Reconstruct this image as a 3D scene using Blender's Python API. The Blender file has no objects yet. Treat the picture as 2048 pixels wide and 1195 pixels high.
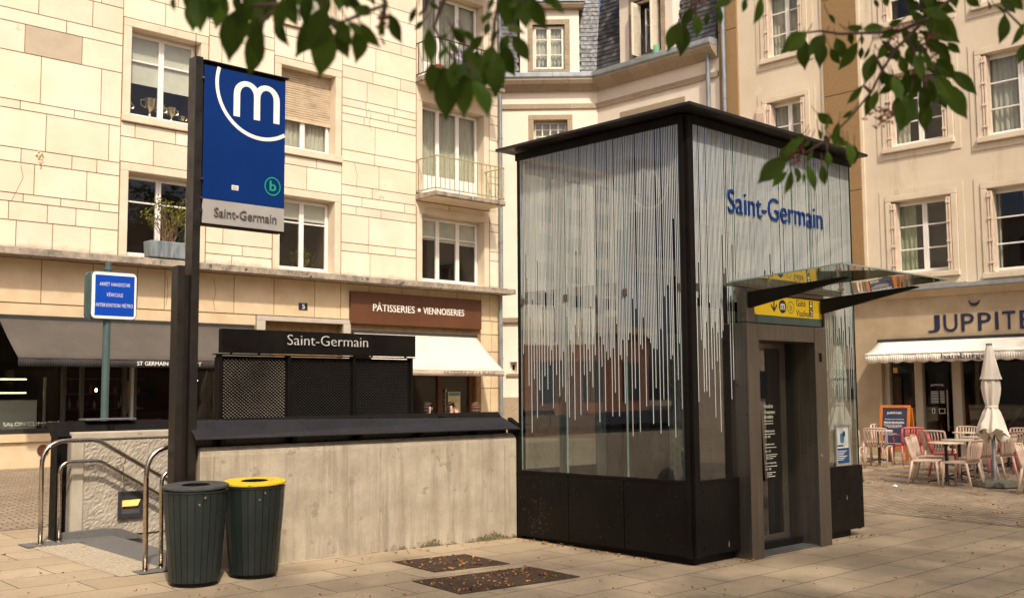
import bpy, bmesh, math, random
from mathutils import Vector, Matrix, noise as mnoise

scene = bpy.context.scene
COL = scene.collection
rnd = random.Random(7)
R_ = math.radians

# ------------------------------------------------------------------ camera, sky, sun, exposure
CR = Vector((0.723509, -0.690279, -0.007006))
CU = Vector((-0.055422, -0.0682, 0.996131))
CF = Vector((0.688087, 0.720321, 0.0876))
CAM = Vector((0, 0, 1.62))
FPX = 2135.734
cam_data = bpy.data.cameras.new('camera')
cam = bpy.data.objects.new('camera', cam_data)
COL.objects.link(cam)
m3 = Matrix((CR, CU, -CF)).transposed()
cam.matrix_world = Matrix.Translation(CAM) @ m3.to_4x4()
cam_data.sensor_width = 36
cam_data.lens = 37.542
cam_data.clip_end = 600
cam_data.dof.use_dof = True
cam_data.dof.focus_distance = 11.2
cam_data.dof.aperture_fstop = 3.1
cam_data.dof.aperture_blades = 9
scene.camera = cam

SUN_EL = R_(49.5)
SUN_ROT = R_(207.7)
world = bpy.data.worlds.new('World')
scene.world = world
world.use_nodes = True
_n = world.node_tree.nodes
_sky = _n.new('ShaderNodeTexSky')
_sky.sky_type = 'NISHITA'
_sky.sun_disc = False
_sky.sun_elevation = SUN_EL
_sky.sun_rotation = SUN_ROT
_sky.dust_density = 5.0
_sky.air_density = 0.5
_sky.ozone_density = 0.3
world.node_tree.links.new(_sky.outputs[0], _n['Background'].inputs[0])
_n['Background'].inputs[1].default_value = 0.145
sun_data = bpy.data.lights.new('sun', 'SUN')
sun_data.energy = 3.4
sun_data.angle = R_(2.0)
sun_data.color = (1.0, 0.895, 0.75)
sun = bpy.data.objects.new('sun', sun_data)
COL.objects.link(sun)
sun.location = (-10, -20, 30)
sun.rotation_euler = Vector((0.41, 0.78, -1.03)).to_track_quat('-Z', 'Y').to_euler()

scene.view_settings.view_transform = 'Standard'
scene.view_settings.look = 'None'
scene.view_settings.exposure = 0.32
scene.view_settings.gamma = 1.0
scene.render.engine = 'CYCLES'
scene.cycles.use_denoising = True
scene.cycles.max_bounces = 10
scene.cycles.diffuse_bounces = 4
scene.cycles.glossy_bounces = 4
scene.cycles.transparent_max_bounces = 24
scene.cycles.sample_clamp_indirect = 6


def ground_z(y):
    return 0.021 * (min(max(y, -12.0), 34.0) - 6.136)


def ray(px, py):
    return CR * ((px - 1024) / FPX) - CU * ((py - 597.5) / FPX) + CF


def at_depth(px, py, d):
    return CAM + ray(px, py) * d


# ------------------------------------------------------------------ materials
def pmat(name, c1, c2=None, scale=5.0, detail=6.0, rough=0.7, rvar=0.0, metal=0.0, bump=0.0, bscale=60.0,
         stretch=(1, 1, 1), attr=False, spots=None, spec=0.5, lo=0.35, hi=0.65, bdist=0.01, streak=None, coat=0.0):
    m = bpy.data.materials.new(name)
    m.use_nodes = True
    nt = m.node_tree
    N, L = nt.nodes, nt.links
    b = N['Principled BSDF']
    tc = N.new('ShaderNodeTexCoord')
    mp = N.new('ShaderNodeMapping')
    mp.inputs['Scale'].default_value = stretch
    L.new(tc.outputs['Object'], mp.inputs[0])
    col = None

    def noise(sc, det=6.0, vec=mp.outputs[0], ro=0.6):
        n = N.new('ShaderNodeTexNoise')
        n.inputs['Scale'].default_value = sc
        n.inputs['Detail'].default_value = det
        n.inputs['Roughness'].default_value = ro
        L.new(vec, n.inputs['Vector'])
        return n

    def ramp(fac, a, bb, ca, cb):
        r = N.new('ShaderNodeValToRGB')
        r.color_ramp.elements[0].position = a
        r.color_ramp.elements[1].position = bb
        r.color_ramp.elements[0].color = (*ca, 1)
        r.color_ramp.elements[1].color = (*cb, 1)
        L.new(fac, r.inputs[0])
        return r.outputs[0]

    def mix(fac, a, bb, mode='MIX'):
        x = N.new('ShaderNodeMix')
        x.data_type = 'RGBA'
        x.blend_type = mode
        if isinstance(fac, float):
            x.inputs[0].default_value = fac
        else:
            L.new(fac, x.inputs[0])
        for i, v in ((6, a), (7, bb)):
            if isinstance(v, tuple):
                x.inputs[i].default_value = (*v, 1)
            else:
                L.new(v, x.inputs[i])
        return x.outputs[2]

    if c2 is not None:
        n1 = noise(scale, detail)
        col = ramp(n1.outputs['Fac'], lo, hi, c1, c2)
    if spots:
        for (sc, ssc, thr) in spots:
            n2 = noise(ssc, 4.0, tc.outputs['Object'], 0.65)
            f = ramp(n2.outputs['Fac'], thr, thr + 0.06, (0, 0, 0), (1, 1, 1))
            col = mix(f, col if col is not None else c1, sc)
    if streak:
        sc, st, thr = streak
        mp2 = N.new('ShaderNodeMapping')
        mp2.inputs['Scale'].default_value = st
        L.new(tc.outputs['Object'], mp2.inputs[0])
        n3 = noise(1.0, 8.0, mp2.outputs[0], 0.7)
        f = ramp(n3.outputs['Fac'], thr, thr + 0.22, (0, 0, 0), (1, 1, 1))
        col = mix(f, col if col is not None else c1, sc)
    if attr:
        a = N.new('ShaderNodeVertexColor')
        a.layer_name = 'tint'
        col = mix(1.0, col if col is not None else c1, a.outputs['Color'], 'MULTIPLY')
    if col is not None:
        L.new(col, b.inputs['Base Color'])
    else:
        b.inputs['Base Color'].default_value = (*c1, 1)
    b.inputs['Roughness'].default_value = rough
    b.inputs['Metallic'].default_value = metal
    b.inputs['Specular IOR Level'].default_value = spec
    b.inputs['Coat Weight'].default_value = coat
    if rvar:
        n4 = noise(scale * 2.3 + 3, 6.0, tc.outputs['Object'])
        mr = N.new('ShaderNodeMapRange')
        mr.inputs['From Min'].default_value = 0.3
        mr.inputs['From Max'].default_value = 0.7
        mr.inputs['To Min'].default_value = max(0.02, rough - rvar)
        mr.inputs['To Max'].default_value = min(1, rough + rvar)
        L.new(n4.outputs['Fac'], mr.inputs[0])
        L.new(mr.outputs[0], b.inputs['Roughness'])
    if bump:
        n5 = noise(bscale, 8.0, tc.outputs['Object'])
        bp = N.new('ShaderNodeBump')
        bp.inputs['Strength'].default_value = bump
        bp.inputs['Distance'].default_value = bdist
        L.new(n5.outputs['Fac'], bp.inputs['Height'])
        L.new(bp.outputs[0], b.inputs['Normal'])
    return m


def glassmat(name, tint=(0.8, 0.85, 0.82), gain=1.0, base=0.02, rough=0.01):
    m = bpy.data.materials.new(name)
    m.use_nodes = True
    nt = m.node_tree
    N, L = nt.nodes, nt.links
    N.remove(N['Principled BSDF'])
    fr = N.new('ShaderNodeFresnel')
    fr.inputs[0].default_value = 1.52
    mu = N.new('ShaderNodeMath')
    mu.operation = 'MULTIPLY_ADD'
    mu.use_clamp = True
    mu.inputs[1].default_value = gain
    mu.inputs[2].default_value = base
    L.new(fr.outputs[0], mu.inputs[0])
    tr = N.new('ShaderNodeBsdfTransparent')
    tr.inputs[0].default_value = (*tint, 1)
    gl = N.new('ShaderNodeBsdfGlossy')
    gl.inputs['Roughness'].default_value = rough
    tc = N.new('ShaderNodeTexCoord')
    nz = N.new('ShaderNodeTexNoise')
    nz.inputs['Scale'].default_value = 0.9
    nz.inputs['Detail'].default_value = 1.0
    L.new(tc.outputs['Object'], nz.inputs['Vector'])
    bp = N.new('ShaderNodeBump')
    bp.inputs['Strength'].default_value = 0.05
    bp.inputs['Distance'].default_value = 0.02
    L.new(nz.outputs['Fac'], bp.inputs['Height'])
    L.new(bp.outputs[0], gl.inputs['Normal'])
    ge = N.new('ShaderNodeNewGeometry')
    sb_ = N.new('ShaderNodeMath')
    sb_.operation = 'SUBTRACT'
    sb_.inputs[0].default_value = 1.0
    L.new(ge.outputs['Backfacing'], sb_.inputs[1])
    m2 = N.new('ShaderNodeMath')
    m2.operation = 'MULTIPLY'
    L.new(mu.outputs[0], m2.inputs[0])
    L.new(sb_.outputs[0], m2.inputs[1])
    mx = N.new('ShaderNodeMixShader')
    L.new(m2.outputs[0], mx.inputs[0])
    L.new(tr.outputs[0], mx.inputs[1])
    L.new(gl.outputs[0], mx.inputs[2])
    L.new(mx.outputs[0], N['Material Output'].inputs[0])
    return m


def emat(name, col, strength):
    m = bpy.data.materials.new(name)
    m.use_nodes = True
    b = m.node_tree.nodes['Principled BSDF']
    b.inputs['Base Color'].default_value = (*col, 1)
    b.inputs['Emission Color'].default_value = (*col, 1)
    b.inputs['Emission Strength'].default_value = strength
    return m


def pavemat(name, cA, cB, mortar, scale, bw, rh, msize, rot=0.0, bump=0.5, dirt=(0.10, 0.08, 0.06), off=0.5):
    m = bpy.data.materials.new(name)
    m.use_nodes = True
    nt = m.node_tree
    N, L = nt.nodes, nt.links
    b = N['Principled BSDF']
    tc = N.new('ShaderNodeTexCoord')
    mp = N.new('ShaderNodeMapping')
    mp.inputs['Rotation'].default_value = (0, 0, rot)
    L.new(tc.outputs['Object'], mp.inputs[0])
    nd = N.new('ShaderNodeTexNoise')
    nd.inputs['Scale'].default_value = 1.6
    L.new(tc.outputs['Object'], nd.inputs['Vector'])
    ad = N.new('ShaderNodeVectorMath')
    ad.operation = 'MULTIPLY_ADD'
    ad.inputs[1].default_value = (0.05, 0.05, 0.0) if rh < 0.3 else (0.012, 0.012, 0)
    L.new(nd.outputs['Color'], ad.inputs[0])
    L.new(mp.outputs[0], ad.inputs[2])
    br = N.new('ShaderNodeTexBrick')
    br.offset = off
    br.inputs['Scale'].default_value = scale
    br.inputs['Brick Width'].default_value = bw
    br.inputs['Row Height'].default_value = rh
    br.inputs['Mortar Size'].default_value = msize
    br.inputs['Mortar Smooth'].default_value = 0.2
    br.inputs['Color1'].default_value = (*cA, 1)
    br.inputs['Color2'].default_value = (*cB, 1)
    br.inputs['Mortar'].default_value = (*mortar, 1)
    L.new(ad.outputs[0], br.inputs['Vector'])

    def noise(sc, det=8.0, ro=0.65):
        n = N.new('ShaderNodeTexNoise')
        n.inputs['Scale'].default_value = sc
        n.inputs['Detail'].default_value = det
        n.inputs['Roughness'].default_value = ro
        L.new(tc.outputs['Object'], n.inputs['Vector'])
        return n

    def rmp(src, a, c, ca, cc):
        r = N.new('ShaderNodeValToRGB')
        r.color_ramp.elements[0].position = a
        r.color_ramp.elements[1].position = c
        r.color_ramp.elements[0].color = (*ca, 1)
        r.color_ramp.elements[1].color = (*cc, 1)
        L.new(src, r.inputs[0])
        return r.outputs[0]

    def mix(f, a, c, mode='MIX'):
        x = N.new('ShaderNodeMix')
        x.data_type = 'RGBA'
        x.blend_type = mode
        if isinstance(f, float):
            x.inputs[0].default_value = f
        else:
            L.new(f, x.inputs[0])
        for i, v in ((6, a), (7, c)):
            if isinstance(v, tuple):
                x.inputs[i].default_value = (*v, 1)
            else:
                L.new(v, x.inputs[i])
        return x.outputs[2]
    col = mix(0.75, br.outputs['Color'], rmp(noise(0.55).outputs['Fac'], 0.3, 0.72, (0.62, 0.60, 0.57), (1.12, 1.1, 1.06)), 'MULTIPLY')
    col = mix(0.8, col, rmp(noise(130, 3.0).outputs['Fac'], 0.3, 0.7, (0.72, 0.71, 0.70), (1.15, 1.14, 1.12)), 'MULTIPLY')
    col = mix(rmp(noise(3.1).outputs['Fac'], 0.60, 0.78, (0, 0, 0), (0.55, 0.55, 0.55)), col, dirt)
    col = mix(rmp(noise(24, 2.0).outputs['Fac'], 0.72, 0.76, (0, 0, 0), (0.5, 0.5, 0.5)), col, dirt)
    for (vs_, rad_, colr) in ((5.5, .085, (0.07, 0.055, 0.042)), (4.3, .06, (0.5, 0.43, 0.33)), (11.0, .07, (0.10, 0.075, 0.05))):
        vo = N.new('ShaderNodeTexVoronoi')
        vo.inputs['Scale'].default_value = vs_
        vo.inputs['Randomness'].default_value = 1.0
        L.new(tc.outputs['Object'], vo.inputs['Vector'])
        vm = N.new('ShaderNodeMath')
        vm.operation = 'LESS_THAN'
        L.new(vo.outputs['Distance'], vm.inputs[0])
        sr = N.new('ShaderNodeSeparateColor')
        L.new(vo.outputs['Color'], sr.inputs[0])
        vr = N.new('ShaderNodeMath')
        vr.operation = 'MULTIPLY_ADD'
        vr.inputs[1].default_value = 1.6 * rad_
        vr.inputs[2].default_value = -.75 * rad_
        L.new(sr.outputs[0], vr.inputs[0])
        L.new(vr.outputs[0], vm.inputs[1])
        v2 = N.new('ShaderNodeMath')
        v2.operation = 'MULTIPLY'
        v2.inputs[1].default_value = .55
        L.new(vm.outputs[0], v2.inputs[0])
        col = mix(v2.outputs[0], col, colr)
    L.new(col, b.inputs['Base Color'])
    b.inputs['Roughness'].default_value = 0.72
    b.inputs['Specular IOR Level'].default_value = 0.4
    mm = N.new('ShaderNodeMath')
    mm.operation = 'MULTIPLY_ADD'
    mm.inputs[1].default_value = -1.0
    L.new(br.outputs['Fac'], mm.inputs[0])
    ng = noise(90, 6.0)
    mg = N.new('ShaderNodeMath')
    mg.operation = 'MULTIPLY'
    mg.inputs[1].default_value = 0.5
    L.new(ng.outputs['Fac'], mg.inputs[0])
    L.new(mg.outputs[0], mm.inputs[2])
    bp = N.new('ShaderNodeBump')
    bp.inputs['Strength'].default_value = bump
    bp.inputs['Distance'].default_value = 0.008
    L.new(mm.outputs[0], bp.inputs['Height'])
    L.new(bp.outputs[0], b.inputs['Normal'])
    return m


def leafmat(name, c1, c2):
    m = pmat(name, c1, c2, scale=9, rough=0.6, attr=True, spec=0.12)
    nt = m.node_tree
    N, L = nt.nodes, nt.links
    b = N['Principled BSDF']
    tr = N.new('ShaderNodeBsdfTranslucent')
    src = b.inputs['Base Color'].links[0].from_socket
    hs = N.new('ShaderNodeMix')
    hs.data_type = 'RGBA'
    hs.blend_type = 'MULTIPLY'
    hs.inputs[0].default_value = 1.0
    hs.inputs[7].default_value = (1.5, 1.6, 0.45, 1)
    L.new(src, hs.inputs[6])
    L.new(hs.outputs[2], tr.inputs[0])
    mx = N.new('ShaderNodeMixShader')
    mx.inputs[0].default_value = 0.3
    L.new(b.outputs[0], mx.inputs[1])
    L.new(tr.outputs[0], mx.inputs[2])
    L.new(mx.outputs[0], N['Material Output'].inputs[0])
    return m


M = {}
M['stone'] = pmat('ashlar_stone', (0.66, 0.565, 0.42), (0.73, 0.64, 0.495), scale=1.3, rough=0.85, bump=0.3, bscale=70, attr=True, streak=((0.56, 0.455, 0.31), (1.5, 1.5, .22), 0.60),
                  spots=[((0.56, 0.44, 0.28), 2.6, 0.66)])
M['joint'] = pmat('ochre_mortar', (0.20, 0.12, 0.05), (0.28, 0.175, 0.08), scale=6, rough=0.95)
M['trim'] = pmat('smooth_stone_trim', (0.60, 0.49, 0.35), (0.67, 0.57, 0.43), scale=2.2, rough=0.85, bump=0.2, bscale=60,
                 streak=((0.40, 0.30, 0.19), (6, 6, 1.1), 0.60))
M['ledge'] = pmat('weathered_ledge', (0.17, 0.145, 0.115), (0.40, 0.33, 0.25), scale=5, rough=0.95, bump=0.6, bscale=50,
                  spots=[((0.06, 0.055, 0.045), 7, 0.60), ((0.5, 0.45, 0.38), 11, 0.68)])
M['slab'] = pmat('ground_floor_slab', (0.58, 0.44, 0.265), (0.66, 0.525, 0.34), scale=2.4, rough=0.85, bump=0.25, bscale=80, attr=True,
                 spots=[((0.44, 0.33, 0.2), 16, 0.69)])
M['cream'] = pmat('cream_render', (0.72, 0.62, 0.50), (0.78, 0.68, 0.56), scale=1.1, rough=0.9, bump=0.25, bscale=90)
M['granite'] = pmat('granite_trim', (0.24, 0.18, 0.115), (0.42, 0.33, 0.22), scale=42, detail=3, rough=0.85, bump=0.3, bscale=120, attr=True)
M['tan'] = pmat('sand_render', (0.61, 0.505, 0.365), (0.68, 0.575, 0.425), scale=0.9, rough=0.9, bump=0.35, bscale=45,
                streak=((0.44, 0.325, 0.195), (2.2, 2.2, 0.25), 0.56), spots=[((0.70, 0.60, 0.45), 1.1, .62)])
M['pilaster'] = pmat('ochre_roughcast', (0.20, 0.115, 0.042), (0.36, 0.23, 0.105), scale=55, detail=4, rough=0.95, bump=0.8, bscale=70, lo=0.3, hi=0.7)
M['shopstone'] = pmat('shop_limestone', (0.36, 0.27, 0.165), (0.45, 0.35, 0.225), scale=1.6, rough=0.9, bump=0.3, bscale=60,
                      spots=[((0.2, 0.16, 0.12), 9, 0.70)])
M['pvc'] = pmat('white_window_paint', (0.74, 0.70, 0.63), (0.80, 0.77, 0.71), scale=3, rough=0.4)
M['oldpaint'] = pmat('cream_window_paint', (0.68, 0.60, 0.46), (0.78, 0.71, 0.58), scale=9, rough=0.55)
M['greenpaint'] = pmat('pale_green_paint', (0.50, 0.50, 0.38), (0.60, 0.60, 0.46), scale=9, rough=0.5)
M['shutter'] = pmat('pinkish_shutter_paint', (0.62, 0.48, 0.36), (0.70, 0.57, 0.45), scale=7, rough=0.6)
M['roller'] = pmat('dirty_roller_slats', (0.58, 0.46, 0.31), (0.36, 0.27, 0.17), scale=3, rough=0.7, stretch=(1, 1, 3), lo=0.45, hi=0.75)
M['pane'] = glassmat('window_pane', (0.90, 0.91, 0.88), 0.95, 0.02)
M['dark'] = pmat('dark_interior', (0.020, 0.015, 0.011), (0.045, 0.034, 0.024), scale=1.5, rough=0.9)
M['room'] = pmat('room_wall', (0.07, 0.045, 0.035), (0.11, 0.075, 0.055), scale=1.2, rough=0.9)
M['blind'] = pmat('fabric_blind', (0.60, 0.59, 0.53), (0.68, 0.66, 0.60), scale=4, rough=0.9)
M['curtain'] = pmat('net_curtain', (0.40, 0.39, 0.34), (0.58, 0.56, 0.48), scale=10, rough=0.95, stretch=(9, 9, 0.3))
M['greencurtain'] = pmat('green_curtain', (0.26, 0.30, 0.2), (0.40, 0.44, 0.31), scale=10, rough=0.95, stretch=(9, 9, 0.3))
M['slate'] = pmat('roof_slate', (0.035, 0.035, 0.04), (0.10, 0.098, 0.10), scale=3, rough=0.5, attr=True, rvar=0.15)
M['zinc'] = pmat('grey_zinc', (0.24, 0.27, 0.28), (0.36, 0.39, 0.40), scale=4, rough=0.5, metal=0.3, rvar=0.1)
M['pipe'] = pmat('zinc_pipe', (0.17, 0.19, 0.20), (0.28, 0.30, 0.31), scale=6, rough=0.5, metal=0.35, stretch=(1, 1, 0.4))
M['rail'] = pmat('balcony_railing_paint', (0.22, 0.20, 0.07), (0.40, 0.36, 0.18), scale=14, rough=0.6)
M['darkrail'] = pmat('dark_balcony_railing', (0.03, 0.025, 0.02), None, rough=0.6)
M['black'] = pmat('black_painted_steel', (0.0045, 0.0036, 0.003), (0.0085, 0.0068, 0.0052), scale=2.5, rough=0.5, rvar=0.12, spec=0.16, bump=0.06, bscale=18,
                  spots=[((0.03, 0.024, 0.018), 26, 0.75)])
M['blackpole'] = pmat('charcoal_pole_paint', (0.010, 0.008, 0.0065), (0.018, 0.0145, 0.0115), scale=3, rough=0.38, rvar=0.12,
                      spots=[((0.13, 0.115, 0.09), 12, 0.76)], stretch=(1, 1, 0.3))
M['cap'] = pmat('dark_cap_steel', (0.014, 0.0125, 0.011), (0.022, 0.0195, 0.017), scale=2, rough=0.32, rvar=0.1,
                spots=[((0.10, 0.09, 0.07), 30, 0.74)])
M['steel'] = pmat('bronze_brushed_steel', (0.165, 0.146, 0.125), (0.215, 0.192, 0.165), scale=3, rough=0.34, metal=0.85, rvar=0.08, stretch=(12, 12, 0.4))
M['inox'] = pmat('stainless_tube', (0.44, 0.38, 0.31), (0.55, 0.48, 0.40), scale=5, rough=0.24, metal=1.0, rvar=0.08, stretch=(1, 1, 6))
M['glass'] = glassmat('tower_glass', (0.74, 0.775, 0.77), 1.5, 0.085)
M['canopyglass'] = glassmat('canopy_glass', (0.70, 0.74, 0.66), 1.5, 0.08)
M['glassedge'] = pmat('green_glass_edge', (0.16, 0.23, 0.20), (0.25, 0.33, 0.30), scale=8, rough=0.15)
M['enamel'] = pmat('white_enamel_stripe', (0.50, 0.535, 0.52), (0.55, 0.585, 0.565), scale=4, rough=0.35)
M['concrete'] = pmat('board_marked_concrete', (0.33, 0.28, 0.205), (0.45, 0.385, 0.29), scale=3.4, rough=0.92, bump=0.6, bscale=45,
                     streak=((0.25, 0.208, 0.148), (9, 9, 0.8), 0.47), spots=[((0.085, 0.07, 0.05), 55, 0.70), ((0.27, 0.23, 0.165), 6, 0.60), ((0.12, 0.10, 0.07), 24, 0.74)])
def add_moss(m, z0=0.0, a=0.42, b_=-0.21, slope=0.028, sharp=26.0, colour=(0.075, 0.068, 0.022), amount=1.6):
    nt = m.node_tree
    N, L = nt.nodes, nt.links
    b = N['Principled BSDF']
    src = b.inputs['Base Color'].links[0].from_socket
    tc = N.new('ShaderNodeTexCoord')
    sx = N.new('ShaderNodeSeparateXYZ')
    L.new(tc.outputs['Object'], sx.inputs[0])
    n1 = N.new('ShaderNodeTexNoise')
    n1.inputs['Scale'].default_value = 2.2
    n1.inputs['Detail'].default_value = 8
    n1.inputs['Roughness'].default_value = .75
    L.new(tc.outputs['Object'], n1.inputs['Vector'])
    n2 = N.new('ShaderNodeTexNoise')
    n2.inputs['Scale'].default_value = 55
    n2.inputs['Detail'].default_value = 5
    L.new(tc.outputs['Object'], n2.inputs['Vector'])

    def mth(op, a, bb, c=None, clamp=False):
        x = N.new('ShaderNodeMath')
        x.operation = op
        x.use_clamp = clamp
        for k, v in enumerate((a, bb, c)):
            if v is None:
                continue
            if isinstance(v, (int, float)):
                x.inputs[k].default_value = v
            else:
                L.new(v, x.inputs[k])
        return x.outputs[0]
    # growth height follows the noise, more towards +x (the damp end by the lift)
    hgt = mth('MULTIPLY_ADD', n1.outputs['Fac'], a, b_ + z0)
    hgt = mth('MULTIPLY_ADD', sx.outputs['X'], slope, hgt)
    h2 = mth('MULTIPLY_ADD', n2.outputs['Fac'], 0.10, -0.045)
    f = mth('SUBTRACT', mth('ADD', hgt, h2), sx.outputs['Z'])
    f = mth('MULTIPLY', f, sharp, None, True)
    f = mth('MULTIPLY', f, mth('MULTIPLY_ADD', n2.outputs['Fac'], amount, 0.05, True), None, True)
    x = N.new('ShaderNodeMix')
    x.data_type = 'RGBA'
    L.new(f, x.inputs[0])
    L.new(src, x.inputs[6])
    x.inputs[7].default_value = (*colour, 1)
    L.new(x.outputs[2], b.inputs['Base Color'])


M['moss'] = pmat('green_moss', (0.07, 0.062, 0.02), (0.15, 0.13, 0.06), scale=30, rough=1.0, bump=1.0, bscale=80)
M['roughstone'] = pmat('bush_hammered_stone', (0.33, 0.285, 0.22), (0.41, 0.36, 0.285), scale=5, rough=0.95, bump=0.6, bscale=48, bdist=0.012, spots=[((0.27, 0.23, 0.175), 7, .62)])
M['smoothstone'] = pmat('smooth_granite', (0.10, 0.095, 0.09), (0.15, 0.142, 0.134), scale=60, detail=3, rough=0.6)
M['tactile'] = pmat('tactile_beige_strip', (0.37, 0.31, 0.225), (0.46, 0.39, 0.29), scale=30, rough=0.9, bump=0.8, bscale=60)
M['bin'] = pmat('dark_green_bin', (0.009, 0.015, 0.0135), (0.015, 0.022, 0.020), scale=3, rough=0.42, rvar=0.12,
                spots=[((0.05, 0.055, 0.045), 24, 0.73)])
M['binlid'] = pmat('grey_lid', (0.030, 0.034, 0.034), (0.055, 0.056, 0.052), scale=14, rough=0.7, spots=[((0.08, 0.06, 0.035), 30, 0.62)])
M['yellowlid'] = pmat('yellow_lid', (0.70, 0.43, 0.008), (0.78, 0.50, 0.012), scale=6, rough=0.55, spots=[((0.13, 0.08, 0.02), 34, 0.58)])
M['blue'] = pmat('metro_blue', (0.0012, 0.021, 0.125), (0.0015, 0.024, 0.138), scale=2, rough=0.35, spec=0.3, spots=[((0.05, 0.1, 0.28), 26, 0.76)])
M['signblue'] = pmat('road_sign_blue', (0.002, 0.050, 0.36), (0.003, 0.056, 0.39), scale=2, rough=0.4, spec=.3)
M['white'] = pmat('sign_white', (0.78, 0.75, 0.68), (0.82, 0.79, 0.73), scale=4, rough=0.45)
M['letterblue'] = pmat('letter_blue', (0.002, 0.030, 0.155), None, rough=0.4, spec=.3)
M['green'] = pmat('line_green', (0.01, 0.30, 0.12), None, rough=0.4)
M['silver'] = pmat('silver_panel', (0.36, 0.345, 0.32), (0.42, 0.40, 0.37), scale=3, rough=0.42, metal=0.25)
M['greyletter'] = pmat('grey_letter', (0.14, 0.13, 0.12), None, rough=0.4, metal=0.3)
M['steelletter'] = pmat('steel_letter', (0.62, 0.60, 0.55), None, rough=0.4, metal=0.2)
M['yellow'] = pmat('sign_yellow', (0.85, 0.53, 0.015), (0.88, 0.57, 0.02), scale=2, rough=0.4)
M['navy'] = pmat('navy_paint', (0.010, 0.013, 0.040), (0.013, 0.017, 0.048), scale=3, rough=0.5)
M['postgreen'] = pmat('grey_green_post', (0.050, 0.085, 0.082), (0.068, 0.108, 0.102), scale=5, rough=0.45)
M['brown'] = pmat('brown_fascia', (0.085, 0.030, 0.011), (0.11, 0.040, 0.016), scale=1.5, rough=0.5)
M['cafeawning'] = pmat('taupe_awning', (0.068, 0.056, 0.044), (0.088, 0.073, 0.058), scale=1.6, rough=0.9, bump=0.2, bscale=5)
M['charcoal'] = pmat('charcoal_valance', (0.022, 0.020, 0.019), (0.034, 0.031, 0.029), scale=3, rough=0.9)
M['creamawning'] = pmat('cream_awning', (0.62, 0.53, 0.42), (0.67, 0.58, 0.465), scale=1.4, rough=0.9, bump=0.15, bscale=4)
M['beigevalance'] = pmat('beige_valance', (0.44, 0.355, 0.28), (0.50, 0.41, 0.33), scale=2, rough=0.9)
M['whiteawning'] = pmat('white_awning', (0.74, 0.67, 0.57), (0.80, 0.74, 0.65), scale=2, rough=0.9, bump=0.2, bscale=5)
M['woodred'] = pmat('dark_red_wood', (0.07, 0.022, 0.010), (0.10, 0.035, 0.015), scale=8, rough=0.5, stretch=(1, 1, 0.15))
M['joinery'] = pmat('beige_joinery', (0.43, 0.36, 0.26), (0.49, 0.415, 0.31), scale=3, rough=0.5)
M['gold'] = pmat('gold_lettering', (0.65, 0.42, 0.10), None, rough=0.4)
M['lamp'] = emat('warm_lamp', (1.0, 0.62, 0.22), 22.0)
M['steplamp'] = emat('step_lamp', (1.0, 0.52, 0.14), .62)
M['striplight'] = emat('strip_light', (1.0, 0.93, 0.55), 3.0)
M['display'] = pmat('display_case', (0.70, 0.74, 0.66), (0.76, 0.8, 0.72), scale=4, rough=0.3)
M['rust'] = pmat('rusty_plate', (0.040, 0.022, 0.012), (0.085, 0.046, 0.022), scale=14, rough=0.7, bump=0.9, bscale=110)
M['litter'] = pmat('fallen_blossom', (0.34, 0.14, 0.028), (0.46, 0.25, 0.08), scale=30, rough=0.9, attr=True)
M['beige'] = pmat('beige_plastic', (0.53, 0.385, 0.29), (0.57, 0.42, 0.32), scale=5, rough=0.45)
M['pink'] = pmat('raspberry_plastic', (0.46, 0.085, 0.085), (0.52, 0.11, 0.105), scale=5, rough=0.45)
M['tabletop'] = pmat('ivory_tabletop', (0.62, 0.53, 0.38), (0.68, 0.58, 0.43), scale=6, rough=0.4)
M['blackmetal'] = pmat('black_table_iron', (0.012, 0.011, 0.012), None, rough=0.45)
M['canvas'] = pmat('parasol_canvas', (0.70, 0.635, 0.52), (0.77, 0.70, 0.59), scale=4, rough=0.95, spec=.05)
M['greymetal'] = pmat('grey_metal', (0.15, 0.15, 0.15), (0.2, 0.2, 0.2), scale=6, rough=0.45, metal=0.5)
M['base'] = pmat('mossy_concrete_base', (0.07, 0.065, 0.045), (0.12, 0.11, 0.08), scale=20, rough=0.95, bump=0.5)
M['orange'] = pmat('orange_wood', (0.45, 0.12, 0.012), (0.55, 0.17, 0.022), scale=7, rough=0.45, stretch=(1, 1, 0.2))
M['chalk'] = pmat('navy_chalkboard', (0.020, 0.022, 0.055), (0.03, 0.032, 0.07), scale=5, rough=0.8)
M['paper'] = pmat('white_paper', (0.76, 0.74, 0.70), None, rough=0.8)
M['poster'] = pmat('poster_cream', (0.60, 0.55, 0.35), (0.66, 0.6, 0.42), scale=4, rough=0.7)
M['posterblue'] = pmat('poster_blue', (0.006, 0.06, 0.17), None, rough=0.6)
M['lightblue'] = pmat('poster_light_blue', (0.08, 0.24, 0.46), None, rough=0.6)
M['teal'] = pmat('poster_teal', (0.10, 0.28, 0.30), None, rough=0.6)
M['rustred'] = pmat('rust_red_upholstery', (0.22, 0.05, 0.02), (0.28, 0.07, 0.03), scale=6, rough=.8)
M['brickfront'] = pmat('muted_brick', (0.15, 0.085, 0.06), (0.20, 0.125, 0.09), scale=9, rough=.9)
M['scuff'] = pmat('pale_scuff', (0.10, 0.10, 0.09), (0.26, 0.25, 0.22), scale=40, rough=.8)
M['stud'] = pmat('embossed_black_metal', (0.009, 0.0075, 0.006), (0.015, 0.0125, 0.010), scale=3, rough=.35, metal=.3)
M['stud_lit_through'] = pmat('embossed_metal_lit_through', (0.06, 0.051, 0.04), (0.19, 0.16, 0.125), scale=1.2, rough=.35, metal=.3)  # paler colour paints the light showing through the left panel
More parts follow.
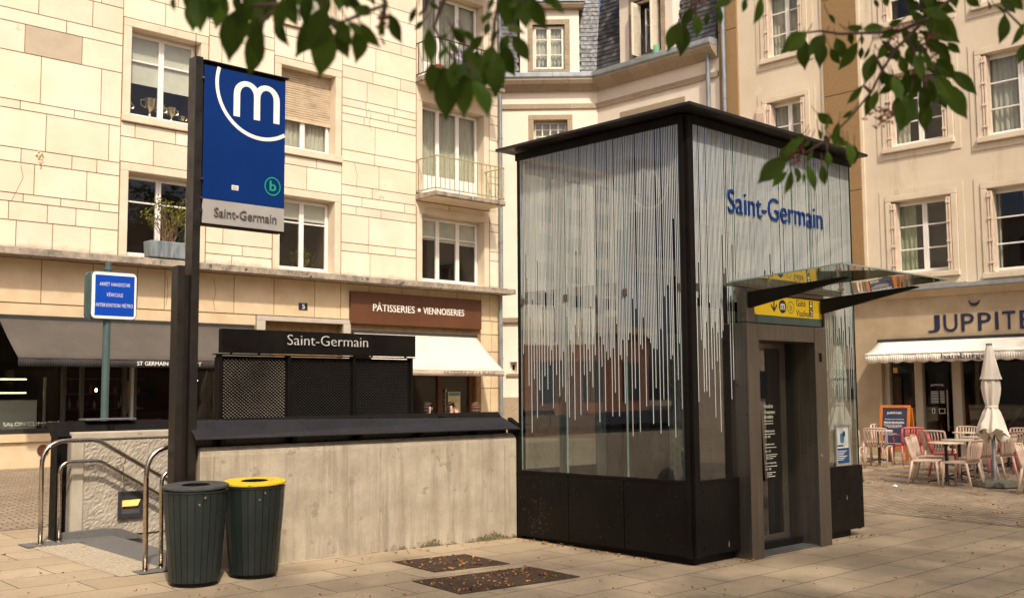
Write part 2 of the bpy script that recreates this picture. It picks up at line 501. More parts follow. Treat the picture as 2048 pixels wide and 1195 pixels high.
M['galv'] = pmat('perforated_guide', (0.20, 0.22, 0.20), (0.27, 0.29, 0.26), scale=4, rough=0.5, metal=0.4)
M['navypanel'] = pmat('dark_shaft_panel', (0.014, 0.016, 0.026), (0.028, 0.030, 0.042), scale=1.4, rough=0.35)
M['terracotta'] = pmat('terracotta', (0.30, 0.10, 0.04), (0.36, 0.13, 0.055), scale=8, rough=0.85)
M['planter'] = pmat('blue_grey_planter', (0.10, 0.125, 0.14), (0.25, 0.28, 0.28), scale=4, rough=0.8, stretch=(3, 3, 0.5))
M['mint'] = pmat('mint_pot', (0.20, 0.42, 0.30), None, rough=0.4)
M['twig'] = pmat('shrub_twig', (0.12, 0.075, 0.04), (0.2, 0.13, 0.07), scale=20, rough=0.9)
M['shrubleaf'] = leafmat('shrub_leaf', (0.10, 0.11, 0.02), (0.22, 0.20, 0.05))
M['bark'] = pmat('cherry_bark', (0.045, 0.026, 0.018), (0.09, 0.055, 0.038), scale=12, rough=0.85, bump=0.7, bscale=25, stretch=(1, 1, 5))
M['leaf'] = leafmat('cherry_leaf', (0.025, 0.050, 0.0045), (0.050, 0.084, 0.008))
M['trophy'] = pmat('silver_trophy', (0.62, 0.52, 0.34), None, rough=0.25, metal=0.9)
M['skin'] = pmat('skin', (0.50, 0.29, 0.20), (0.55, 0.33, 0.23), scale=8, rough=0.55)
M['hairdark'] = pmat('dark_hair', (0.018, 0.011, 0.008), (0.035, 0.02, 0.014), scale=30, rough=0.5)
M['hairbrown'] = pmat('brown_hair', (0.085, 0.038, 0.018), (0.12, 0.06, 0.03), scale=30, rough=0.5)
M['cloth'] = pmat('dark_cloth', (0.03, 0.03, 0.035), (0.05, 0.05, 0.055), scale=8, rough=0.9)
M['shirt'] = pmat('pale_shirt', (0.48, 0.42, 0.33), None, rough=0.9)
M['laundry'] = pmat('pale_laundry', (0.42, 0.42, 0.47), (0.56, 0.55, 0.58), scale=9, rough=0.95, bump=0.4, bscale=9)
M['farblock'] = pmat('far_cream_facade', (0.60, 0.50, 0.37), (0.66, 0.56, 0.43), scale=0.4, rough=0.9)
M['fartrim'] = pmat('far_ochre_band', (0.46, 0.33, 0.17), None, rough=0.9)
M['farbrick'] = pmat('far_red_brick', (0.26, 0.11, 0.07), (0.32, 0.15, 0.10), scale=3, rough=0.9)
M['farwin'] = pmat('far_window', (0.06, 0.07, 0.08), None, rough=0.15)
M['paving'] = pavemat('stone_slab_paving', (0.455, 0.365, 0.25), (0.38, 0.30, 0.20), (0.095, 0.07, 0.046), 1.0, 0.92, 0.46, 0.006, 0.0, 0.6)
M['cobble'] = pavemat('sett_paving', (0.36, 0.285, 0.20), (0.26, 0.205, 0.145), (0.11, 0.085, 0.058), 1.0, 0.17, 0.115, 0.010, 0.12, 0.9)

add_moss(M['concrete'])


def add_ribs(m):
    nt = m.node_tree
    N, L = nt.nodes, nt.links
    b = N['Principled BSDF']
    old = b.inputs['Normal'].links[0].from_socket
    tc = N.new('ShaderNodeTexCoord')
    mp = N.new('ShaderNodeMapping')
    mp.inputs['Scale'].default_value = (26, 26, .3)
    L.new(tc.outputs['Object'], mp.inputs[0])
    n = N.new('ShaderNodeTexNoise')
    n.inputs['Scale'].default_value = 1.0
    n.inputs['Detail'].default_value = 3
    L.new(mp.outputs[0], n.inputs['Vector'])
    bp = N.new('ShaderNodeBump')
    bp.inputs['Strength'].default_value = .55
    bp.inputs['Distance'].default_value = .012
    L.new(n.outputs['Fac'], bp.inputs['Height'])
    L.new(old, bp.inputs['Normal'])
    L.new(bp.outputs[0], b.inputs['Normal'])


add_ribs(M['concrete'])
add_moss(M['stone'], 4.10, 0.42, -0.12, 0.0, 9.0, (0.27, 0.20, 0.12), 1.1)

# ------------------------------------------------------------------ object helpers
ROOT = {}


def setp(o, label=None, cat=None, group=None, kind=None):
    if label:
        o['label'] = label
    if cat:
        o['category'] = cat
    if group:
        o['group'] = group
    if kind:
        o['kind'] = kind
    return o


def thing(name, label, cat, loc=(0, 0, 0), group=None):
    o = bpy.data.objects.new(name, None)
    COL.objects.link(o)
    o.location = loc
    o.empty_display_size = 0.2
    ROOT[o] = Vector(loc)
    return setp(o, label, cat, group)


def frame_left(u, n, z):
    return (u, 20.7 - n, z)


def frame_right(u, n, z):
    return (23.27 - n, u, z)


S2 = math.sqrt(0.5)


def frame_diag(u, n, z):
    return (23.27 - u * S2 - n * S2, 20.64 + u * S2 - n * S2, z)


class MB:
    def __init__(s, T=None):
        s.T = T
        s.v, s.f, s.m, s.t = [], [], [], []

    def add(s, pts, faces, mi=0, tint=1.0):
        b = len(s.v)
        s.v += [Vector(s.T(*p)) if s.T else Vector(p) for p in pts]
        for f in faces:
            s.f.append([b + i for i in f])
            s.m.append(mi)
            s.t.append(tint)
        return s

    def box(s, x0, x1, y0, y1, z0, z1, mi=0, tint=1.0):
        return s.add([(x0, y0, z0), (x1, y0, z0), (x1, y1, z0), (x0, y1, z0), (x0, y0, z1), (x1, y0, z1), (x1, y1, z1), (x0, y1, z1)],
                     [(0, 3, 2, 1), (4, 5, 6, 7), (0, 1, 5, 4), (1, 2, 6, 5), (2, 3, 7, 6), (3, 0, 4, 7)], mi, tint)

    def hexa(s, p, mi=0):  # eight corners, same order as box
        return s.add(p, [(0, 3, 2, 1), (4, 5, 6, 7), (0, 1, 5, 4), (1, 2, 6, 5), (2, 3, 7, 6), (3, 0, 4, 7)], mi)

    def quad(s, pts, mi=0, tint=1.0):
        return s.add(pts, [tuple(range(len(pts)))], mi, tint)

    def prism(s, poly, f0, f1, mi=0):  # poly of 2d points; f0, f1 map (a, b) to 3d
        n = len(poly)
        p = [f0(*q) for q in poly] + [f1(*q) for q in poly]
        return s.add(p, [tuple(range(n - 1, -1, -1)), tuple(range(n, 2 * n))] + [(i, (i + 1) % n, n + (i + 1) % n, n + i) for i in range(n)], mi)

    def tube(s, pts, r, k=8, mi=0, cap=True):
        pts = [Vector(p) for p in pts]
        rs = r if isinstance(r, (list, tuple)) else [r] * len(pts)
        rings = []
        up = None
        for i, p in enumerate(pts):
            d = (pts[min(i + 1, len(pts) - 1)] - pts[max(i - 1, 0)]).normalized()
            if up is None:
                up = Vector((0, 0, 1)) if abs(d.z) < 0.9 else Vector((1, 0, 0))
            a = d.cross(up).normalized()
            c = a.cross(d).normalized()
            up = c
            rings.append([p + (a * math.cos(2 * math.pi * j / k) + c * math.sin(2 * math.pi * j / k)) * rs[i] for j in range(k)])
        vs = [q for rg in rings for q in rg]
        fs = []
        for i in range(len(pts) - 1):
            for j in range(k):
                fs.append((i * k + j, i * k + (j + 1) % k, (i + 1) * k + (j + 1) % k, (i + 1) * k + j))
        if cap:
            fs.append(tuple(range(k - 1, -1, -1)))
            fs.append(tuple((len(pts) - 1) * k + j for j in range(k)))
        return s.add([tuple(q) for q in vs], fs, mi)

    def lathe(s, prof, c=(0, 0, 0), k=24, mi=0, wob=None):
        vs, fs = [], []
        for i, (r, z) in enumerate(prof):
            for j in range(k):
                a = 2 * math.pi * j / k
                w = wob(a, i) if wob else 1.0
                vs.append((c[0] + r * w * math.cos(a), c[1] + r * w * math.sin(a), c[2] + z))
        for i in range(len(prof) - 1):
            for j in range(k):
                fs.append((i * k + j, i * k + (j + 1) % k, (i + 1) * k + (j + 1) % k, (i + 1) * k + j))
        return s.add(vs, fs, mi)

    def build(s, name, mats, parent=None, smooth=False, bevel=0.0, loc=None, seg=2):
        off = ROOT.get(parent, Vector((0, 0, 0))) if parent else Vector(loc or (0, 0, 0))
        me = bpy.data.meshes.new(name)
        me.from_pydata([tuple(v - off) for v in s.v], [], s.f)
        if not isinstance(mats, (list, tuple)):
            mats = [mats]
        for m in mats:
            me.materials.append(m)
        me.polygons.foreach_set('material_index', s.m)
        lay = me.color_attributes.new('tint', 'FLOAT_COLOR', 'CORNER')
        cols = []
        for f, t in zip(s.f, s.t):
            c = t if isinstance(t, tuple) else (t, t, t)
            cols += [c[0], c[1], c[2], 1.0] * len(f)
        lay.data.foreach_set('color', cols)
        bm = bmesh.new()
        bm.from_mesh(me)
        bmesh.ops.recalc_face_normals(bm, faces=bm.faces)
        bm.to_mesh(me)
        bm.free()
        if smooth:
            me.polygons.foreach_set('use_smooth', [True] * len(me.polygons))
        o = bpy.data.objects.new(name, me)
        COL.objects.link(o)
        if parent:
            o.parent = parent
            ROOT[o] = off
        else:
            o.location = off
            ROOT[o] = off
        if bevel:
            md = o.modifiers.new('bevel', 'BEVEL')
            md.width = bevel
            md.segments = seg
            md.limit_method = 'ANGLE'
            md.angle_limit = R_(40)
        return o


def smooth_angle(o, deg=40):
    me = o.data
    me.polygons.foreach_set('use_smooth', [True] * len(me.polygons))
    bm = bmesh.new()
    bm.from_mesh(me)
    for e in bm.edges:
        if len(e.link_faces) == 2 and e.calc_face_angle(0) > R_(deg):
            e.smooth = False
    bm.to_mesh(me)
    bm.free()
    return o


def text_mb(body, T, a0, b0, w, h, n0=0.0, depth=0.004, bold=0.0, flip=False, mi=0, mb=None, res=3, space=1.0):
    """text fitted into the box (a0..a0+w, b0..b0+h) of frame T(u, n, z)"""
    cu = bpy.data.curves.new('text', 'FONT')
    cu.body = body
    cu.size = 1.0
    cu.extrude = 0.05
    cu.offset = bold - 0.012
    cu.resolution_u = res
    cu.space_character = space
    o = bpy.data.objects.new('text', cu)
    COL.objects.link(o)
    dg = bpy.context.evaluated_depsgraph_get()
    me = bpy.data.meshes.new_from_object(o.evaluated_get(dg))
    vs = [v.co.copy() for v in me.vertices]
    fs = [tuple(p.vertices) for p in me.polygons]
    bpy.data.objects.remove(o)
    bpy.data.curves.remove(cu)
    bpy.data.meshes.remove(me)
    x0 = min(v.x for v in vs)
    x1 = max(v.x for v in vs)
    y0 = min(v.y for v in vs)
    y1 = max(v.y for v in vs)
    mb = mb or MB(T)
    sg = -1 if flip else 1
    mb.add([(a0 + sg * (v.x - x0) / (x1 - x0) * w, n0 + (v.z + 0.05) / 0.1 * depth, b0 + (v.y - y0) / (y1 - y0) * h) for v in vs], fs, mi)
    return mb


def copy_tree(o, parent=None):
    c = o.copy()
    COL.objects.link(c)
    if parent:
        c.parent = parent
    for ch in list(o.children):
        copy_tree(ch, c)
    return c


def rects(u0, u1, z0, z1, holes):
    us = sorted({u0, u1, *[min(max(h[0], u0), u1) for h in holes], *[min(max(h[1], u0), u1) for h in holes]})
    zs = sorted({z0, z1, *[min(max(h[2], z0), z1) for h in holes], *[min(max(h[3], z0), z1) for h in holes]})
    out = []
    for a, b in zip(us, us[1:]):
        run = None
        for c, d in zip(zs, zs[1:]):
            mu, mz = (a + b) / 2, (c + d) / 2
            inside = any(h[0] < mu < h[1] and h[2] < mz < h[3] for h in holes)
            if inside:
                if run:
                    out.append((a, b, *run))
                run = None
            else:
                run = (run[0], d) if run else (c, d)
        if run:
            out.append((a, b, *run))
    return out


def tiles(mb, u0, u1, rows, cuts_for=None, wide=None, n=0.016, g=0.0095, mi=0, r=rnd, tv=0.085):
    """blocks of an ashlar wall: one thin raised block each, joints left open between them"""
    for i, (za, zb) in enumerate(zip(rows, rows[1:])):
        cuts = None
        if cuts_for:
            cuts = cuts_for.get(i)
        if cuts is None:
            cuts = []
            hh = zb - za
            step = (0.9, 1.7) if hh > 0.4 else (0.55, 1.3)
            if wide:
                step = wide
            x = u0 + r.uniform(0.3, step[1] * 0.8)
            while x < u1 - 0.3:
                cuts.append(x)
                x += r.uniform(*step)
        xs = [u0] + [c for c in cuts if u0 + .1 < c < u1 - .1] + [u1]
        for a, b in zip(xs, xs[1:]):
            t = 1 + r.uniform(-tv, tv)
            mb.box(a + g, b - g, 0.0, n, za + g, zb - g, mi, (t, t * (1 - r.uniform(0, .02)), t * (1 - r.uniform(0, .05))))


# ------------------------------------------------------------------ ground
def ground_sheet(mb, x0, x1, y0, y1, dz=0.0, holes=()):
    for (a, b, c, d) in rects(x0, x1, y0, y1, [*holes]):
        ys = sorted({c, d, *[y for y in (-12.0, 34.0) if c < y < d]})
        for p, q in zip(ys, ys[1:]):
            mb.quad([(a, p, ground_z(p) + dz), (b, p, ground_z(p) + dz), (b, q, ground_z(q) + dz), (a, q, ground_z(q) + dz)])


STAIR = (4.97, 9.9, 9.30, 11.52)
g = MB()
ground_sheet(g, -90, 90, -90, 90, 0, [STAIR])
setp(g.build('ground', M['paving']), kind='structure')
g = MB()
ground_sheet(g, 13.3, 23.2, -8, 10.2, 0.004)
setp(g.build('sett_pavement', M['cobble']), kind='structure')
g = MB()
ground_sheet(g, -12, 23.2, 12.6, 20.4, 0.004)
ground_sheet(g, -12, 3.4, 11.6, 12.6, 0.004)
setp(g.build('cobbled_square', M['cobble']), kind='structure')

# ------------------------------------------------------------------ windows
def window(parent, T, u0, u1, z0, z1, deep=0.32, leaves=2, transoms=(0.68,), mat='pvc', sur=0.16, sill=True, sur_mat='trim', proud=0.03,
           blind=0.0, curtain=None, fw=0.055, surround=True, roller=0.0, glassblock=False, lower_panel=0.0, lining='dark'):
    """window in an opening u0..u1, z0..z1 of a wall whose face is n = 0"""
    if surround:
        s = MB(T)
        g_ = 0.006
        s.box(u0 - sur, u0 + g_, -deep, proud, z0 + g_, z1 - g_)
        s.box(u1 - g_, u1 + sur, -deep, proud, z0 + g_, z1 - g_)
        s.box(u0 - sur, u1 + sur, -deep, proud, z1 - g_, z1 + sur)
        if sill:
            s.box(u0 - sur - 0.01, u1 + sur + 0.01, -deep, proud + 0.05, z0 - sur * 0.9, z0 + g_)
        else:
            s.box(u0 - sur, u1 + sur, -deep, proud, z0 - 0.04, z0 + g_)
        s.build('window_surround', M[sur_mat], parent, bevel=0.012)
    n1 = -deep + 0.02
    f = MB(T)
    o = fw

    def leaf(a, b, c, d, bars):
        f.box(a, a + o, n1, n1 + .06, c, d)
        f.box(b - o, b, n1, n1 + .06, c, d)
        f.box(a + o, b - o, n1, n1 + .058, c, c + o + .01)
        f.box(a + o, b - o, n1, n1 + .058, d - o, d)
        for t in bars:
            zz = c + t * (d - c)
            f.box(a + o, b - o, n1 + .005, n1 + .05, zz - .016, zz + .016)
    # fixed frame
    f.box(u0, u0 + .04, -deep, n1 + .03, z0, z1)
    f.box(u1 - .04, u1, -deep, n1 + .03, z0, z1)
    f.box(u0 + .04, u1 - .04, -deep, n1 + .028, z0, z0 + .045)
    f.box(u0 + .04, u1 - .04, -deep, n1 + .028, z1 - .05, z1)
    w = (u1 - u0 - 0.08) / leaves
    for i in range(leaves):
        leaf(u0 + .042 + i * w, u0 + .038 + (i + 1) * w, z0 + .047, z1 - .052, transoms)
        if lower_panel:
            f.box(u0 + .042 + i * w + o, u0 + .038 + (i + 1) * w - o, n1 + .01, n1 + .04, z0 + .1, z0 + lower_panel)
    fr = f.build('window', M[mat], parent, bevel=0.006)
    p = MB(T)
    for i in range(leaves):
        p.box(u0 + .05 + i * w + o * .5, u0 + .03 + (i + 1) * w - o * .5, n1 + .02, n1 + .032, z0 + .06, z1 - .06)
    p.build('pane', M['pane'], fr)
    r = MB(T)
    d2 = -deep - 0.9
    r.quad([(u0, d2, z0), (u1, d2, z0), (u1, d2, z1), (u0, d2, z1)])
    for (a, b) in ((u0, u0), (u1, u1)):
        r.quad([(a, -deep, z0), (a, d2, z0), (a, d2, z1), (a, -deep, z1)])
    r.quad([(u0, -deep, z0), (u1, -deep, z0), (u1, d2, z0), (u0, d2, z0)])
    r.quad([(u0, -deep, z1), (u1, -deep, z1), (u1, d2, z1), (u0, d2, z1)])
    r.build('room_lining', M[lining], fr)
    if blind:
        bl = MB(T)
        h = (z1 - z0) * blind
        for i in range(leaves):
            a, b = u0 + .06 + i * w, u0 + .02 + (i + 1) * w
            hh = h * (1 + 0.05 * ((i * 7) % 3 - 1))
            zt = z1 - .06
            k = max(2, int(hh / 0.2))
            for j in range(k):
                bl.box(a, b, n1 - .012 - .004 * (j % 2), n1 - .004, zt - hh * (j + 1) / k, zt - hh * j / k)
        bl.build('blind', M['blind'], fr)
    if curtain:
        cm, parts = curtain
        cb = MB(T)
        for (a, b) in parts:
            k = max(6, int((b - a) * (u1 - u0) / 0.035))
            ua, ub = u0 + a * (u1 - u0), u0 + b * (u1 - u0)
            pts = [(ua + (ub - ua) * j / k, n1 - .06 + .022 * math.sin(j * 1.9) + .01 * math.sin(j * 0.7)) for j in range(k + 1)]
            for (pa, pb) in zip(pts, pts[1:]):
                cb.quad([(pa[0], pa[1], z0 + .03), (pb[0], pb[1], z0 + .03), (pb[0], pb[1], z1 - .03), (pa[0], pa[1], z1 - .03)])
        cb.build('curtain', M[cm], fr, smooth=True)
    if roller:
        rb = MB(T)
        zt, zb = z1 - .01, z1 - roller * (z1 - z0)
        k = int((zt - zb) / 0.052)
        for j in range(k):
            za = zt - (zt - zb) * (j + 1) / k
            zc = zt - (zt - zb) * j / k
            rb.prism([(0.10, za), (0.118, za + .008), (0.118, zc - .014), (0.10, zc - .004)], lambda a, b: (u0 + .01, -deep + a, b), lambda a, b: (u1 - .01, -deep + a, b))
        rb.box(u0 + .01, u1 - .01, -deep + .095, -deep + .125, zb - .05, zb)
        rb.build('roller_shutter', M['roller'], parent)
    return fr


# ------------------------------------------------------------------ left building
LB = thing('apartment_building', 'cream ashlar stone apartment block with balconies and ground floor shops', 'building', (6, 20.7, 0.29))
PXU = [(-900, -2.5), (0, 6.7), (245, 8.92), (401, 10.6), (560, 12.55), (672, 14.07), (830, 16.45), (968, 18.79), (1003, 19.42)]


def U(px):
    for (a, b), (c, d) in zip(PXU, PXU[1:]):
        if px <= c:
            return b + (px - a) / (c - a) * (d - b)
    return PXU[-1][1]


TOP = 15.6
open_win = []
for fl in range(4):
    dz = 2.98 * fl
    open_win.append((9.08, 10.62, 4.42 + dz - (0.12 if fl > 0 else 0), 6.14 + dz))
    open_win.append((12.58, 14.06, 4.40 + dz - (0.2 if fl > 0 else 0), 6.10 + dz))
open_win = [(a, b, 4.41 if i < 2 else c, d) for i, (a, b, c, d) in enumerate(open_win)]
open_balc = [(16.66, 18.77, 4.41, 6.12), (16.66, 18.77, 6.66, 8.98), (16.66, 18.77, 9.62, 11.98), (16.66, 18.77, 12.6, 14.96)]
shop = [(-2.0, 11.9, 0.93, 3.12), (12.24, 14.30, 0.30, 3.24), (14.62, 18.48, 0.55, 3.10)]
w = MB(frame_left)
for (a, b, c, d) in rects(-2.5, 19.42, 0.2, TOP, open_win + open_balc + shop):
    w.box(a, b, -0.34, 0.0, c, d, 1)
w.box(19.08, 19.42, -4.2, -0.34, 0.2, TOP, 1)
w.box(-2.5, 19.42, -4.5, -4.2, 0.2, TOP, 1)
w.box(-2.5, 19.42, -4.2, -0.34, TOP, TOP + .3, 1)
# hand laid blocks of the left bay
rowsA = [4.39, 4.9, 5.25, 5.41, 6.0, 6.27, 7.01, 7.18, 8.11, 8.67, 8.92, 9.45, 10.1, 10.3, 11.0, 11.25, 12.0, 12.2, 12.9, 13.5, 14.2, 14.5, TOP]
cutA = {0: (28, 102, 182), 1: (12, 90, 150), 2: (40, 117, 200), 3: (61, 171), 4: (33, 138, 192), 5: (82, 217), 6: (28, 140), 7: (68, 197),
        8: (33, 153), 9: (118,), 10: (59, 174), 11: (59, 193)}
cutsA = {k: [-1.6 + (i * 1.27 + k * 0.41) % 1.0 + i * 1.25 for i in range(6)] + [U(x) for x in v] for k, v in cutA.items()}
tiles(w, -2.5, 8.90, rowsA, cutsA)


def rows_between(z0, z1, r):
    rows = [z0]
    tall = r.random() < .5
    while rows[-1] < z1 - 0.14:
        h = r.uniform(.42, .78) if tall else r.uniform(.17, .30)
        tall = not tall if r.random() < .8 else tall
        rows.append(rows[-1] + h)
    rows[-1] = z1
    if len(rows) > 2 and rows[-1] - rows[-2] < .13:
        rows.pop(-2)
    return rows


for (a, b, ws) in ((8.90, 10.80, 0), (12.40, 14.24, 1)):
    hs = [h for i, h in enumerate(open_win) if i % 2 == ws]
    for i in range(len(hs)):
        zt = hs[i][3] + .17
        zn = hs[i + 1][2] - .16 if i + 1 < len(hs) else TOP
        if zn - zt > 0.3:
            mid = zt + (zn - zt) * rnd.uniform(.5, .72)
            tiles(w, a, b, [zt, mid, zn], {0: [a + (b - a) * rnd.uniform(.25, .7)], 1: [a + .30, a + (b - a) * .62]})
tiles(w, 10.80, 12.40, rows_between(4.39, TOP, rnd))
tiles(w, 14.24, 16.47, rows_between(4.39, TOP, rnd))
tiles(w, 18.96, 19.41, rows_between(4.39, TOP, rnd), wide=(.2, .5))
for (zt, zn) in ((6.26, 6.42), (9.14, 9.45), (12.14, 12.45)):
    tiles(w, 16.47, 18.96, [zt, zn], {0: [17.55]})
# ground floor slabs under the ledge, plinth
band = [3.36, 4.20]
cutB = [-1.2, 0.4, 1.7, 3.1, 4.4, 5.6] + [U(x) for x in (82, 190, 283, 337, 403, 473, 553, 632, 683, 737, 802, 854, 910)]
tiles(w, -2.5, 18.62, band, {0: cutB}, mi=2, tv=0.04)
tiles(w, -2.5, 12.02, [3.12, 3.355], {0: []}, mi=2)
tiles(w, 18.62, 19.41, [0.2, 1.1, 1.75, 2.35, 2.7, 3.15, 3.5, 4.2], wide=(.3, .5), mi=2)
tiles(w, -2.5, 11.9, [0.2, 0.78], {0: [-.5, 1.6, 3.4, 5.2]}, mi=2)
w.box(-2.5, 11.95, 0.0, 0.07, 0.78, 0.925, 2)
# fine cracks
for pts in ([(7.0, 5.95), (7.05, 5.72), (6.96, 5.5), (6.85, 5.25)], [(15.0, 8.5), (15.08, 8.3), (15.02, 8.12), (15.1, 7.95)], [(14.6, 7.1), (14.68, 6.8), (14.66, 6.5)],
            [(11.0, 4.1), (11.05, 3.8), (11.0, 3.6), (11.04, 3.4)], [(9.95, 4.05), (9.98, 3.7), (9.94, 3.45)], [(11.9, 10.0), (11.86, 9.8), (11.92, 9.65)]):
    for p, q in zip(pts, pts[1:]):
        w.quad([(p[0] - .006, .0175, p[1]), (p[0] + .006, .0175, p[1]), (q[0] + .006, .0175, q[1]), (q[0] - .006, .0175, q[1])], 1)
w.build('wall', [M['stone'], M['joint'], M['slab']], LB)
# a grey replacement stone
gm = MB(frame_left)
gm.box(U(33) + .01, U(153) - .01, 0, 0.0195, 8.12, 8.66)
setp(gm.build('replaced_stone', pmat('grey_replacement_stone', (0.42, 0.345, 0.245), (0.47, 0.39, 0.285), scale=3, rough=0.9, bump=0.3), LB), 'greyer replaced stone')
# broken anchor patch
bp_ = MB(frame_left)
for i in range(26):
    a = rnd.uniform(0, 6.28)
    rr = rnd.uniform(.02, .11)
    uu, zz = 7.34 + rr * math.cos(a) * .6, 6.12 + rr * math.sin(a) * 1.8
    s_ = rnd.uniform(.02, .05)
    bp_.add([(uu - s_, .0, zz - s_), (uu + s_, 0, zz - s_), (uu, 0, zz + s_), (uu, .05 * rnd.random() + .02, zz)], [(0, 1, 3), (1, 2, 3), (2, 0, 3)])
bp_.build('broken_bracket', M['slab'], LB)
# ledge over the shops
lg = MB(frame_left)
xs = [-2.5 + i * 1.1 for i in range(20)] + [19.48]
for a, b in zip(xs, xs[1:]):
    if b > 19.48:
        b = 19.48
    if a >= b:
        continue
    j = rnd.uniform(-.006, .006)
    lg.prism([(0, 4.205), (.47 + j, 4.205), (.47 + j, 4.345), (0, 4.392)], lambda p, q, a=a: (a + .001, p, q), lambda p, q, b=b: (b - .001, p, q))
lg.build('ledge', M['ledge'], LB, bevel=0.012)
# windows: frames, blinds, curtains
wv = [dict(blind=0, curtain=('greencurtain', [(.93, 1)])), dict(blind=.26),
      dict(blind=.58), dict(roller=.60, curtain=('curtain', [(0.02, .98)])),
      dict(blind=.3), dict(curtain=('curtain', [(0.02, .98)])), dict(blind=.3), dict(blind=.5)]
for i, h in enumerate(open_win):
    window(LB, frame_left, *h, leaves=2, transoms=(0.68,), sill=(i >= 2), lining='room', **wv[i])
window(LB, frame_left, *open_balc[0], leaves=3, transoms=(0.70,), blind=.33, sill=False, lining='room')
for i in (1, 2, 3):
    window(LB, frame_left, *open_balc[i], leaves=3, transoms=(), mat='pvc', sur=.17, sill=False, lower_panel=.52, lining='room',
           curtain=('curtain', [(0.02, .98)]))
# inner wooden casements behind the outer balcony doors
ic = MB(frame_left)
for k in range(3):
    a = 16.74 + k * .69
    for (p, q) in ((a + .2, a + .30), (a + .34, a + .44)):
        ic.box(p, q, -.50, -.46, 6.7, 8.8)
    ic.box(a + .03, a + .6, -.495, -.465, 8.28, 8.34)
ic.build('inner_casement', M['greenpaint'], LB)
# balconies
for i, zf in enumerate((6.44, 9.42, 12.40)):
    s = MB(frame_left)
    s.box(16.45, 18.80, .013, .80, zf, zf + .13)
    s.box(16.46, 18.79, .78, .82, zf + .02, zf + .12)
    bs = s.build('balcony', M['ledge'], LB, bevel=0.012)
    setp(bs, None)
    so = MB(frame_left)
    so.box(16.50, 18.75, .02, .76, zf - .012, zf - .001)
    so.build('soffit', M['trim'], bs)
    rl = MB(frame_left)
    z0, z1 = zf + .20, zf + 1.0
    for zz in (z0, z1):
        rl.box(16.47, 18.79, .755, .785, zz - .012, zz + .012)
        for uu in (16.47, 18.77):
            rl.box(uu, uu + .025, .02, .755, zz - .012, zz + .012)
    k = 15
    for j in range(k + 1):
        uu = 16.48 + j * 2.29 / k
        rl.box(uu - .008, uu + .008, .762, .778, z0 + .012, z1 - .012)
        if j % 5 == 0:
            rl.box(uu - .009, uu + .009, .761, .779, zf + .13, z0 - .012)
    for j in range(4):
        for uu in (16.475, 18.775):
            n_ = .1 + j * .17
            rl.box(uu + .002, uu + .016, n_, n_ + .014, z0 + .012, z1 - .012)
    rl.build('railing', M['rail'] if i == 0 else M['darkrail'], bs)
# downpipe
dp = MB()
dp.tube([(19.27, 20.58, 4.40), (19.27, 20.58, TOP)], .055, 12)
dp.tube([(19.24, 20.58, .35), (19.24, 20.58, 4.2)], .055, 12)
for zz in (1.1, 2.5, 3.4, 5.6, 7.0, 8.4, 9.8, 11.2):
    dp.tube([(19.265 if zz > 4.3 else 19.24, 20.58, zz), (19.265 if zz > 4.3 else 19.24, 20.58, zz + .05)], .066, 12)
smooth_angle(dp.build('downpipe', M['pipe'], LB))
# grey stone door surround at number five
ds = MB(frame_left)
ds.box(12.03, 12.24, .0, .06, .3, 3.24)
ds.box(14.30, 14.50, .0, .06, .3, 3.24)
ds.box(12.03, 14.50, .0, .06, 3.24, 3.345)
ds.box(12.24, 14.30, -.30, -.20, .3, 3.24, 1)
ds.build('door_surround', [pmat('grey_stone_surround', (0.40, 0.355, 0.29), (0.47, 0.42, 0.35), scale=3, rough=.85, bump=.2), M['joint']], LB, bevel=.01)
# cafe shop front
cf = MB(frame_left)
for uu in (-2.0, 0.2, 2.4, 4.6, 6.2, 7.95, 8.30, 9.15, 9.36, 10.35, 11.85):
    cf.box(uu, uu + .07, -.22, -.12, .93, 3.12)
cf.box(-2.0, 11.9, -.225, -.115, .93, 1.02)
cf.box(-2.0, 11.9, -.225, -.115, 2.95, 3.12)
cfo = cf.build('shop_window', pmat('dark_bronze_frame', (0.03, 0.026, 0.022), None, rough=.4), LB, bevel=.006)
cp = MB(frame_left)
cp.box(-1.95, 11.85, -.18, -.168, 1.02, 2.95)
cp.build('pane', M['pane'], cfo)
pale = MB(frame_left)
pale.box(9.30, 9.355, -.21, -.10, 1.02, 2.95)
pale.box(8.02, 8.06, -1.3, -1.25, .93, 2.0)
pale.build('pale_mullion', M['silver'], cfo)
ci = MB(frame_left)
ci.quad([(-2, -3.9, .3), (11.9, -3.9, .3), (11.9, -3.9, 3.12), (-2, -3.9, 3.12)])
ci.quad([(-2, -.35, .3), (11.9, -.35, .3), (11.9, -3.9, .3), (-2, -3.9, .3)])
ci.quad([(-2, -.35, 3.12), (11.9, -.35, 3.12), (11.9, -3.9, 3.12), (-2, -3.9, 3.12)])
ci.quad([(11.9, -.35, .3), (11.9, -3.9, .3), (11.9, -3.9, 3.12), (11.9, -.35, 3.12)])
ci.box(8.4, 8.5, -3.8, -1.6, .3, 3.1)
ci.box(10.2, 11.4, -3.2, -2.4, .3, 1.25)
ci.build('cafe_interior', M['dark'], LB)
fascia_back = MB(frame_left)
for k in range(7):
    fascia_back.box(-2, 6.75, -.10, -.06, 2.42 + k * .10, 2.50 + k * .10)
fascia_back.build('louvre', M['charcoal'], LB)
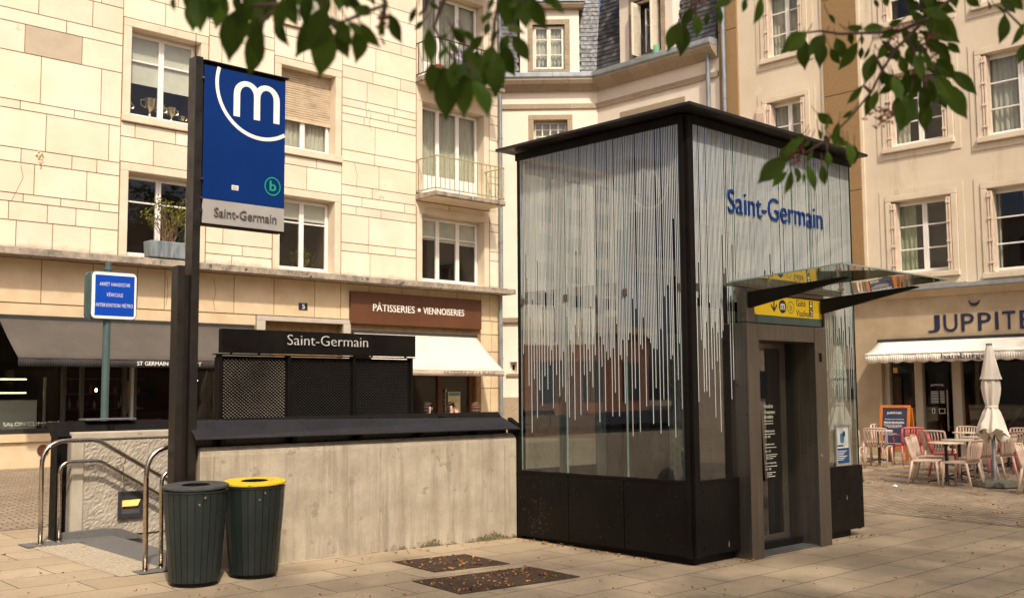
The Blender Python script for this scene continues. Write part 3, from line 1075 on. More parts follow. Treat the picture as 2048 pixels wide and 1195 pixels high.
# patisserie shop front
ps = MB(frame_left)
for (a, b) in ((14.62, 14.72), (16.1, 16.18), (17.28, 17.42), (18.33, 18.48)):
    ps.box(a, b, -.22, -.10, .32, 3.10)
ps.box(14.72, 18.33, -.22, -.11, 2.62, 2.75)
ps.box(14.72, 17.28, -.22, -.11, .32, .85)
pso = ps.build('shop_window', M['woodred'], LB, bevel=.008)
pp = MB(frame_left)
pp.box(14.72, 17.28, -.17, -.158, .85, 2.62)
pp.box(17.42, 18.33, -.17, -.158, .4, 2.62)
pp.build('pane', M['pane'], pso)
dh = MB(frame_left)
dh.tube([(17.5, -.08, 1.0), (17.5, -.08, 1.75)], .018, 8)
dh.box(17.49, 17.56, -.12, -.08, 1.66, 1.72)
dh.build('door_handle', M['inox'], pso)
pi_ = MB(frame_left)
pi_.quad([(14.6, -2.6, .3), (18.5, -2.6, .3), (18.5, -2.6, 3.1), (14.6, -2.6, 3.1)])
pi_.quad([(14.6, -.3, .3), (18.5, -.3, .3), (18.5, -2.6, .3), (14.6, -2.6, .3)])
pi_.quad([(14.6, -.3, 3.1), (18.5, -.3, 3.1), (18.5, -2.6, 3.1), (14.6, -2.6, 3.1)])
pi_.quad([(14.6, -.3, .3), (14.6, -2.6, .3), (14.6, -2.6, 3.1), (14.6, -.3, 3.1)])
pi_.quad([(18.49, -.3, .3), (18.49, -2.6, .3), (18.49, -2.6, 3.1), (18.49, -.3, 3.1)])
pi_.box(14.8, 17.0, -1.8, -1.1, .3, 1.2)
pi_.build('shop_interior', M['room'], LB)
vd = MB(frame_left)
vd.prism([(7.57 + .11 * math.cos(k * .393), .61 + .11 * math.sin(k * .393)) for k in range(16)], lambda a, b: (a, .012, b), lambda a, b: (a, .03, b))
vd.build('vent_cover', M['woodred'], LB)

# shop lettering and signs on the left building
t_ = text_mb('SALON CLIMATISÉ', frame_left, 6.90, 1.075, 1.03, .085, -.160, .003, bold=.0)
setp(t_.build('window_lettering', M['white'], loc=(6.88, 20.86, 1.06)), 'white lettering stuck along the bottom of the cafe window', 'lettering')
br = thing('shop_fascia', 'wide brown bakery fascia board reading PÂTISSERIES VIENNOISERIES', 'shop sign', (16.5, 20.7, 3.27))
b = MB(frame_left)
b.box(14.47, 16.52, .02, .10, 3.27, 4.03)
b.box(16.525, 18.58, .02, .10, 3.27, 4.03)
b.build('board', M['brown'], br, bevel=.006)
t_ = text_mb('PÂTISSERIES', frame_left, 15.10, 3.585, 1.26, .215, .10, .012, bold=.012)
t_.prism([(16.50 + .045 * math.cos(k * .524), 3.67 + .045 * math.sin(k * .524)) for k in range(12)], lambda a, b: (a, .1, b), lambda a, b: (a, .112, b))
text_mb('VIENNOISERIES', frame_left, 16.63, 3.585, 1.34, .165, .10, .012, bold=.012, mb=t_)
t_.build('lettering', M['white'], br)
np_ = thing('house_number_plate', 'small blue enamel house number plate reading 5 above the doorway', 'sign', (13.2, 20.68, 3.53))
b = MB(frame_left)
b.box(13.10, 13.33, .013, .03, 3.52, 3.68)
b.build('plate', M['navy'], np_, bevel=.004)
text_mb('5', frame_left, 13.185, 3.55, .07, .10, .03, .003, bold=.015).build('numeral', M['white'], np_)
po = thing('window_poster', 'cream and yellow poster stuck inside the bakery door glass', 'poster', (17.85, 20.85, 1.2))
b = MB(frame_left)
b.box(17.64, 18.05, -.150, -.146, .85, 1.66)
b.build('sheet', M['poster'], po)
b = MB(frame_left)
b.box(17.66, 18.03, -.1455, -.143, 1.56, 1.64)
b.box(17.7, 17.98, -.1455, -.143, 1.10, 1.17)
b.build('print', M['teal'], po)
text_mb('36-65', frame_left, 17.73, 1.38, .24, .09, -.1455, .002, bold=.03).build('lettering', M['gold'], po)


def awning(name, label, T, u0, u1, ztop, zbot, proj, val, mat, vmat, texts, scallop=0.0, wave=0.006):
    """sloping canvas with a hanging front valance and folding arms"""
    p0 = T((u0 + u1) / 2, 0.1, zbot)
    a = thing(name, label, 'awning', p0)
    c = MB(T)
    nu, nn = 28, 6
    g_ = []
    for i in range(nu + 1):
        for j in range(nn + 1):
            u = u0 + (u1 - u0) * i / nu
            t = j / nn
            sag = -.03 * math.sin(math.pi * t) + wave * math.sin(i * 1.7 + j * .6) * t
            g_.append((u, .06 + (proj - .06) * t, ztop + (zbot - ztop) * t + sag))
    fs = [(i * (nn + 1) + j, (i + 1) * (nn + 1) + j, (i + 1) * (nn + 1) + j + 1, i * (nn + 1) + j + 1) for i in range(nu) for j in range(nn)]
    c.add(g_, fs)
    o = c.build('canvas', M[mat], a, smooth=True)
    so = o.modifiers.new('thickness', 'SOLIDIFY')
    so.thickness = .006
    v = MB(T)
    k = 120
    for i in range(k):
        ua, ub = u0 + (u1 - u0) * i / k, u0 + (u1 - u0) * (i + 1) / k
        f = lambda q: zbot - val - scallop * abs(math.sin(q * math.pi / .30)) + scallop
        wv_ = lambda q: proj + .012 + .012 * math.sin(q * 5.1) + .006 * math.sin(q * 13)
        v.quad([(ua, wv_(ua), f(ua)), (ub, wv_(ub), f(ub)), (ub, proj + .008, zbot - .01), (ua, proj + .008, zbot - .01)])
    vo = v.build('valance', M[vmat], a, smooth=True)
    so = vo.modifiers.new('thickness', 'SOLIDIFY')
    so.thickness = .004
    bar = MB(T)
    bar.box(u0, u1, proj - .025, proj + .02, zbot - .02, zbot + .012)
    bar.build('front_bar', M[mat], a, bevel=.01)
    cs = MB(T)
    cs.box(u0 - .02, u1 + .02, .015, .10, ztop - .06, ztop + .05)
    cs.build('cassette', M['charcoal'], a, bevel=.01)
    for fr_ in (.15, .85):
        ar = MB(T)
        uu = u0 + (u1 - u0) * fr_
        mid = uu + (.5 if fr_ < .5 else -.5)
        ar.tube([(uu, .1, ztop - .12), (mid, proj * .5, (ztop + zbot) / 2 - .14), (uu, proj - .02, zbot - .02)], .02, 6)
        ar.build('arm', M['greymetal'], a)
    for (body, ua, za, ww, hh, bold, tm, flip) in texts:
        text_mb(body, T, ua, za, ww, hh, proj + .037, .003, bold=bold, flip=flip).build('lettering', M[tm], a)
    return a


awning('awning', 'long taupe cafe awning with a charcoal valance on the left building', frame_left, 6.68, 11.92, 3.08, 2.31, 1.15, .16, 'cafeawning', 'charcoal',
       [('ST GERMAIN', 8.83, 2.19, .62, .075, .02, 'white', False), ('CONCEPT', 9.53, 2.19, .62, .075, .0, 'white', False)])
awning('awning', 'cream bakery awning below the brown fascia board', frame_left, 14.56, 18.42, 3.08, 2.18, 1.1, .14, 'creamawning', 'beigevalance',
       [('PÂTISSERIE DE LA PLACE', 16.44, 2.075, 1.66, .10, .0, 'brown', False)])

# ------------------------------------------------------------------ corner building with slate mansard
CB = thing('corner_building', 'cream corner building with granite trim and slate mansard roof', 'building', (23.27, 20.64, .3))
CORN = 10.5
holesD = [(.89, 1.9, 8.2, 9.66), (2.44, 2.64, 2.2, 2.52)]
holesR = [(17.6, 19.6, 7.6, 9.52)]
c = MB(frame_diag)
for (a, b, p, q) in rects(0, 5.2, .2, CORN, holesD):
    c.box(a, b, -.34, 0, p, q)
c.build('wall', M['cream'], CB)
c = MB(frame_right)
for (a, b, p, q) in rects(16.28, 20.64, .2, CORN, holesR):
    c.box(a, b, -.34, 0, p, q)
c.build('wall', M['cream'], CB)


def run_blocks(mb, u0, u1, prof, ln, d0=0.0):
    u = u0
    while u < u1 - .02:
        e = min(u + ln * rnd.uniform(.8, 1.2), u1)
        t = rnd.uniform(.86, 1.12)
        k = len(mb.f)
        mb.prism(prof, lambda p, q, a=u: (a + .0015, p, q), lambda p, q, b=e: (b - .0015, p, q))
        for i in range(k, len(mb.f)):
            mb.t[i] = t
        u = e


strp = [(0, 9.98), (.055, 9.98), (.055, 10.13), (0, 10.14)]
corp = [(0, 10.5), (.10, 10.5), (.16, 10.56), (.30, 10.66), (.36, 10.76), (.36, 10.81), (0, 10.81)]
gutp = [(.0, 10.815), (.37, 10.815), (.40, 10.86), (.40, 10.98), (.36, 10.99), (0, 11.0)]
for T, a, b in ((frame_diag, .02, 5.2), (frame_right, 16.30, 20.62)):
    for nm, prof, ln, mt in (('string_course', strp, .75, 'granite'), ('cornice', corp, .75, 'granite'), ('gutter', gutp, 1.3, 'zinc')):
        x = MB(T)
        nmax = max(p[0] for p in prof)
        cut = .41 * nmax
        if T is frame_diag:
            run_blocks(x, a + cut, b, prof, ln)
        else:
            run_blocks(x, a, b - cut, prof, ln)
        # mitred corner piece
        sgn = 1 if T is frame_diag else -1
        e0 = a if T is frame_diag else b
        x.prism(prof, lambda p, q: (e0 + sgn * .414 * p - sgn * .02, p, q), lambda p, q: (e0 + sgn * (cut + .0), p, q))
        x.build(nm, M[mt], CB, bevel=.008)


def slate_slope(mb, T, u0, u1, z0, z1, n0, lean, holes, sw=.19, sh=.135):
    i = 0
    z = z0
    while z < z1:
        t = (z - z0)
        n = n0 - lean * t
        u = u0 - (sw / 2 if i % 2 else 0)
        while u < u1:
            a, b = max(u + .003, u0), min(u + sw - .003, u1)
            mu = (a + b) / 2
            if b - a > .02 and not any(h[0] < mu < h[1] and z < h[2] for h in holes):
                tt = rnd.uniform(.55, 1.35)
                j = rnd.uniform(0, .006)
                mb.add([(a, n + .018 + j, z), (b, n + .018 + j, z), (b, n - lean * sh + .004, z + sh), (a, n - lean * sh + .004, z + sh)], [(0, 1, 2, 3)], 0, tt)
                mb.add([(a, n + .018 + j, z), (b, n + .018 + j, z), (b, n + .004, z), (a, n + .004, z)], [(0, 1, 2, 3)], 0, tt * .8)
            u += sw
        z += sh
        i += 1


rf = MB(frame_diag)
slate_slope(rf, frame_diag, -.1, 5.2, 11.0, 14.4, .05, .16, [(.52, 2.28, 13.2)])
rf.hexa([(-.1, -.0, 11.0), (5.2, -.0, 11.0), (5.2, -.4, 11.0), (-.1, -.4, 11.0), (-.1, -.55, 14.4), (5.2, -.55, 14.4), (5.2, -.9, 14.4), (-.1, -.9, 14.4)])
rf.build('mansard_roof', M['slate'], CB)
rf = MB(frame_right)
slate_slope(rf, frame_right, 16.35, 20.74, 11.0, 14.4, .05, .16, [(17.68, 19.62, 13.4)])
rf.hexa([(16.35, -.0, 11.0), (20.74, -.0, 11.0), (20.74, -.4, 11.0), (16.35, -.4, 11.0), (16.35, -.55, 14.4), (20.74, -.55, 14.4), (20.74, -.9, 14.4), (16.35, -.9, 14.4)])
rf.build('mansard_roof', M['slate'], CB)


def dormer(T, u0, u1, zb, zt, a, b, c, d, mat, openleaf=False):
    dm = MB(T)
    for (p, q, r, s) in rects(u0, u1, zb, zt, [(a, b, c, d)]):
        dm.box(p, q, -.2, .14, r, s)
    dm.box(u0, u0 + .08, -1.2, -.2, zb, zt)
    dm.box(u1 - .08, u1, -1.2, -.2, zb, zt)
    o = dm.build('dormer', M['cream'], CB, bevel=.01)
    s = MB(T)
    for zz in range(9):
        t = rnd.uniform(.85, 1.1)
        z0_, z1_ = c + (d - c) * zz / 9, c + (d - c) * (zz + 1) / 9
        s.box(a - .15, a, -.15, .16, z0_ + .002, z1_ - .002, 0, t)
        s.box(b, b + .15, -.15, .16, z0_ + .002, z1_ - .002, 0, t)
    s.box(a - .15, b + .15, -.15, .16, d, d + .15, 0, .95)
    s.box(a - .15, b + .15, -.15, .17, c - .05, c, 0, .95)
    s.build('surround', M['granite'], o)
    k = MB(T)
    k.prism([(.0, zt), (.30, zt), (.36, zt + .10), (.36, zt + .16), (0, zt + .16)], lambda p, q: (u0 - .14, p, q), lambda p, q: (u1 + .14, p, q))
    k.build('dormer_cornice', M['granite'], o, bevel=.01)
    k = MB(T)
    k.box(u0 - .17, u1 + .17, -1.2, .40, zt + .163, zt + .22)
    k.build('dormer_roof', M['zinc'], o, bevel=.01)
    return o


dormer(frame_diag, .52, 2.28, 11.0, 12.95, .95, 1.9, 11.12, 12.5, 'oldpaint')
window(CB, frame_diag, .95, 1.9, 11.12, 12.5, deep=.02, leaves=2, transoms=(.34, .70), mat='oldpaint', surround=False, curtain=('curtain', [(.03, .97)]))
dormer(frame_right, 17.68, 19.62, 11.0, 13.15, 18.1, 19.1, 11.12, 12.75, 'oldpaint')
ow = MB(frame_right)
ow.box(18.1, 18.14, -.02, .06, 11.12, 12.75)
ow.box(19.06, 19.1, -.02, .06, 11.12, 12.75)
ow.box(18.14, 19.06, -.02, .06, 12.70, 12.75)
for (u, s_) in ((18.98, 1), (18.22, -1)):
    pass
ow.build('window', M['oldpaint'], CB, bevel=.006)
sh_ = MB(frame_right)
for (u, du) in ((18.98, -.05), (18.30, .04)):
    sh_.box(u - .02, u + .02, -.02, .36, 11.14, 12.66)
    for k in range(22):
        sh_.box(u - .035, u + .03, .03, .32, 11.2 + k * .064, 11.225 + k * .064)
sh_.build('shutter', M['oldpaint'], CB)
sash = MB(frame_right)
for zz in (11.16, 11.6, 12.05, 12.5):
    sash.box(18.78, 18.81, -.55, -.05, zz, zz + .03)
sash.box(18.78, 18.81, -.09, -.04, 11.16, 12.5)
sash.box(18.78, 18.81, -.56, -.51, 11.16, 12.5)
sash.build('open_sash', M['oldpaint'], CB)
ri = MB(frame_right)
ri.box(18.1, 19.1, -1.15, -1.1, 11.0, 12.8)
ri.build('attic_lining', M['dark'], CB)
# granite framed windows under the string course
gs = window(CB, frame_diag, *holesD[0], deep=.28, leaves=1, transoms=(.14, .28, .42, .56, .70, .85), mat='oldpaint', sur=.15, sur_mat='granite', proud=.02, fw=.03,
            curtain=('curtain', [(.02, .98)]))
gb = MB(frame_diag)
for k in range(1, 4):
    u = .93 + k * .235
    gb.box(u - .018, u + .018, -.255, -.205, 8.25, 9.6)
gb.build('glazing_bar', M['oldpaint'], gs)
window(CB, frame_right, *holesR[0], deep=.30, leaves=2, transoms=(.6,), mat='oldpaint', sur=.17, sur_mat='granite', proud=.02, blind=.8)
window(CB, frame_diag, *holesD[1], deep=.2, leaves=1, transoms=(), mat='oldpaint', sur=.03, sur_mat='cream', proud=.01, fw=.02)
lo = MB(frame_diag)
lo.box(2.3, 5.2, .001, .10, 3.66, 3.80, 0, .8)
lo.build('band_course', M['granite'], CB, bevel=.008)
for T, a, b in ((frame_diag, .06, 2.2), (frame_right, 16.6, 20.58)):
    sf = MB(T)
    for (p, q, r, s_) in rects(a, b, .2, 3.0, [(a + .35 + k * .95, a + 1.0 + k * .95, 1.0, 2.5) for k in range(int((b - a) / .95))]):
        sf.box(p, q, .002, .08, r, s_)
    sfo = sf.build('brick_shopfront', M['brickfront'], CB)
    sf = MB(T)
    sf.box(a + .05, b - .05, .003, .03, .9, 2.6)
    sf.build('shop_glazing', M['farwin'], sfo)
lo = MB(frame_diag)
lo.box(2.32, 5.2, .001, .06, .2, 1.50, 0, 1.0)
lo.build('plinth', M['granite'], CB, bevel=.008)
lo = MB(frame_diag)
lo.box(2.3, 2.75, .001, .06, 2.10, 2.17, 0, .8)
lo.build('window_sill', M['granite'], CB, bevel=.008)
cpipe = MB()
cpipe.tube([(23.12, 16.55, 10.5), (23.12, 16.55, .2)], .06, 10)
cpipe.tube([(23.12, 16.55, 10.5), (23.0, 16.5, 10.8)], .06, 10)
smooth_angle(cpipe.build('downpipe', M['pipe'], CB))
gp = MB()
px_, py_ = 23.08, 18.27
gp.lathe([(.085, 0), (.10, .02), (.115, .22), (.12, .235), (.12, .25), (.10, .255), (.0, .255)], (px_, py_, 11.0), 20)
smooth_angle(setp(gp.build('flower_pot', M['mint'], loc=(px_, py_, 11.0)), 'mint green pot on the gutter by the open attic window', 'pot'))

# ------------------------------------------------------------------ right building with the burger restaurant
RB = thing('apartment_building', 'sand coloured apartment block with shuttered windows and a burger restaurant', 'building', (23.27, 10, .1))
RT = 15.2
winR = []
for fl in range(4):
    dz = 2.97 * fl
    winR.append((10.20, 11.62, 4.25 + dz, 5.96 + dz))
    winR.append((7.90, 9.42, 4.12 + dz, 5.96 + dz))
    winR.append((13.75, 14.85, 4.30 + dz - (.15 if fl else 0), 5.98 + dz))
shopR = [(6.2, 11.98, .22, 2.66)]
c = MB(frame_right)
for (a, b, p, q) in rects(3.0, 16.27, 3.92, RT, winR):
    c.box(a, b, -.34, 0, p, q)
c.box(3.0, 16.27, -4.5, -4.2, 0, RT)
c.box(3.0, 3.3, -4.2, -.34, 0, RT)
c.box(3.0, 16.27, -4.2, -.34, RT, RT + .3)
c.build('wall', M['tan'], RB)
c = MB(frame_right)
for (a, b, p, q) in rects(3.0, 16.27, -.1, 3.70, shopR):
    c.box(a, b, -.34, .02, p, q)
c.box(11.98, 12.08, .02, .06, -.1, 2.66)
c.build('shop_wall', M['shopstone'], RB)
c = MB(frame_right)
c.prism([(0, 3.70), (.05, 3.70), (.22, 3.82), (.22, 3.89), (0, 3.92)], lambda p, q: (3.0, p, q), lambda p, q: (16.27, p, q))
co_ = c.build('shop_cornice', M['shopstone'], RB, bevel=.008)
c = MB(frame_right)
c.box(3.0, 16.27, 0.002, .245, 3.925, 3.94)
c.box(3.0, 16.27, .223, .245, 3.86, 3.925)
c.build('flashing', M['zinc'], co_)
for (a, b) in ((12.30, 13.20), (15.68, 16.26)):
    c = MB(frame_right)
    z = 3.95
    while z < RT:
        h = min(z + 2.4, RT)
        c.box(a, b, .001, .06, z + .006, h - .006)
        z = h
    c.build('pilaster', M['pilaster'], RB, bevel=.01)
c = MB(frame_right)
for (a, b) in ((13.20, 13.27), (12.23, 12.30)):
    c.box(a, b, .001, .035, 3.95, RT)
c.build('pilaster_edge', M['trim'], RB)
for i, h in enumerate(winR):
    u0, u1, z0, z1 = h
    kw = dict(blind=0.0)
    if i == 0:
        kw = dict(curtain=('greencurtain', [(.68, .98)]))
    elif i in (1,):
        kw = dict(curtain=('curtain', [(.9, .99)]))
    elif i in (4, 5, 8):
        kw = dict(curtain=('curtain', [(.03, .97)]))
    elif i in (3,):
        kw = dict(curtain=('curtain', [(.72, .98)]))
    fr = window(RB, frame_right, *h, deep=.26, leaves=2, transoms=(.335, .665), mat='pvc', sur=.13, sur_mat='trim', proud=.045, lining='dark', **kw)
    ot = MB(frame_right)
    e = .27
    for (p, q, r, s) in rects(u0 - e, u1 + e, z0 - e, z1 + e, [(u0 - .14, u1 + .14, z0 - .14, z1 + .14)]):
        ot.box(p, q, .001, .018, r, s)
    ot.build('window_border', M['tan'], RB)
    # folded shutters standing in the reveals
    for (u, sg) in ((u0, 1), (u1, -1)):
        s = MB(frame_right)
        for k in range(2):
            a = u + sg * (.02 + k * .055)
            b = a + sg * .035
            s.box(min(a, b), max(a, b), -.17, .06, z0 + .02, z1 - .06)
        for k in range(4):
            zz = z0 + .2 + k * (z1 - z0 - .4) / 3
            s.box(min(u + sg * .015, u + sg * .115), max(u + sg * .015, u + sg * .115), .061, .075, zz, zz + .05)
        k = int((z1 - z0 - .3) / .05)
        for j in range(k):
            zz = z0 + .15 + j * .05
            s.box(min(u + sg * .111, u + sg * .118), max(u + sg * .111, u + sg * .118), -.12, .03, zz, zz + .028)
        s.build('shutter', M['shutter'], RB)
    if i in (2, 5):  # one leaf swung out against the wall
        s = MB(frame_right)
        s.box(u1 + .02, u1 + .28, .05, .08, z0 + .02, z1 - .06)
        for j in range(int((z1 - z0 - .3) / .05)):
            zz = z0 + .12 + j * .05
            s.box(u1 + .05, u1 + .25, .08, .09, zz, zz + .03)
        s.build('shutter', M['shutter'], RB)
rp = MB()
rp.tube([(23.13, 16.05, RT), (23.13, 16.05, .2)], .06, 10)
for zz in (3.2, 6.0, 9.3, 12.1):
    rp.tube([(23.13, 16.05, zz), (23.13, 16.05, zz + .06)], .072, 10)
smooth_angle(rp.build('downpipe', M['pipe'], RB))
# shop front joinery
c = MB(frame_right)
for (a, b) in ((11.86, 11.98), (11.08, 11.26), (10.20, 10.40), (8.0, 8.15), (6.2, 6.35)):
    c.box(a, b, -.24, -.08, .22, 2.66)
c.box(6.35, 10.20, -.24, -.10, .22, .62)
c.box(11.26, 11.86, -.24, -.10, .22, .62)
c.box(10.40, 11.08, -.24, -.10, .22, .34)
c.box(6.35, 11.86, -.24, -.10, 2.52, 2.66)
so_ = c.build('shop_window', M['joinery'], RB, bevel=.008)
c = MB(frame_right)
c.box(6.35, 11.86, -.18, -.168, .34, 2.52)
c.build('pane', M['pane'], so_)
c = MB(frame_right)
c.tube([(10.50, -.04, .72), (10.50, -.04, 1.62)], .018, 8)
for zz in (.80, 1.54):
    c.tube([(10.50, -.04, zz), (10.50, -.17, zz)], .012, 6)
c.build('door_handle', M['inox'], so_)
c = MB(frame_right)
c.quad([(6.2, -3.6, .1), (12.0, -3.6, .1), (12.0, -3.6, 2.66), (6.2, -3.6, 2.66)])
c.quad([(6.2, -.34, .12), (12.0, -.34, .12), (12.0, -3.6, .12), (6.2, -3.6, .12)])
c.quad([(6.2, -.34, 2.66), (12.0, -.34, 2.66), (12.0, -3.6, 2.66), (6.2, -3.6, 2.66)])
c.quad([(12.0, -.34, .1), (12.0, -3.6, .1), (12.0, -3.6, 2.66), (12.0, -.34, 2.66)])
c.box(7.0, 9.5, -2.6, -2.0, .1, 1.2)
c.build('restaurant_interior', M['dark'], RB)
# lettering on the right building
lt = thing('wall_lettering', 'large navy restaurant name in capital letters under a crescent moon', 'shop sign', (23.25, 9.6, 2.88))
x = 10.84
for ch, wd in (('J', .27), ('U', .31), ('P', .28), ('P', .28), ('I', .07), ('T', .27), ('E', .25), ('R', .29)):
    text_mb(ch, frame_right, x, 2.895, wd, .385, .022, .012, bold=.018, flip=True).build('letter', M['navy'], lt)
    x -= wd + .085
c = MB(frame_right)
cres = []
for k in range(13):
    a = math.pi * (1.0 + k / 12)
    cres.append((9.79 + .115 * math.cos(a), 3.56 + .13 * math.sin(a)))
for k in range(13):
    a = math.pi * (2.0 - k / 12)
    cres.append((9.79 + .112 * math.cos(a), 3.56 + .065 * math.sin(a)))
for k in range(12):
    q = [cres[k], cres[k + 1], cres[25 - k - 1], cres[25 - k]]
    c.prism(q, lambda a, b: (a, .022, b), lambda a, b: (a, .05, b))
c.build('crescent', M['navy'], lt)
awning('awning', 'white scalloped restaurant awning reading hamburgers', frame_right, 6.0, 12.02, 2.74, 2.43, .72, .21, 'whiteawning', 'whiteawning',
       [('hamburgers', 10.24, 2.245, 1.14, .15, .016, 'navy', True)], scallop=.035)
wt = thing('window_lettering', 'white menu lettering on the restaurant door glass', 'lettering', (23.43, 10.75, 1.2))
c = MB(frame_right)
text_mb('JUPPITER', frame_right, 10.93, 1.70, .30, .05, -.166, .002, bold=.02, flip=True, mb=c)
for k in range(8):
    c.box(10.62, 10.72, -.166, -.164, 1.58 - k * .035, 1.593 - k * .035)
    c.box(10.76, 10.93, -.166, -.164, 1.58 - k * .035, 1.592 - k * .035)
for (a, b) in ((10.85, 10.92), (10.62, 10.76)):
    c.box(a, b, -.166, -.164, 1.10, 1.11)
    c.box(a, b, -.166, -.164, 1.20, 1.21)
    c.box(a, a + .012, -.166, -.164, 1.11, 1.20)
    c.box(b - .012, b, -.166, -.164, 1.11, 1.20)
c.build('lettering', M['white'], wt)
st = MB(frame_right)
st.box(11.70, 11.80, -.166, -.163, 2.02, 2.14)
setp(st.build('window_sticker', M['gold'], loc=(23.43, 11.75, 2.02)), 'small yellow sticker in the restaurant side window', 'sticker')

# ------------------------------------------------------------------ station stair entrance
def Wf(t, off, z):
    """front parapet runs from its left end (t=0) to its right end (t=1); off = metres behind its front face"""
    a, b = Vector((4.66, 8.955)), Vector((8.19, 8.525))
    d = (b - a).normalized()
    p = a + (b - a) * t + Vector((-d.y, d.x)) * off
    return (p.x, p.y, z)


fwl = thing('parapet_wall', 'streaked board marked concrete parapet wall with dark steel cap beside the stairs', 'wall', (6.4, 8.75, .05))
w = MB()
tl, tr = 1.105, 1.145
w.hexa([Wf(0, 0, -.3), Wf(1, 0, -.3), Wf(1, .24, -2.4), Wf(0, .24, -2.4), Wf(0, 0, tl - .04), Wf(1, 0, tr - .04), Wf(1, .24, tr - .04), Wf(0, .24, tl - .04)])
w.hexa([Wf(0, 0, tl - .04), Wf(1, 0, tr - .04), Wf(1, .24, tr - .04), Wf(0, .24, tl - .04), Wf(0.001, .006, tl), Wf(.999, .006, tr), Wf(.999, .24, tr), Wf(0.001, .24, tl)])
w.hexa([Wf(0.001, .006, tl), Wf(.999, .006, tr), Wf(.999, .24, tr), Wf(0.001, .24, tl), Wf(0.006, .05, tl + .04), Wf(.994, .05, tr + .035), Wf(.994, .24, tr + .035), Wf(0.006, .24, tl + .04)])
o = w.build('concrete', M['concrete'], fwl)
for (t0, t1) in ((.035, .037), (.52, .521), (.955, .957)):
    j = MB()
    j.hexa([Wf(t0, -.002, .0), Wf(t1, -.002, .0), Wf(t1, .01, .0), Wf(t0, .01, .0), Wf(t0, -.002, 1.06), Wf(t1, -.002, 1.06), Wf(t1, .01, 1.06), Wf(t0, .01, 1.06)])
    j.build('board_joint', pmat('board_joint_dark', (0.25, 0.2, 0.14), None, rough=.95), fwl)  # darker strip along each board joint
cp_ = MB()
n = 1
zbl, zbr, zfl, zfr = 1.390, 1.350, 1.232, 1.236
cp_.hexa([Wf(-.02, -.075, zfl - .012), Wf(1.002, -.075, zfr - .012), Wf(.985, .16, zbr - .012), Wf(-.02, .16, zbl - .012),
          Wf(-.02, -.075, zfl), Wf(1.002, -.075, zfr), Wf(.985, .16, zbr), Wf(-.02, .16, zbl)])
cp_.hexa([Wf(-.02, .16, tl - .02), Wf(1.002, .16, tr - .02), Wf(1.002, .175, tr - .02), Wf(-.02, .175, tl - .02),
          Wf(-.02, .16, zbl), Wf(.985, .16, zbr), Wf(.985, .175, zbr), Wf(-.02, .175, zbl)])  # dark back plate carried down to the concrete to blacken the gap under the cap
cp_.build('steel_cap', M['cap'], fwl, bevel=.004)
for tt in (.06, .26, .46, .66, .86):
    b = MB()
    b.hexa([Wf(tt, .07, 1.14), Wf(tt + .012, .07, 1.14), Wf(tt + .012, .155, 1.14), Wf(tt, .155, 1.14),
            Wf(tt, .02, 1.255), Wf(tt + .012, .02, 1.255), Wf(tt + .012, .155, 1.33), Wf(tt, .155, 1.33)])
    b.build('cap_bracket', M['black'], fwl)
b = MB()
b.hexa([Wf(1.003, -.075, -.1), Wf(1.02, -.075, -.1), Wf(1.02, .17, -.1), Wf(1.003, .17, -.1),
        Wf(1.003, -.075, zfr), Wf(1.02, -.075, zfr), Wf(1.02, .17, zbr), Wf(1.003, .17, zbr)])
b.build('end_plate', M['black'], fwl, bevel=.003)

FY = 11.55
rw = thing('stairwell_wall', 'rough bush hammered stone wall on the far side of the station stairs', 'wall', (6, FY, .1))
w = MB()
nx, nz = 240, 160
gr = []
for i in range(nx + 1):
    for j in range(nz + 1):
        x = 4.66 + (9.9 - 4.66) * i / nx
        z = -2.4 + (1.15 + 2.4) * j / nz
        edge = 0 if (i in (0, nx) or j in (0, nz)) else 1
        v_ = Vector((x, z, 0))
        h_ = .5 + .28 * mnoise.noise(v_ * 11) + .42 * mnoise.noise(v_ * 31) + .55 * mnoise.noise(v_ * 63)
        gr.append((x, FY - edge * max(0, .013 * h_ + rnd.uniform(0, .006)), z))
w.add(gr, [(i * (nz + 1) + j, (i + 1) * (nz + 1) + j, (i + 1) * (nz + 1) + j + 1, i * (nz + 1) + j + 1) for i in range(nx) for j in range(nz)])
w.box(4.52, 9.9, FY + .001, FY + .3, -2.4, 1.2)
w.build('rough_face', M['roughstone'], rw)
w = MB()
w.box(4.52, 4.655, FY - .03, FY - .0005, -2.4, 1.15, 0)
w.box(4.52, 9.9, FY - .028, FY + .22, 1.152, 1.235)
w.build('smooth_border', pmat('smooth_border_stone', (0.36, 0.31, 0.235), (0.44, 0.385, 0.30), scale=4, rough=.9, spots=[((0.2, 0.165, 0.12), 9, .66)]), rw, bevel=.02)
w = MB()
w.prism([(4.40, .06), (5.35, .06), (5.06, .185), (4.86, .205), (4.40, .195)], lambda a, b: (a, FY - .07, b), lambda a, b: (a, FY - .034, b))
w.build('skirting', M['smoothstone'], rw, bevel=.005)
rim = thing('stairwell_rim', 'long black steel rim running along the far edge of the stairwell', 'guard rail', (7.6, 11.7, .1))
w = MB()
w.prism([(FY + .02, 1.19), (FY + .07, 1.185), (FY + .20, 1.335), (FY + .18, 1.345)], lambda a, b: (4.34, a, b), lambda a, b: (10.9, a, b))
w.prism([(FY + .18, 1.345), (FY + .20, 1.335), (FY + .42, 1.30), (FY + .42, 1.312)], lambda a, b: (4.34, a, b), lambda a, b: (10.9, a, b))
w.build('rim_beam', M['black'], rim, bevel=.003)
w = MB()
w.prism([(11.45, 0.08), (11.63, 0.08), (11.63, 1.19), (11.80, 1.33), (11.70, 1.345), (11.45, 1.15)], lambda a, b: (4.335, a, b), lambda a, b: (4.36, a, b))
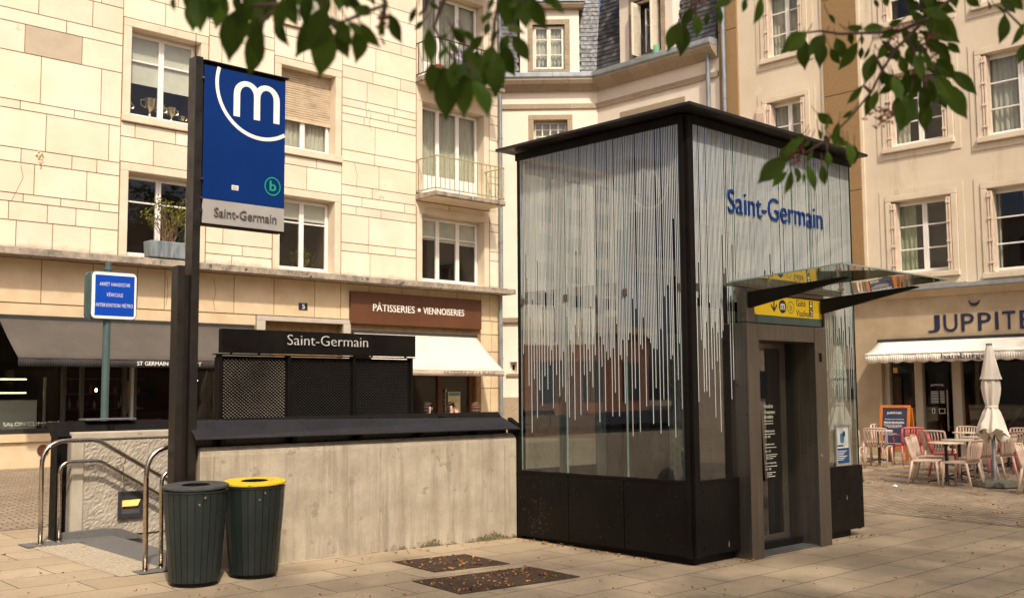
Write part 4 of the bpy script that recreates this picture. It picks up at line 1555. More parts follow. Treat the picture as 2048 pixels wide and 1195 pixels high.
w.box(4.36, 4.50, 11.60, 11.64, .1, 1.2)
w.build('end_post', M['black'], rim, bevel=.004)
for x in (4.95, 6.1, 7.3, 8.5, 9.7):
    w = MB()
    w.box(x, x + .06, FY + .05, FY + .17, 1.237, 1.30)
    w.build('rim_bracket', M['black'], rim)
w = MB()
w.box(4.72, 5.28, FY + .10, FY + .32, 1.352, 1.372)
w.build('cover_plate', M['greymetal'], rim, bevel=.004)
sl = thing('step_light', 'square dark recessed step light glowing amber in the rough wall', 'lamp', (5.17, FY - .04, .29))
w = MB()
u0, u1, z0, z1 = 5.03, 5.31, .295, .575
for (a, b, p, q) in rects(u0, u1, z0, z1, [(u0 + .03, u1 - .03, z0 + .03, z1 - .03)]):
    w.box(a, b, FY - .055, FY - .03, p, q)
w.prism([(u0 + .03, z0 + .03), (u1 - .03, z0 + .03), (u1 - .03, z0 + .04), (u0 + .03, z0 + .04)], lambda a, b: (a, FY - .052, b), lambda a, b: (a, FY - .036, b))
w.quad([(u0 + .03, FY - .052, z0 + .035), (u1 - .03, FY - .052, z0 + .035), (u1 - .06, FY + .0, z0 + .125), (u0 + .05, FY + .0, z0 + .125)])
w.quad([(u0 + .03, FY - .05, z1 - .03), (u1 - .03, FY - .05, z1 - .03), (u1 - .03, FY - .05, z0 + .19), (u0 + .04, FY - .05, z0 + .185)])
w.quad([(u0 + .03, FY - .05, z0 + .03), (u0 + .05, FY, z0 + .125), (u0 + .05, FY, z1 - .03), (u0 + .03, FY - .05, z1 - .03)])
w.quad([(u1 - .03, FY - .05, z0 + .03), (u1 - .06, FY, z0 + .125), (u1 - .04, FY, z1 - .03), (u1 - .03, FY - .05, z1 - .03)])
w.build('housing', pmat('dark_light_housing', (0.028, 0.028, 0.03), (0.04, 0.04, 0.042), scale=5, rough=.5), sl)
w = MB()
w.prism([(u0 + .05, z0 + .12), (u1 - .06, z0 + .12), (u1 - .03, z0 + .187), (u0 + .045, z0 + .187)], lambda a, b: (a, FY - .048, b), lambda a, b: (a, FY - .044, b))
w.build('diffuser', M['steplamp'], sl)
for (a, b) in ((u0 + .015, z0 + .015), (u1 - .015, z0 + .015), (u0 + .015, z1 - .015), (u1 - .015, z1 - .015)):
    s_ = MB()
    s_.prism([(a + .005 * math.cos(k), b + .005 * math.sin(k)) for k in range(6)], lambda p, q: (p, FY - .058, q), lambda p, q: (p, FY - .054, q))
    s_.build('screw', M['inox'], sl)
stp = thing('staircase', 'grey stone station steps going down behind the parapet', 'stairs', (5.2, 10.4, .05))
zl = ground_z(10.4)
for i in range(13):
    w = MB()
    w.box(4.97 + i * .31, 4.97 + (i + 1) * .31 - (0.0 if i < 12 else 0), 9.25, FY - .035, zl - .165 * (i + 1) - .16, zl - .165 * (i + 1))
    w.build('step', M['smoothstone'], stp, bevel=.006)
w = MB()
ground_sheet(w, 4.50, 4.968, 9.36, FY - .04, .004)
setp(w.build('stair_landing', M['smoothstone'], loc=(4.7, 10.4, 0)), kind='structure')
w = MB()
ground_sheet(w, 4.03, 4.497, 9.14, 11.62, .004)
tz = MB()
setp(w.build('tactile_strip', M['tactile'], loc=(4.3, 10.4, 0)), kind='structure')
for i in range(9):
    for j in range(44):
        x, y = 4.06 + i * .05, 9.2 + j * .055
        tz.box(x, x + .026, y, y + .026, ground_z(y) + .0035, ground_z(y) + .009)
setp(tz.build('tactile_studs', M['tactile'], loc=(4.3, 10.4, 0)), kind='stuff')
w = MB()
ground_sheet(w, 3.98, 4.55, 11.20, 11.50, .010)
ground_sheet(w, 4.20, 4.56, 9.10, 9.30, .010)
setp(w.build('threshold_slab', M['smoothstone'], loc=(4.3, 10.4, 0)), kind='structure')


def arc_path(pts, rad=.15, k=6):
    out = [Vector(pts[0])]
    rads = list(rad) if isinstance(rad, tuple) else [rad] * len(pts)
    for a, b, c in zip(pts, pts[1:], pts[2:]):
        rad = rads.pop(0)
        a, b, c = Vector(a), Vector(b), Vector(c)
        r1 = min(rad, (b - a).length * .48, (c - b).length * .48)
        p, q = b + (a - b).normalized() * r1, b + (c - b).normalized() * r1
        for i in range(k + 1):
            t = i / k
            out.append((1 - t) ** 2 * p + 2 * t * (1 - t) * b + t * t * q)
    out.append(Vector(pts[-1]))
    return out


def handrail(label, y, x0, xl, brk):
    gz = ground_z(y)
    h = thing('handrail', label, 'handrail', (x0, y, gz))
    a = MB()
    a.tube(arc_path([(x0, y, gz), (x0 - .01, y, 1.16), (x0 + .56, y, 1.155), (x0 + 2.5, y, 0.02)], (.26, .07), 8), .0235, 14)
    a.build('upper_rail', M['inox'], h, smooth=True)
    a = MB()
    a.tube(arc_path([(xl, y + .07, gz), (xl - .01, y + .07, .935), (xl + .405, y + .07, .932), (xl + 2.4, y + .07, -.25)], (.12, .06), 8), .020, 14)
    a.build('lower_rail', M['inox'], h, smooth=True)
    for (xx, yy) in ((x0, y), (xl, y + .07)):
        f = MB()
        f.lathe([(.0, 0), (.045, 0), (.045, .006), (.026, .01), (.024, .02)], (xx, yy, gz + .008), 16)
        f.build('foot_plate', M['inox'], h)
    if brk:
        for xx in (5.02, 6.3):
            b = MB()
            zz = 1.155 - (xx - x0 - .56) * .585
            b.tube([(xx, y, zz - .02), (xx, y + .02, zz - .07), (xx, FY - .02, zz - .12)], .009, 6)
            b.tube([(xx, y + .06, zz - .11), (xx, y + .07, zz - .28)], .009, 6)
            b.build('wall_bracket', M['inox'], h)
    return h


handrail('stainless double handrail beside the rough stone wall', 11.318, 4.143, 4.357, True)
handrail('stainless double handrail standing between the totem and the bins', 9.222, 4.290, 4.471, False)

# dark lattice kiosk with the station name
kz = ground_z(12.4)
kk = thing('station_kiosk', 'black embossed metal kiosk carrying the station name board behind the stairwell', 'kiosk', (8.2, 12.6, kz))
for (a, b) in ((6.68, 7.64), (7.69, 8.68), (8.73, 9.70)):
    p = MB()
    p.box(a, b, 12.34, 12.36, kz, 2.115)
    x = a + .035
    i = 0
    while x < b - .05:
        z = 1.10 + (.021 if i % 2 else 0)
        while z < 2.07:
            p.add([(x, 12.3395, z), (x + .0135, 12.3395, z + .013), (x + .027, 12.3395, z), (x + .0135, 12.3395, z - .013), (x + .0135, 12.318, z - .006)],
                  [(0, 1, 4), (1, 2, 4)], 1 if a < 7 else 2)  # lighter upper faces; on the left panel they paint light coming through
            p.add([(x, 12.3395, z), (x + .0135, 12.3395, z + .013), (x + .027, 12.3395, z), (x + .0135, 12.3395, z - .013), (x + .0135, 12.318, z - .006)],
                  [(2, 3, 4), (3, 0, 4)], 0)
            z += .042
        x += .0265
        i += 1
    p.build('embossed_panel', [M['black'], M['stud_lit_through'], M['stud']], kk)
fr = MB()
for x in (6.64, 7.642, 8.682, 9.702):
    fr.box(x, x + .04, 12.30, 12.40, kz, 2.13)
fr.box(6.60, 9.76, 12.28, 12.42, 2.128, 2.142)
fr.build('frame', M['black'], kk, bevel=.004)
bk = MB()
bk.box(6.68, 9.70, 12.405, 12.50, kz, 2.10)
bk.build('body', M['black'], kk)
for a in (6.70, 7.66, 8.70):
    for zz in (1.3, 2.0):
        for x in (a + .02, a + .9):
            r_ = MB()
            r_.lathe([(.010, 0), (.006, .006), (0, .007)], (0, 0, 0), 8)
            r_.v = [Vector((x + v.x, 12.338 - v.z, zz + v.y)) for v in r_.v]
            r_.build('rivet', M['inox'], kk)
sg = MB()
sg.box(6.655, 9.765, 12.27, 12.36, 2.155, 2.46)
sgo = sg.build('name_board', M['black'], kk, bevel=.004)
for x in (6.8, 7.2, 8.7, 9.0, 9.6):
    b = MB()
    b.box(x, x + .02, 12.30, 12.33, 2.142, 2.156)
    b.build('spacer', M['black'], kk)
text_mb('Saint-Germain', lambda u, n, z: (u, 12.27 - n, z), 7.60, 2.275, 1.30, .135, 0.006, .012, bold=-.004).build('lettering', M['steelletter'], sgo)

# ------------------------------------------------------------------ metro totem
tt = thing('metro_totem', 'tall charcoal totem pole carrying a blue metro sign with a white m', 'sign', (4.6, 9.07, ground_z(9)))
p = MB()
p.box(4.568, 4.645, 9.0, 9.14, ground_z(9), 4.755)
p.build('pole', M['blackpole'], tt, bevel=.004)
p = MB()
p.box(4.435, 4.505, 9.0, 9.13, ground_z(9), 2.79)
p.box(4.505, 4.568, 9.05, 9.12, ground_z(9), 2.72)
p.build('cable_duct', M['blackpole'], tt, bevel=.004)
p = MB()
p.tube([(4.575, 9.02, 4.75), (4.575, 9.02, 4.98)], [.006, .002], 6)
p.build('antenna', M['black'], tt)
p = MB()
p.box(4.650, 5.535, 9.02, 9.14, 3.19, 4.72)
p.box(4.645, 5.56, 8.985, 9.15, 4.722, 4.735)
fo = p.build('sign_case', M['black'], tt, bevel=.003)
for zz in (3.3, 3.42, 3.6, 4.55):
    b = MB()
    b.box(4.628, 4.656, 8.985, 9.0, zz, zz + .02)
    b.build('clip', M['inox'], tt)
SX, SZ = 4.662, 4.690
ft = lambda u, n, z: (u, 9.005 - n, z)
p = MB(ft)
p.box(SX, 5.528, -.013, .0, 3.43, SZ)
bo = p.build('blue_panel', M['blue'], tt, bevel=.003)
p = MB(ft)


def ring(mb, cu, cz, r, wd, a0, a1, k, n0, n1, ru=1.0):
    for i in range(k):
        p_, q_ = a0 + (a1 - a0) * i / k, a0 + (a1 - a0) * (i + 1) / k
        poly = [(cu + ru * (r - wd / 2) * math.cos(p_), cz + (r - wd / 2) * math.sin(p_)), (cu + ru * (r + wd / 2) * math.cos(p_), cz + (r + wd / 2) * math.sin(p_)),
                (cu + ru * (r + wd / 2) * math.cos(q_), cz + (r + wd / 2) * math.sin(q_)), (cu + ru * (r - wd / 2) * math.cos(q_), cz + (r - wd / 2) * math.sin(q_))]
        mb.quad([(a, n1, b) for a, b in poly])
    return mb


ring(p, SX + .60, SZ - .135, .475, .036, R_(163), R_(303), 40, .001, .003)


def m_glyph(mb, u0, zb, wd, ht, st, n1):
    c1, c2 = u0 + st / 2 + (wd - st) / 4, u0 + st / 2 + 3 * (wd - st) / 4
    hw = (wd - st) / 4
    zt = zb + ht - hw - st * .45
    for i, x in enumerate((u0, u0 + (wd - st) / 2, u0 + wd - st)):
        mb.quad([(x, n1, zb), (x + st, n1, zb), (x + st, n1, zt), (x, n1, zt)])
    for cc in (c1, c2):
        k = 12
        for i in range(k):
            a0, a1 = math.pi * i / k, math.pi * (i + 1) / k
            e = .0002 if cc == c2 else 0
            mb.quad([(cc + (hw - st / 2) * math.cos(a0), n1 + e, zt + (hw - st * .3) * math.sin(a0)), (cc + (hw + st / 2) * math.cos(a0), n1 + e, zt + (hw + st * .45) * math.sin(a0)),
                     (cc + (hw + st / 2) * math.cos(a1), n1 + e, zt + (hw + st * .45) * math.sin(a1)), (cc + (hw - st / 2) * math.cos(a1), n1 + e, zt + (hw - st * .3) * math.sin(a1))])


m_glyph(p, SX + .30, SZ - .435, .50, .36, .068, .003)
p.build('metro_symbol', M['white'], bo)
p = MB(ft)
ring(p, SX + .732, SZ - 1.058, .085, .012, 0, 2 * math.pi, 36, .001, .003, .98)
text_mb('b', ft, SX + .70, SZ - 1.105, .072, .10, .0, .003, bold=.03, mb=p)
p.build('line_symbol', M['green'], bo)
p = MB(ft)
p.box(SX + .295, SX + .365, .0, .002, SZ - 1.145, SZ - 1.10)
st_ = p.build('sticker', M['white'], bo)
p = MB(ft)
for k in range(5):
    p.box(SX + .303 + k * .011, SX + .311 + k * .011, .002, .003, SZ - 1.12, SZ - 1.11)
    p.box(SX + .303 + k * .011, SX + .311 + k * .011, .002, .003, SZ - 1.138, SZ - 1.128)
p.build('sticker_print', M['greyletter'], st_)
p = MB(ft)
p.box(SX, 5.528, -.013, .002, 3.20, 3.427)
so_ = p.build('silver_panel', M['silver'], tt, bevel=.003)
text_mb('Saint-Germain', ft, SX + .115, 3.272, .66, .085, .002, .012, bold=.012).build('lettering', M['greyletter'], so_)

# road sign
hy = 14.5
hx = 6.14
hz = ground_z(hy)
hs = thing('road_sign', 'blue road sign on a grey green post reading arrêt and véhicule', 'sign', (hx, hy + .06, hz))
p = MB()
p.tube([(hx, hy + .06, hz), (hx, hy + .06, 3.36)], .052, 14)
p.tube([(hx, hy + .06, 3.36), (hx, hy + .06, 3.39)], .062, 14)
p.tube([(hx, hy + .06, 3.39), (hx, hy + .06, 3.47)], .042, 14)
smooth_angle(p.build('post', M['postgreen'], hs))


def rounded(u0, u1, z0, z1, r, k=5):
    out = []
    for (cx, cz, a0) in ((u1 - r, z1 - r, 0), (u0 + r, z1 - r, 90), (u0 + r, z0 + r, 180), (u1 - r, z0 + r, 270)):
        for i in range(k + 1):
            a = R_(a0 + 90 * i / k)
            out.append((cx + r * math.cos(a), cz + r * math.sin(a)))
    return out


fh = lambda u, n, z: (u, hy - n, z)
x0, x1, z0, z1 = 5.88, 6.51, 2.68, 3.32
for nm, n0, n1 in (('front_casing', -.005, .03), ('rear_casing', -.20, -.15)):
    p = MB(fh)
    p.prism(rounded(x0 - .012, x1 + .012, z0 - .012, z1 + .012, .07), lambda a, b: (a, n0, b), lambda a, b: (a, n1, b))
    p.build(nm, M['postgreen'], hs, bevel=.004)
p = MB(fh)
p.prism(rounded(x0, x1, z0, z1, .06), lambda a, b: (a, .030, b), lambda a, b: (a, .034, b))
po_ = p.build('white_border', M['white'], hs)
p = MB(fh)
p.box(x0 + .045, x1 - .03, .034, .037, z0 + .04, z1 - .04)
po2 = p.build('blue_field', M['signblue'], hs)
for a in (('ARRÊT HANDISTAR', 5.985, 3.13, .43, .062), ('VÉHICULE', 6.085, 2.985, .23, .064), ('INTERVENTION MÉTRO', 5.94, 2.84, .52, .064)):
    text_mb(a[0], fh, *a[1:], .037, .002, bold=.004, space=1.15).build('lettering', M['white'], po2)

# ------------------------------------------------------------------ litter bins
def bin_(label, x, y, lid):
    gz = ground_z(y)
    b = thing('litter_bin', label, 'litter bin', (x, y, gz), group='litter bins beside the totem')
    b.scale = (1, 1, .955)
    body = MB()
    k = 26
    vs, fs = [], []
    prof = [(.206, .035), (.238, .42), (.255, .66), (.262, .795)]
    for (r, z) in prof:
        for j in range(k):
            for e in (-.44, .44):
                a = 2 * math.pi * (j + e) / k
                vs.append((x + r * math.cos(a), y + r * math.sin(a), gz + z))
            for e in (.47, .53):
                a = 2 * math.pi * (j + e) / k
                vs.append((x + (r - .008) * math.cos(a), y + (r - .008) * math.sin(a), gz + z))
    n = k * 4
    for i in range(len(prof) - 1):
        for j in range(n):
            fs.append((i * n + j, i * n + (j + 1) % n, (i + 1) * n + (j + 1) % n, (i + 1) * n + j))
    body.add(vs, fs)
    body.lathe([(.262, .796), (.267, .80), (.267, .815), (.255, .82), (.24, .82), (.24, .5), (0, .5)], (x, y, gz), 48)
    smooth_angle(body.build('body', M['bin'], b), 25)
    rs_ = random.Random(int(x * 100))
    sk = MB()
    for i in range(46):
        a = rs_.uniform(-3.4, -.6)
        z = rs_.uniform(.06, .78)
        r_ = .2065 + (z - .035) / .76 * .0575 + .004
        h1, w1 = rs_.uniform(.002, .011), rs_.uniform(.004, .016)
        if i == 0:
            a, z, h1, w1, r_ = -1.95, .70, .018, .06, .262
        sk.quad([(x + r_ * math.cos(a), y + r_ * math.sin(a), gz + z), (x + r_ * math.cos(a + w1), y + r_ * math.sin(a + w1), gz + z),
                 (x + r_ * math.cos(a + w1 * .8), y + r_ * math.sin(a + w1 * .8), gz + z + h1), (x + r_ * math.cos(a), y + r_ * math.sin(a), gz + z + h1 * .8)])
    setp(sk.build('scuff_marks', M['scuff'], b), kind='stuff')
    bb = MB()
    bb.lathe([(.0, 0), (.19, 0), (.19, .034), (0, .034)], (x, y, gz), 32)
    bb.build('base', M['black'], b)
    l = MB()
    l.lathe([(.256, .823), (.271, .826), (.272, .842), (.264, .848), (.125, .850), (.118, .8475)], (x, y, gz), 48)
    ln = MB()
    ln.lathe([(.1178, .8472), (.1178, .70), (0, .70)], (x, y, gz), 32)
    for v in l.v + ln.v:
        v.z += .05 * ((v.x - x) * .69 + (v.y - y) * .72) + .012
    lo_ = l.build('lid', M[lid], b)
    smooth_angle(lo_, 35)
    ln.build('opening', M['black'], lo_)
    for a0 in (-1.75,):
        h = MB()
        a = a0
        c = (x + .264 * math.cos(a), y + .264 * math.sin(a), gz + .765)
        h.lathe([(.0, -.012), (.01, -.01), (.012, 0), (.01, .01), (0, .012)], c, 8)
        h.build('lock', M['inox'], b)
    return b


bin_('dark green slatted litter bin with a grey lid', 4.36, 8.445, 'binlid')
bin_('dark green slatted litter bin with a yellow lid', 4.92, 8.45, 'yellowlid')

# ground hatches
for lab, pts in (('smaller rusty hatch plate nearer the parapet wall, strewn with blossom', [(6.246, 8.194), (6.20, 7.52), (7.006, 7.386), (7.04, 8.066)]),
                 ('larger rusty hatch plate in the foreground paving, strewn with blossom', [(5.79, 7.315), (5.737, 6.635), (7.019, 6.508), (7.036, 7.15)])):
    x0, x1 = min(p[0] for p in pts), max(p[0] for p in pts)
    h = MB()
    h.hexa([(a, b, ground_z(b) - .02) for a, b in pts] + [(a, b, ground_z(b) + .007) for a, b in pts])
    c0, e1, e2 = Vector((*pts[0], 0)), Vector((*pts[3], 0)) - Vector((*pts[0], 0)), Vector((*pts[1], 0)) - Vector((*pts[0], 0))
    na, nb = int(e1.length / .035), int(e2.length / .035)
    for i in range(na):
        for j in range(nb):
            c = c0 + e1 * ((i + .5) / na) + e2 * ((j + .5) / nb)
            d = Vector((.012, .004, 0)) if (i + j) % 2 else Vector((.004, .012, 0))
            z = ground_z(c.y) + .0072
            h.add([(c.x - d.x, c.y - d.y, z), (c.x + d.y, c.y - d.x, z), (c.x + d.x, c.y + d.y, z), (c.x - d.y, c.y + d.x, z), (c.x, c.y, z + .003)],
                  [(0, 1, 4), (1, 2, 4), (2, 3, 4), (3, 0, 4)])
    setp(h.build('hatch_plate', M['rust'], loc=(sum(p[0] for p in pts) / 4, sum(p[1] for p in pts) / 4, .02)), lab, 'hatch', 'rusty hatch plates in the paving')

# ------------------------------------------------------------------ glass lift tower
EX0, EX1, EY0, EY1 = 8.19, 11.33, 6.14, 8.50
lt = thing('lift_tower', 'glass lift tower with white stripes on a black steel base', 'lift', (9.76, 7.32, .03))
pl = MB()
pl.box(EX0 + .06, EX1 - .16, EY0 + .06, EY1, -.2, .085)
pl.build('plinth', M['black'], lt)
fx = lambda u, n, z: (EX0 - n, u, z)   # left face, u = y
fy = lambda u, n, z: (u, EY0 - n, z)   # front face, u = x
fb = lambda u, n, z: (u, EY1 + n, z)
fr_ = lambda u, n, z: (EX1 + n, u, z)


def bolts(T, pts, parent):
    for (u, z) in pts:
        b = MB()
        b.lathe([(.0135, 0), (.0125, .006), (.007, .009), (0, .0095)], (0, 0, 0), 10)
        b.v = [Vector(T(u + v.x, .014 + v.z, z + v.y)) for v in b.v]
        smooth_angle(b.build('bolt', M['black'], parent))


for (a, b) in ((6.225, 6.975), (6.985, 7.73), (7.74, 8.49)):
    p = MB(fx)
    p.box(a, b, -.02, .014, .085, .755)
    o = p.build('base_panel', M['black'], lt, bevel=.003)
    bolts(fx, [(u, z) for u in (a + .045, b - .045) for z in (.16, .41, .69)], o)
for (a, b) in ((8.285, 8.995), (10.42, 11.345)):
    p = MB(fy)
    p.box(a, b, -.02, .014, .085, .755)
    o = p.build('base_panel', M['black'], lt, bevel=.003)
    bolts(fy, [(u, z) for u in (a + .045, b - .045) for z in (.16, .41, .69)], o)
p = MB(fr_)
p.box(6.15, 8.49, -.02, .014, .085, .755)
p.build('base_panel', M['black'], lt)
p = MB(fb)
p.box(8.2, 11.33, -.02, .014, .085, .755)
p.build('base_panel', M['black'], lt)
sc = MB(fx)
r_s = random.Random(4)
for i in range(70):
    u, z = r_s.uniform(6.3, 8.4), r_s.uniform(.12, .74)
    s_ = r_s.uniform(.001, .0035)
    sc.quad([(u - s_, .0146, z - s_), (u + s_, .0146, z - s_), (u + s_ * .6, .0146, z + s_ * 1.4), (u - s_, .0146, z + s_)])
for i in range(60):
    u, z = r_s.gauss(8.2, .1), r_s.uniform(.12, .5)
    s_ = r_s.uniform(.0015, .004)
    sc.quad([(u - s_, .0146, z - s_), (u + s_, .0146, z - s_), (u + s_ * .6, .0146, z + s_ * 1.4), (u - s_, .0146, z + s_)])
sc.build('splash_marks', pmat('ochre_splash', (0.22, 0.13, 0.05), None, rough=.9), lt)
sc = MB(fy)
for (u, z0_, h__) in ((10.56, .56, .10), (10.57, .40, .05), (10.50, .30, .14), (10.52, .20, .05), (10.60, .22, .12), (10.98, .41, .03), (8.72, .13, .05)):
    for k in range(5):
        a = u + r_s.gauss(0, .006)
        e = z0_ + r_s.uniform(0, h__)
        sc.quad([(a - .002, .0146, e), (a + .003, .0146, e), (a + .002, .0146, e + r_s.uniform(.01, .05)), (a - .001, .0146, e + .03)])
sc.build('paint_drips', pmat('pale_drip', (0.34, 0.32, 0.28), None, rough=.9), lt)
# posts: the near corner is built of two channels and a hollow
p = MB()
p.box(8.20, 8.235, 6.20, 6.222, .07, 4.29)
p.box(8.205, 8.275, 6.15, 6.20, .07, 4.29)
p.box(8.176, 8.20, 6.165, 6.222, .07, 4.29)
p.box(8.275, 8.288, 6.126, 6.19, .07, 4.29)
p.box(8.205, 8.275, 6.126, 6.15, .07, 4.28)
p.build('corner_post', M['black'], lt, bevel=.004)
for (x, y) in ((8.20, 8.44), (11.27, 8.44), (11.275, 6.15)):
    p = MB()
    p.box(x, x + .055, y, y + .055, .07, 4.29)
    p.build('corner_post', M['black'], lt, bevel=.004)
# top and bottom rails
for T, a, b in ((fx, 6.224, 8.50), (fy, 8.29, 11.33), (fr_, 6.2, 8.44), (fb, 8.26, 11.26)):
    p = MB(T)
    p.box(a, b, -.05, .012, 4.205, 4.29)
    p.build('top_beam', M['black'], lt, bevel=.003)
    if T is fy:
        for (q, r) in ((8.29, 8.93), (10.40, 11.33)):
            p = MB(T)
            p.box(q, r, -.05, .018, .756, .785)
            p.build('sill_rail', M['black'], lt, bevel=.003)
    else:
        p = MB(T)
        p.box(a, b, -.05, .018, .756, .785)
        p.build('sill_rail', M['black'], lt, bevel=.003)


def stripe_glass(T, u0, u1, z0, z1, seed, name='glass_pane', stripes=True, zclip=None):
    r = random.Random(seed)
    mb = MB(T)
    mb.box(u0, u1, -.012, .0, z0, z1, 0)
    if stripes:
        u = u0 + .012
        k = 0
        while u < u1 - .012:
            q = r.random()
            if q < .08:
                e = r.uniform(2.6, 3.3)
            elif k % 4 == 0:
                e = r.uniform(1.18, 1.68)
            elif k % 4 == 2:
                e = r.uniform(1.55, 2.15)
            else:
                e = r.uniform(1.95, 2.65)
            e = max(e, z0 + .004)
            if e < z1 - .02:
                mb.box(u, u + r.uniform(.0072, .0090), .0, .0015, e, z1 - .003, 1)
            u += r.uniform(.0182, .0228) if r.random() < .93 else .031
            k += 1
    o = mb.build(name, [M['glass'], M['enamel']], lt)
    for u in (u0, u1):
        eb = MB(T)
        eb.box(u - .003, u + .003, -.013, .0008, z0 + .002, z1 - .002)
        eb.build('pane_edge', M['glassedge'], o)
    return o


for i, (a, b) in enumerate(((6.228, 6.925), (6.933, 7.745), (7.753, 8.43))):
    stripe_glass(fx, a, b, .786, 4.204, 11 + i)
stripe_glass(fy, 8.292, 8.925, .786, 4.204, 21)
stripe_glass(fy, 8.933, 10.05, 2.60, 4.204, 22)
stripe_glass(fy, 10.058, 10.395, 2.60, 4.204, 23)
stripe_glass(fy, 10.415, 11.27, .786, 4.204, 24)
stripe_glass(fr_, 6.21, 7.30, .786, 4.204, 31)
stripe_glass(fr_, 7.31, 8.43, .786, 4.204, 32)
stripe_glass(fb, 8.27, 9.75, .786, 4.204, 41)
stripe_glass(fb, 9.76, 11.26, .786, 4.204, 42)
for (T, u, z) in ((fx, 6.235, 2.62), (fx, 6.93, 2.62), (fx, 7.75, 2.62), (fx, 8.40, 2.62), (fy, 8.30, 2.62)):
    p = MB(T)
    p.box(u - .028, u + .028, -.03, .012, z - .035, z + .035)
    p.build('glass_clamp', M['steel'], lt, bevel=.003)
# roof plate
p = MB()
p.box(7.99, 11.37, 5.935, 8.62, 4.305, 4.335)
ro = p.build('roof', M['blackpole'], lt, bevel=.004)  # paler than the black steel: reflected light on the underside put into the colour
for (a, b, c_, d) in ((8.02, 8.13, 7.45, 7.75), (8.02, 8.13, 6.72, 7.0), (8.5, 10.1, 5.97, 6.06)):
    v = MB()
    n = int(max(b - a, d - c_) / .02)
    for i in range(n):
        if d - c_ > b - a:
            y = c_ + (d - c_) * i / n
            v.box(a, b, y, y + .011, 4.298, 4.3042)
        else:
            x = a + (b - a) * i / n
            v.box(x, x + .011, c_, d, 4.298, 4.3042)
    v.build('vent_grille', M['steel'], ro)
# door portal
p = MB()
p.box(8.915, 9.12, 5.99, 6.20, -.02, 2.295)
p.box(10.17, 10.40, 5.99, 6.42, -.02, 2.295)
p.box(9.12, 10.17, 5.995, 6.42, 2.13, 2.293)
p.box(9.12, 9.16, 6.26, 6.32, .01, 2.13)
p.build('door_portal', M['steel'], lt, bevel=.004)
p = MB()
p.box(8.915, 9.06, 5.992, 6.10, 2.302, 2.60)
p.box(10.375, 10.40, 5.992, 6.10, 2.302, 2.60)
p.box(9.06, 10.375, 6.03, 6.10, 2.302, 2.60)
p.box(8.915, 10.40, 6.00, 6.12, 2.5965, 2.66)
p.build('sign_housing', M['steel'], lt, bevel=.003)
d = MB()
for (a, b, q, r) in rects(9.16, 10.06, .015, 2.125, [(9.24, 9.965, .14, 2.07)]):
    d.box(a, b, 6.29, 6.33, q, r)
do = d.build('lift_door', M['steel'], lt, bevel=.003)
d = MB()
d.box(9.24, 9.965, 6.305, 6.315, .14, 2.07)
d.build('pane', M['glass'], do)
fd = lambda u, n, z: (u, 6.305 - n, z)
d = MB(fd)
for i, (s_, z, ww, hh) in enumerate((('Horaires', 1.445, .165, .042), ("d'ouverture", 1.385, .20, .040), ('du métro', 1.335, .165, .040), ('Metro opening times', 1.30, .16, .018),
                                     ('Du lundi au mercredi', 1.195, .18, .022), ('5:15 - 0:40', 1.135, .10, .022), ('Du jeudi au samedi', 1.055, .17, .022), ('5:15 - 1:35', .985, .10, .022),
                                     ('Dimanche et jours fériés', .86, .20, .022), ('7:15 - 0:40', .80, .10, .022))):
    text_mb(s_, fd, 9.655, z, ww, hh, .001, .002, bold=.004, mb=d, res=2)
for (z, ww, off) in ((1.278, .17, 0), (1.17, .19, 0), (1.03, .19, 0), (.955, .20, .02), (.935, .17, .02), (.915, .12, .02), (.835, .19, 0), (.77, .12, .03), (.75, .07, .03), (.73, .14, .03)):
    x = 9.655 + off
    while x < 9.655 + off + ww:
        e = x + rnd.uniform(.012, .035)
        d.box(x, e, .001, .003, z, z + .007)
        x = e + .008
d.build('door_lettering', M['white'], do)
d = MB()
d.box(9.12, 10.17, 6.02, 6.30, .006, .014)
for i in range(34):
    x = 9.13 + i * .0305
    d.box(x, x + .016, 6.03, 6.29, .014, .02)
d.build('threshold_grate', M['greymetal'], lt)
d = MB()
d.box(10.262, 10.285, 5.978, 5.992, 1.93, 2.02)
d.build('indicator', M['black'], lt)
d = MB()
d.lathe([(.02, 0), (.018, .006), (0, .008)], (0, 0, 0), 14)
d.v = [Vector((10.24 + v.x, 5.99 - v.z, .94 + v.y)) for v in d.v]
smooth_angle(d.build('key_switch', M['inox'], lt))
# sign over the door
d = MB()
d.box(9.07, 10.37, 6.012, 6.0285, 2.385, 2.585)
sgn = d.build('direction_sign', M['yellow'], lt, bevel=.003)
d = MB()
d.box(9.07, 10.37, 6.013, 6.0285, 2.306, 2.383)
d.build('sign_lower_strip', M['postgreen'], sgn)
fs_ = lambda u, n, z: (u, 6.012 - n, z)
d = MB(fs_)
X = 9.40
d.box(X + .03, X + .05, .0, .002, 2.44, 2.56)
for s_ in (-1, 1):
    d.prism([(X + .04, 2.425), (X + .04 + s_ * .055, 2.485), (X + .04 + s_ * .055, 2.51), (X + .04, 2.45)], lambda a, b: (a, .0, b), lambda a, b: (a, .0022, b))
d.prism([(9.60 + .068 * math.cos(k * .2618), 2.487 + .068 * math.sin(k * .2618)) for k in range(24)], lambda a, b: (a, .0, b), lambda a, b: (a, .002, b))
text_mb('Gaîté', fs_, 9.86, 2.505, .185, .068, .0, .002, bold=.008, mb=d)
text_mb('Viasilva', fs_, 9.86, 2.40, .245, .066, .0, .002, bold=.008, mb=d)
d.box(10.115, 10.185, .0, .002, 2.492, 2.572)
d.box(10.115, 10.185, .0, .002, 2.405, 2.485)
d.build('navy_print', M['navy'], sgn)
d = MB(fs_)
m_glyph(d, 9.557, 2.452, .086, .066, .017, .0032)
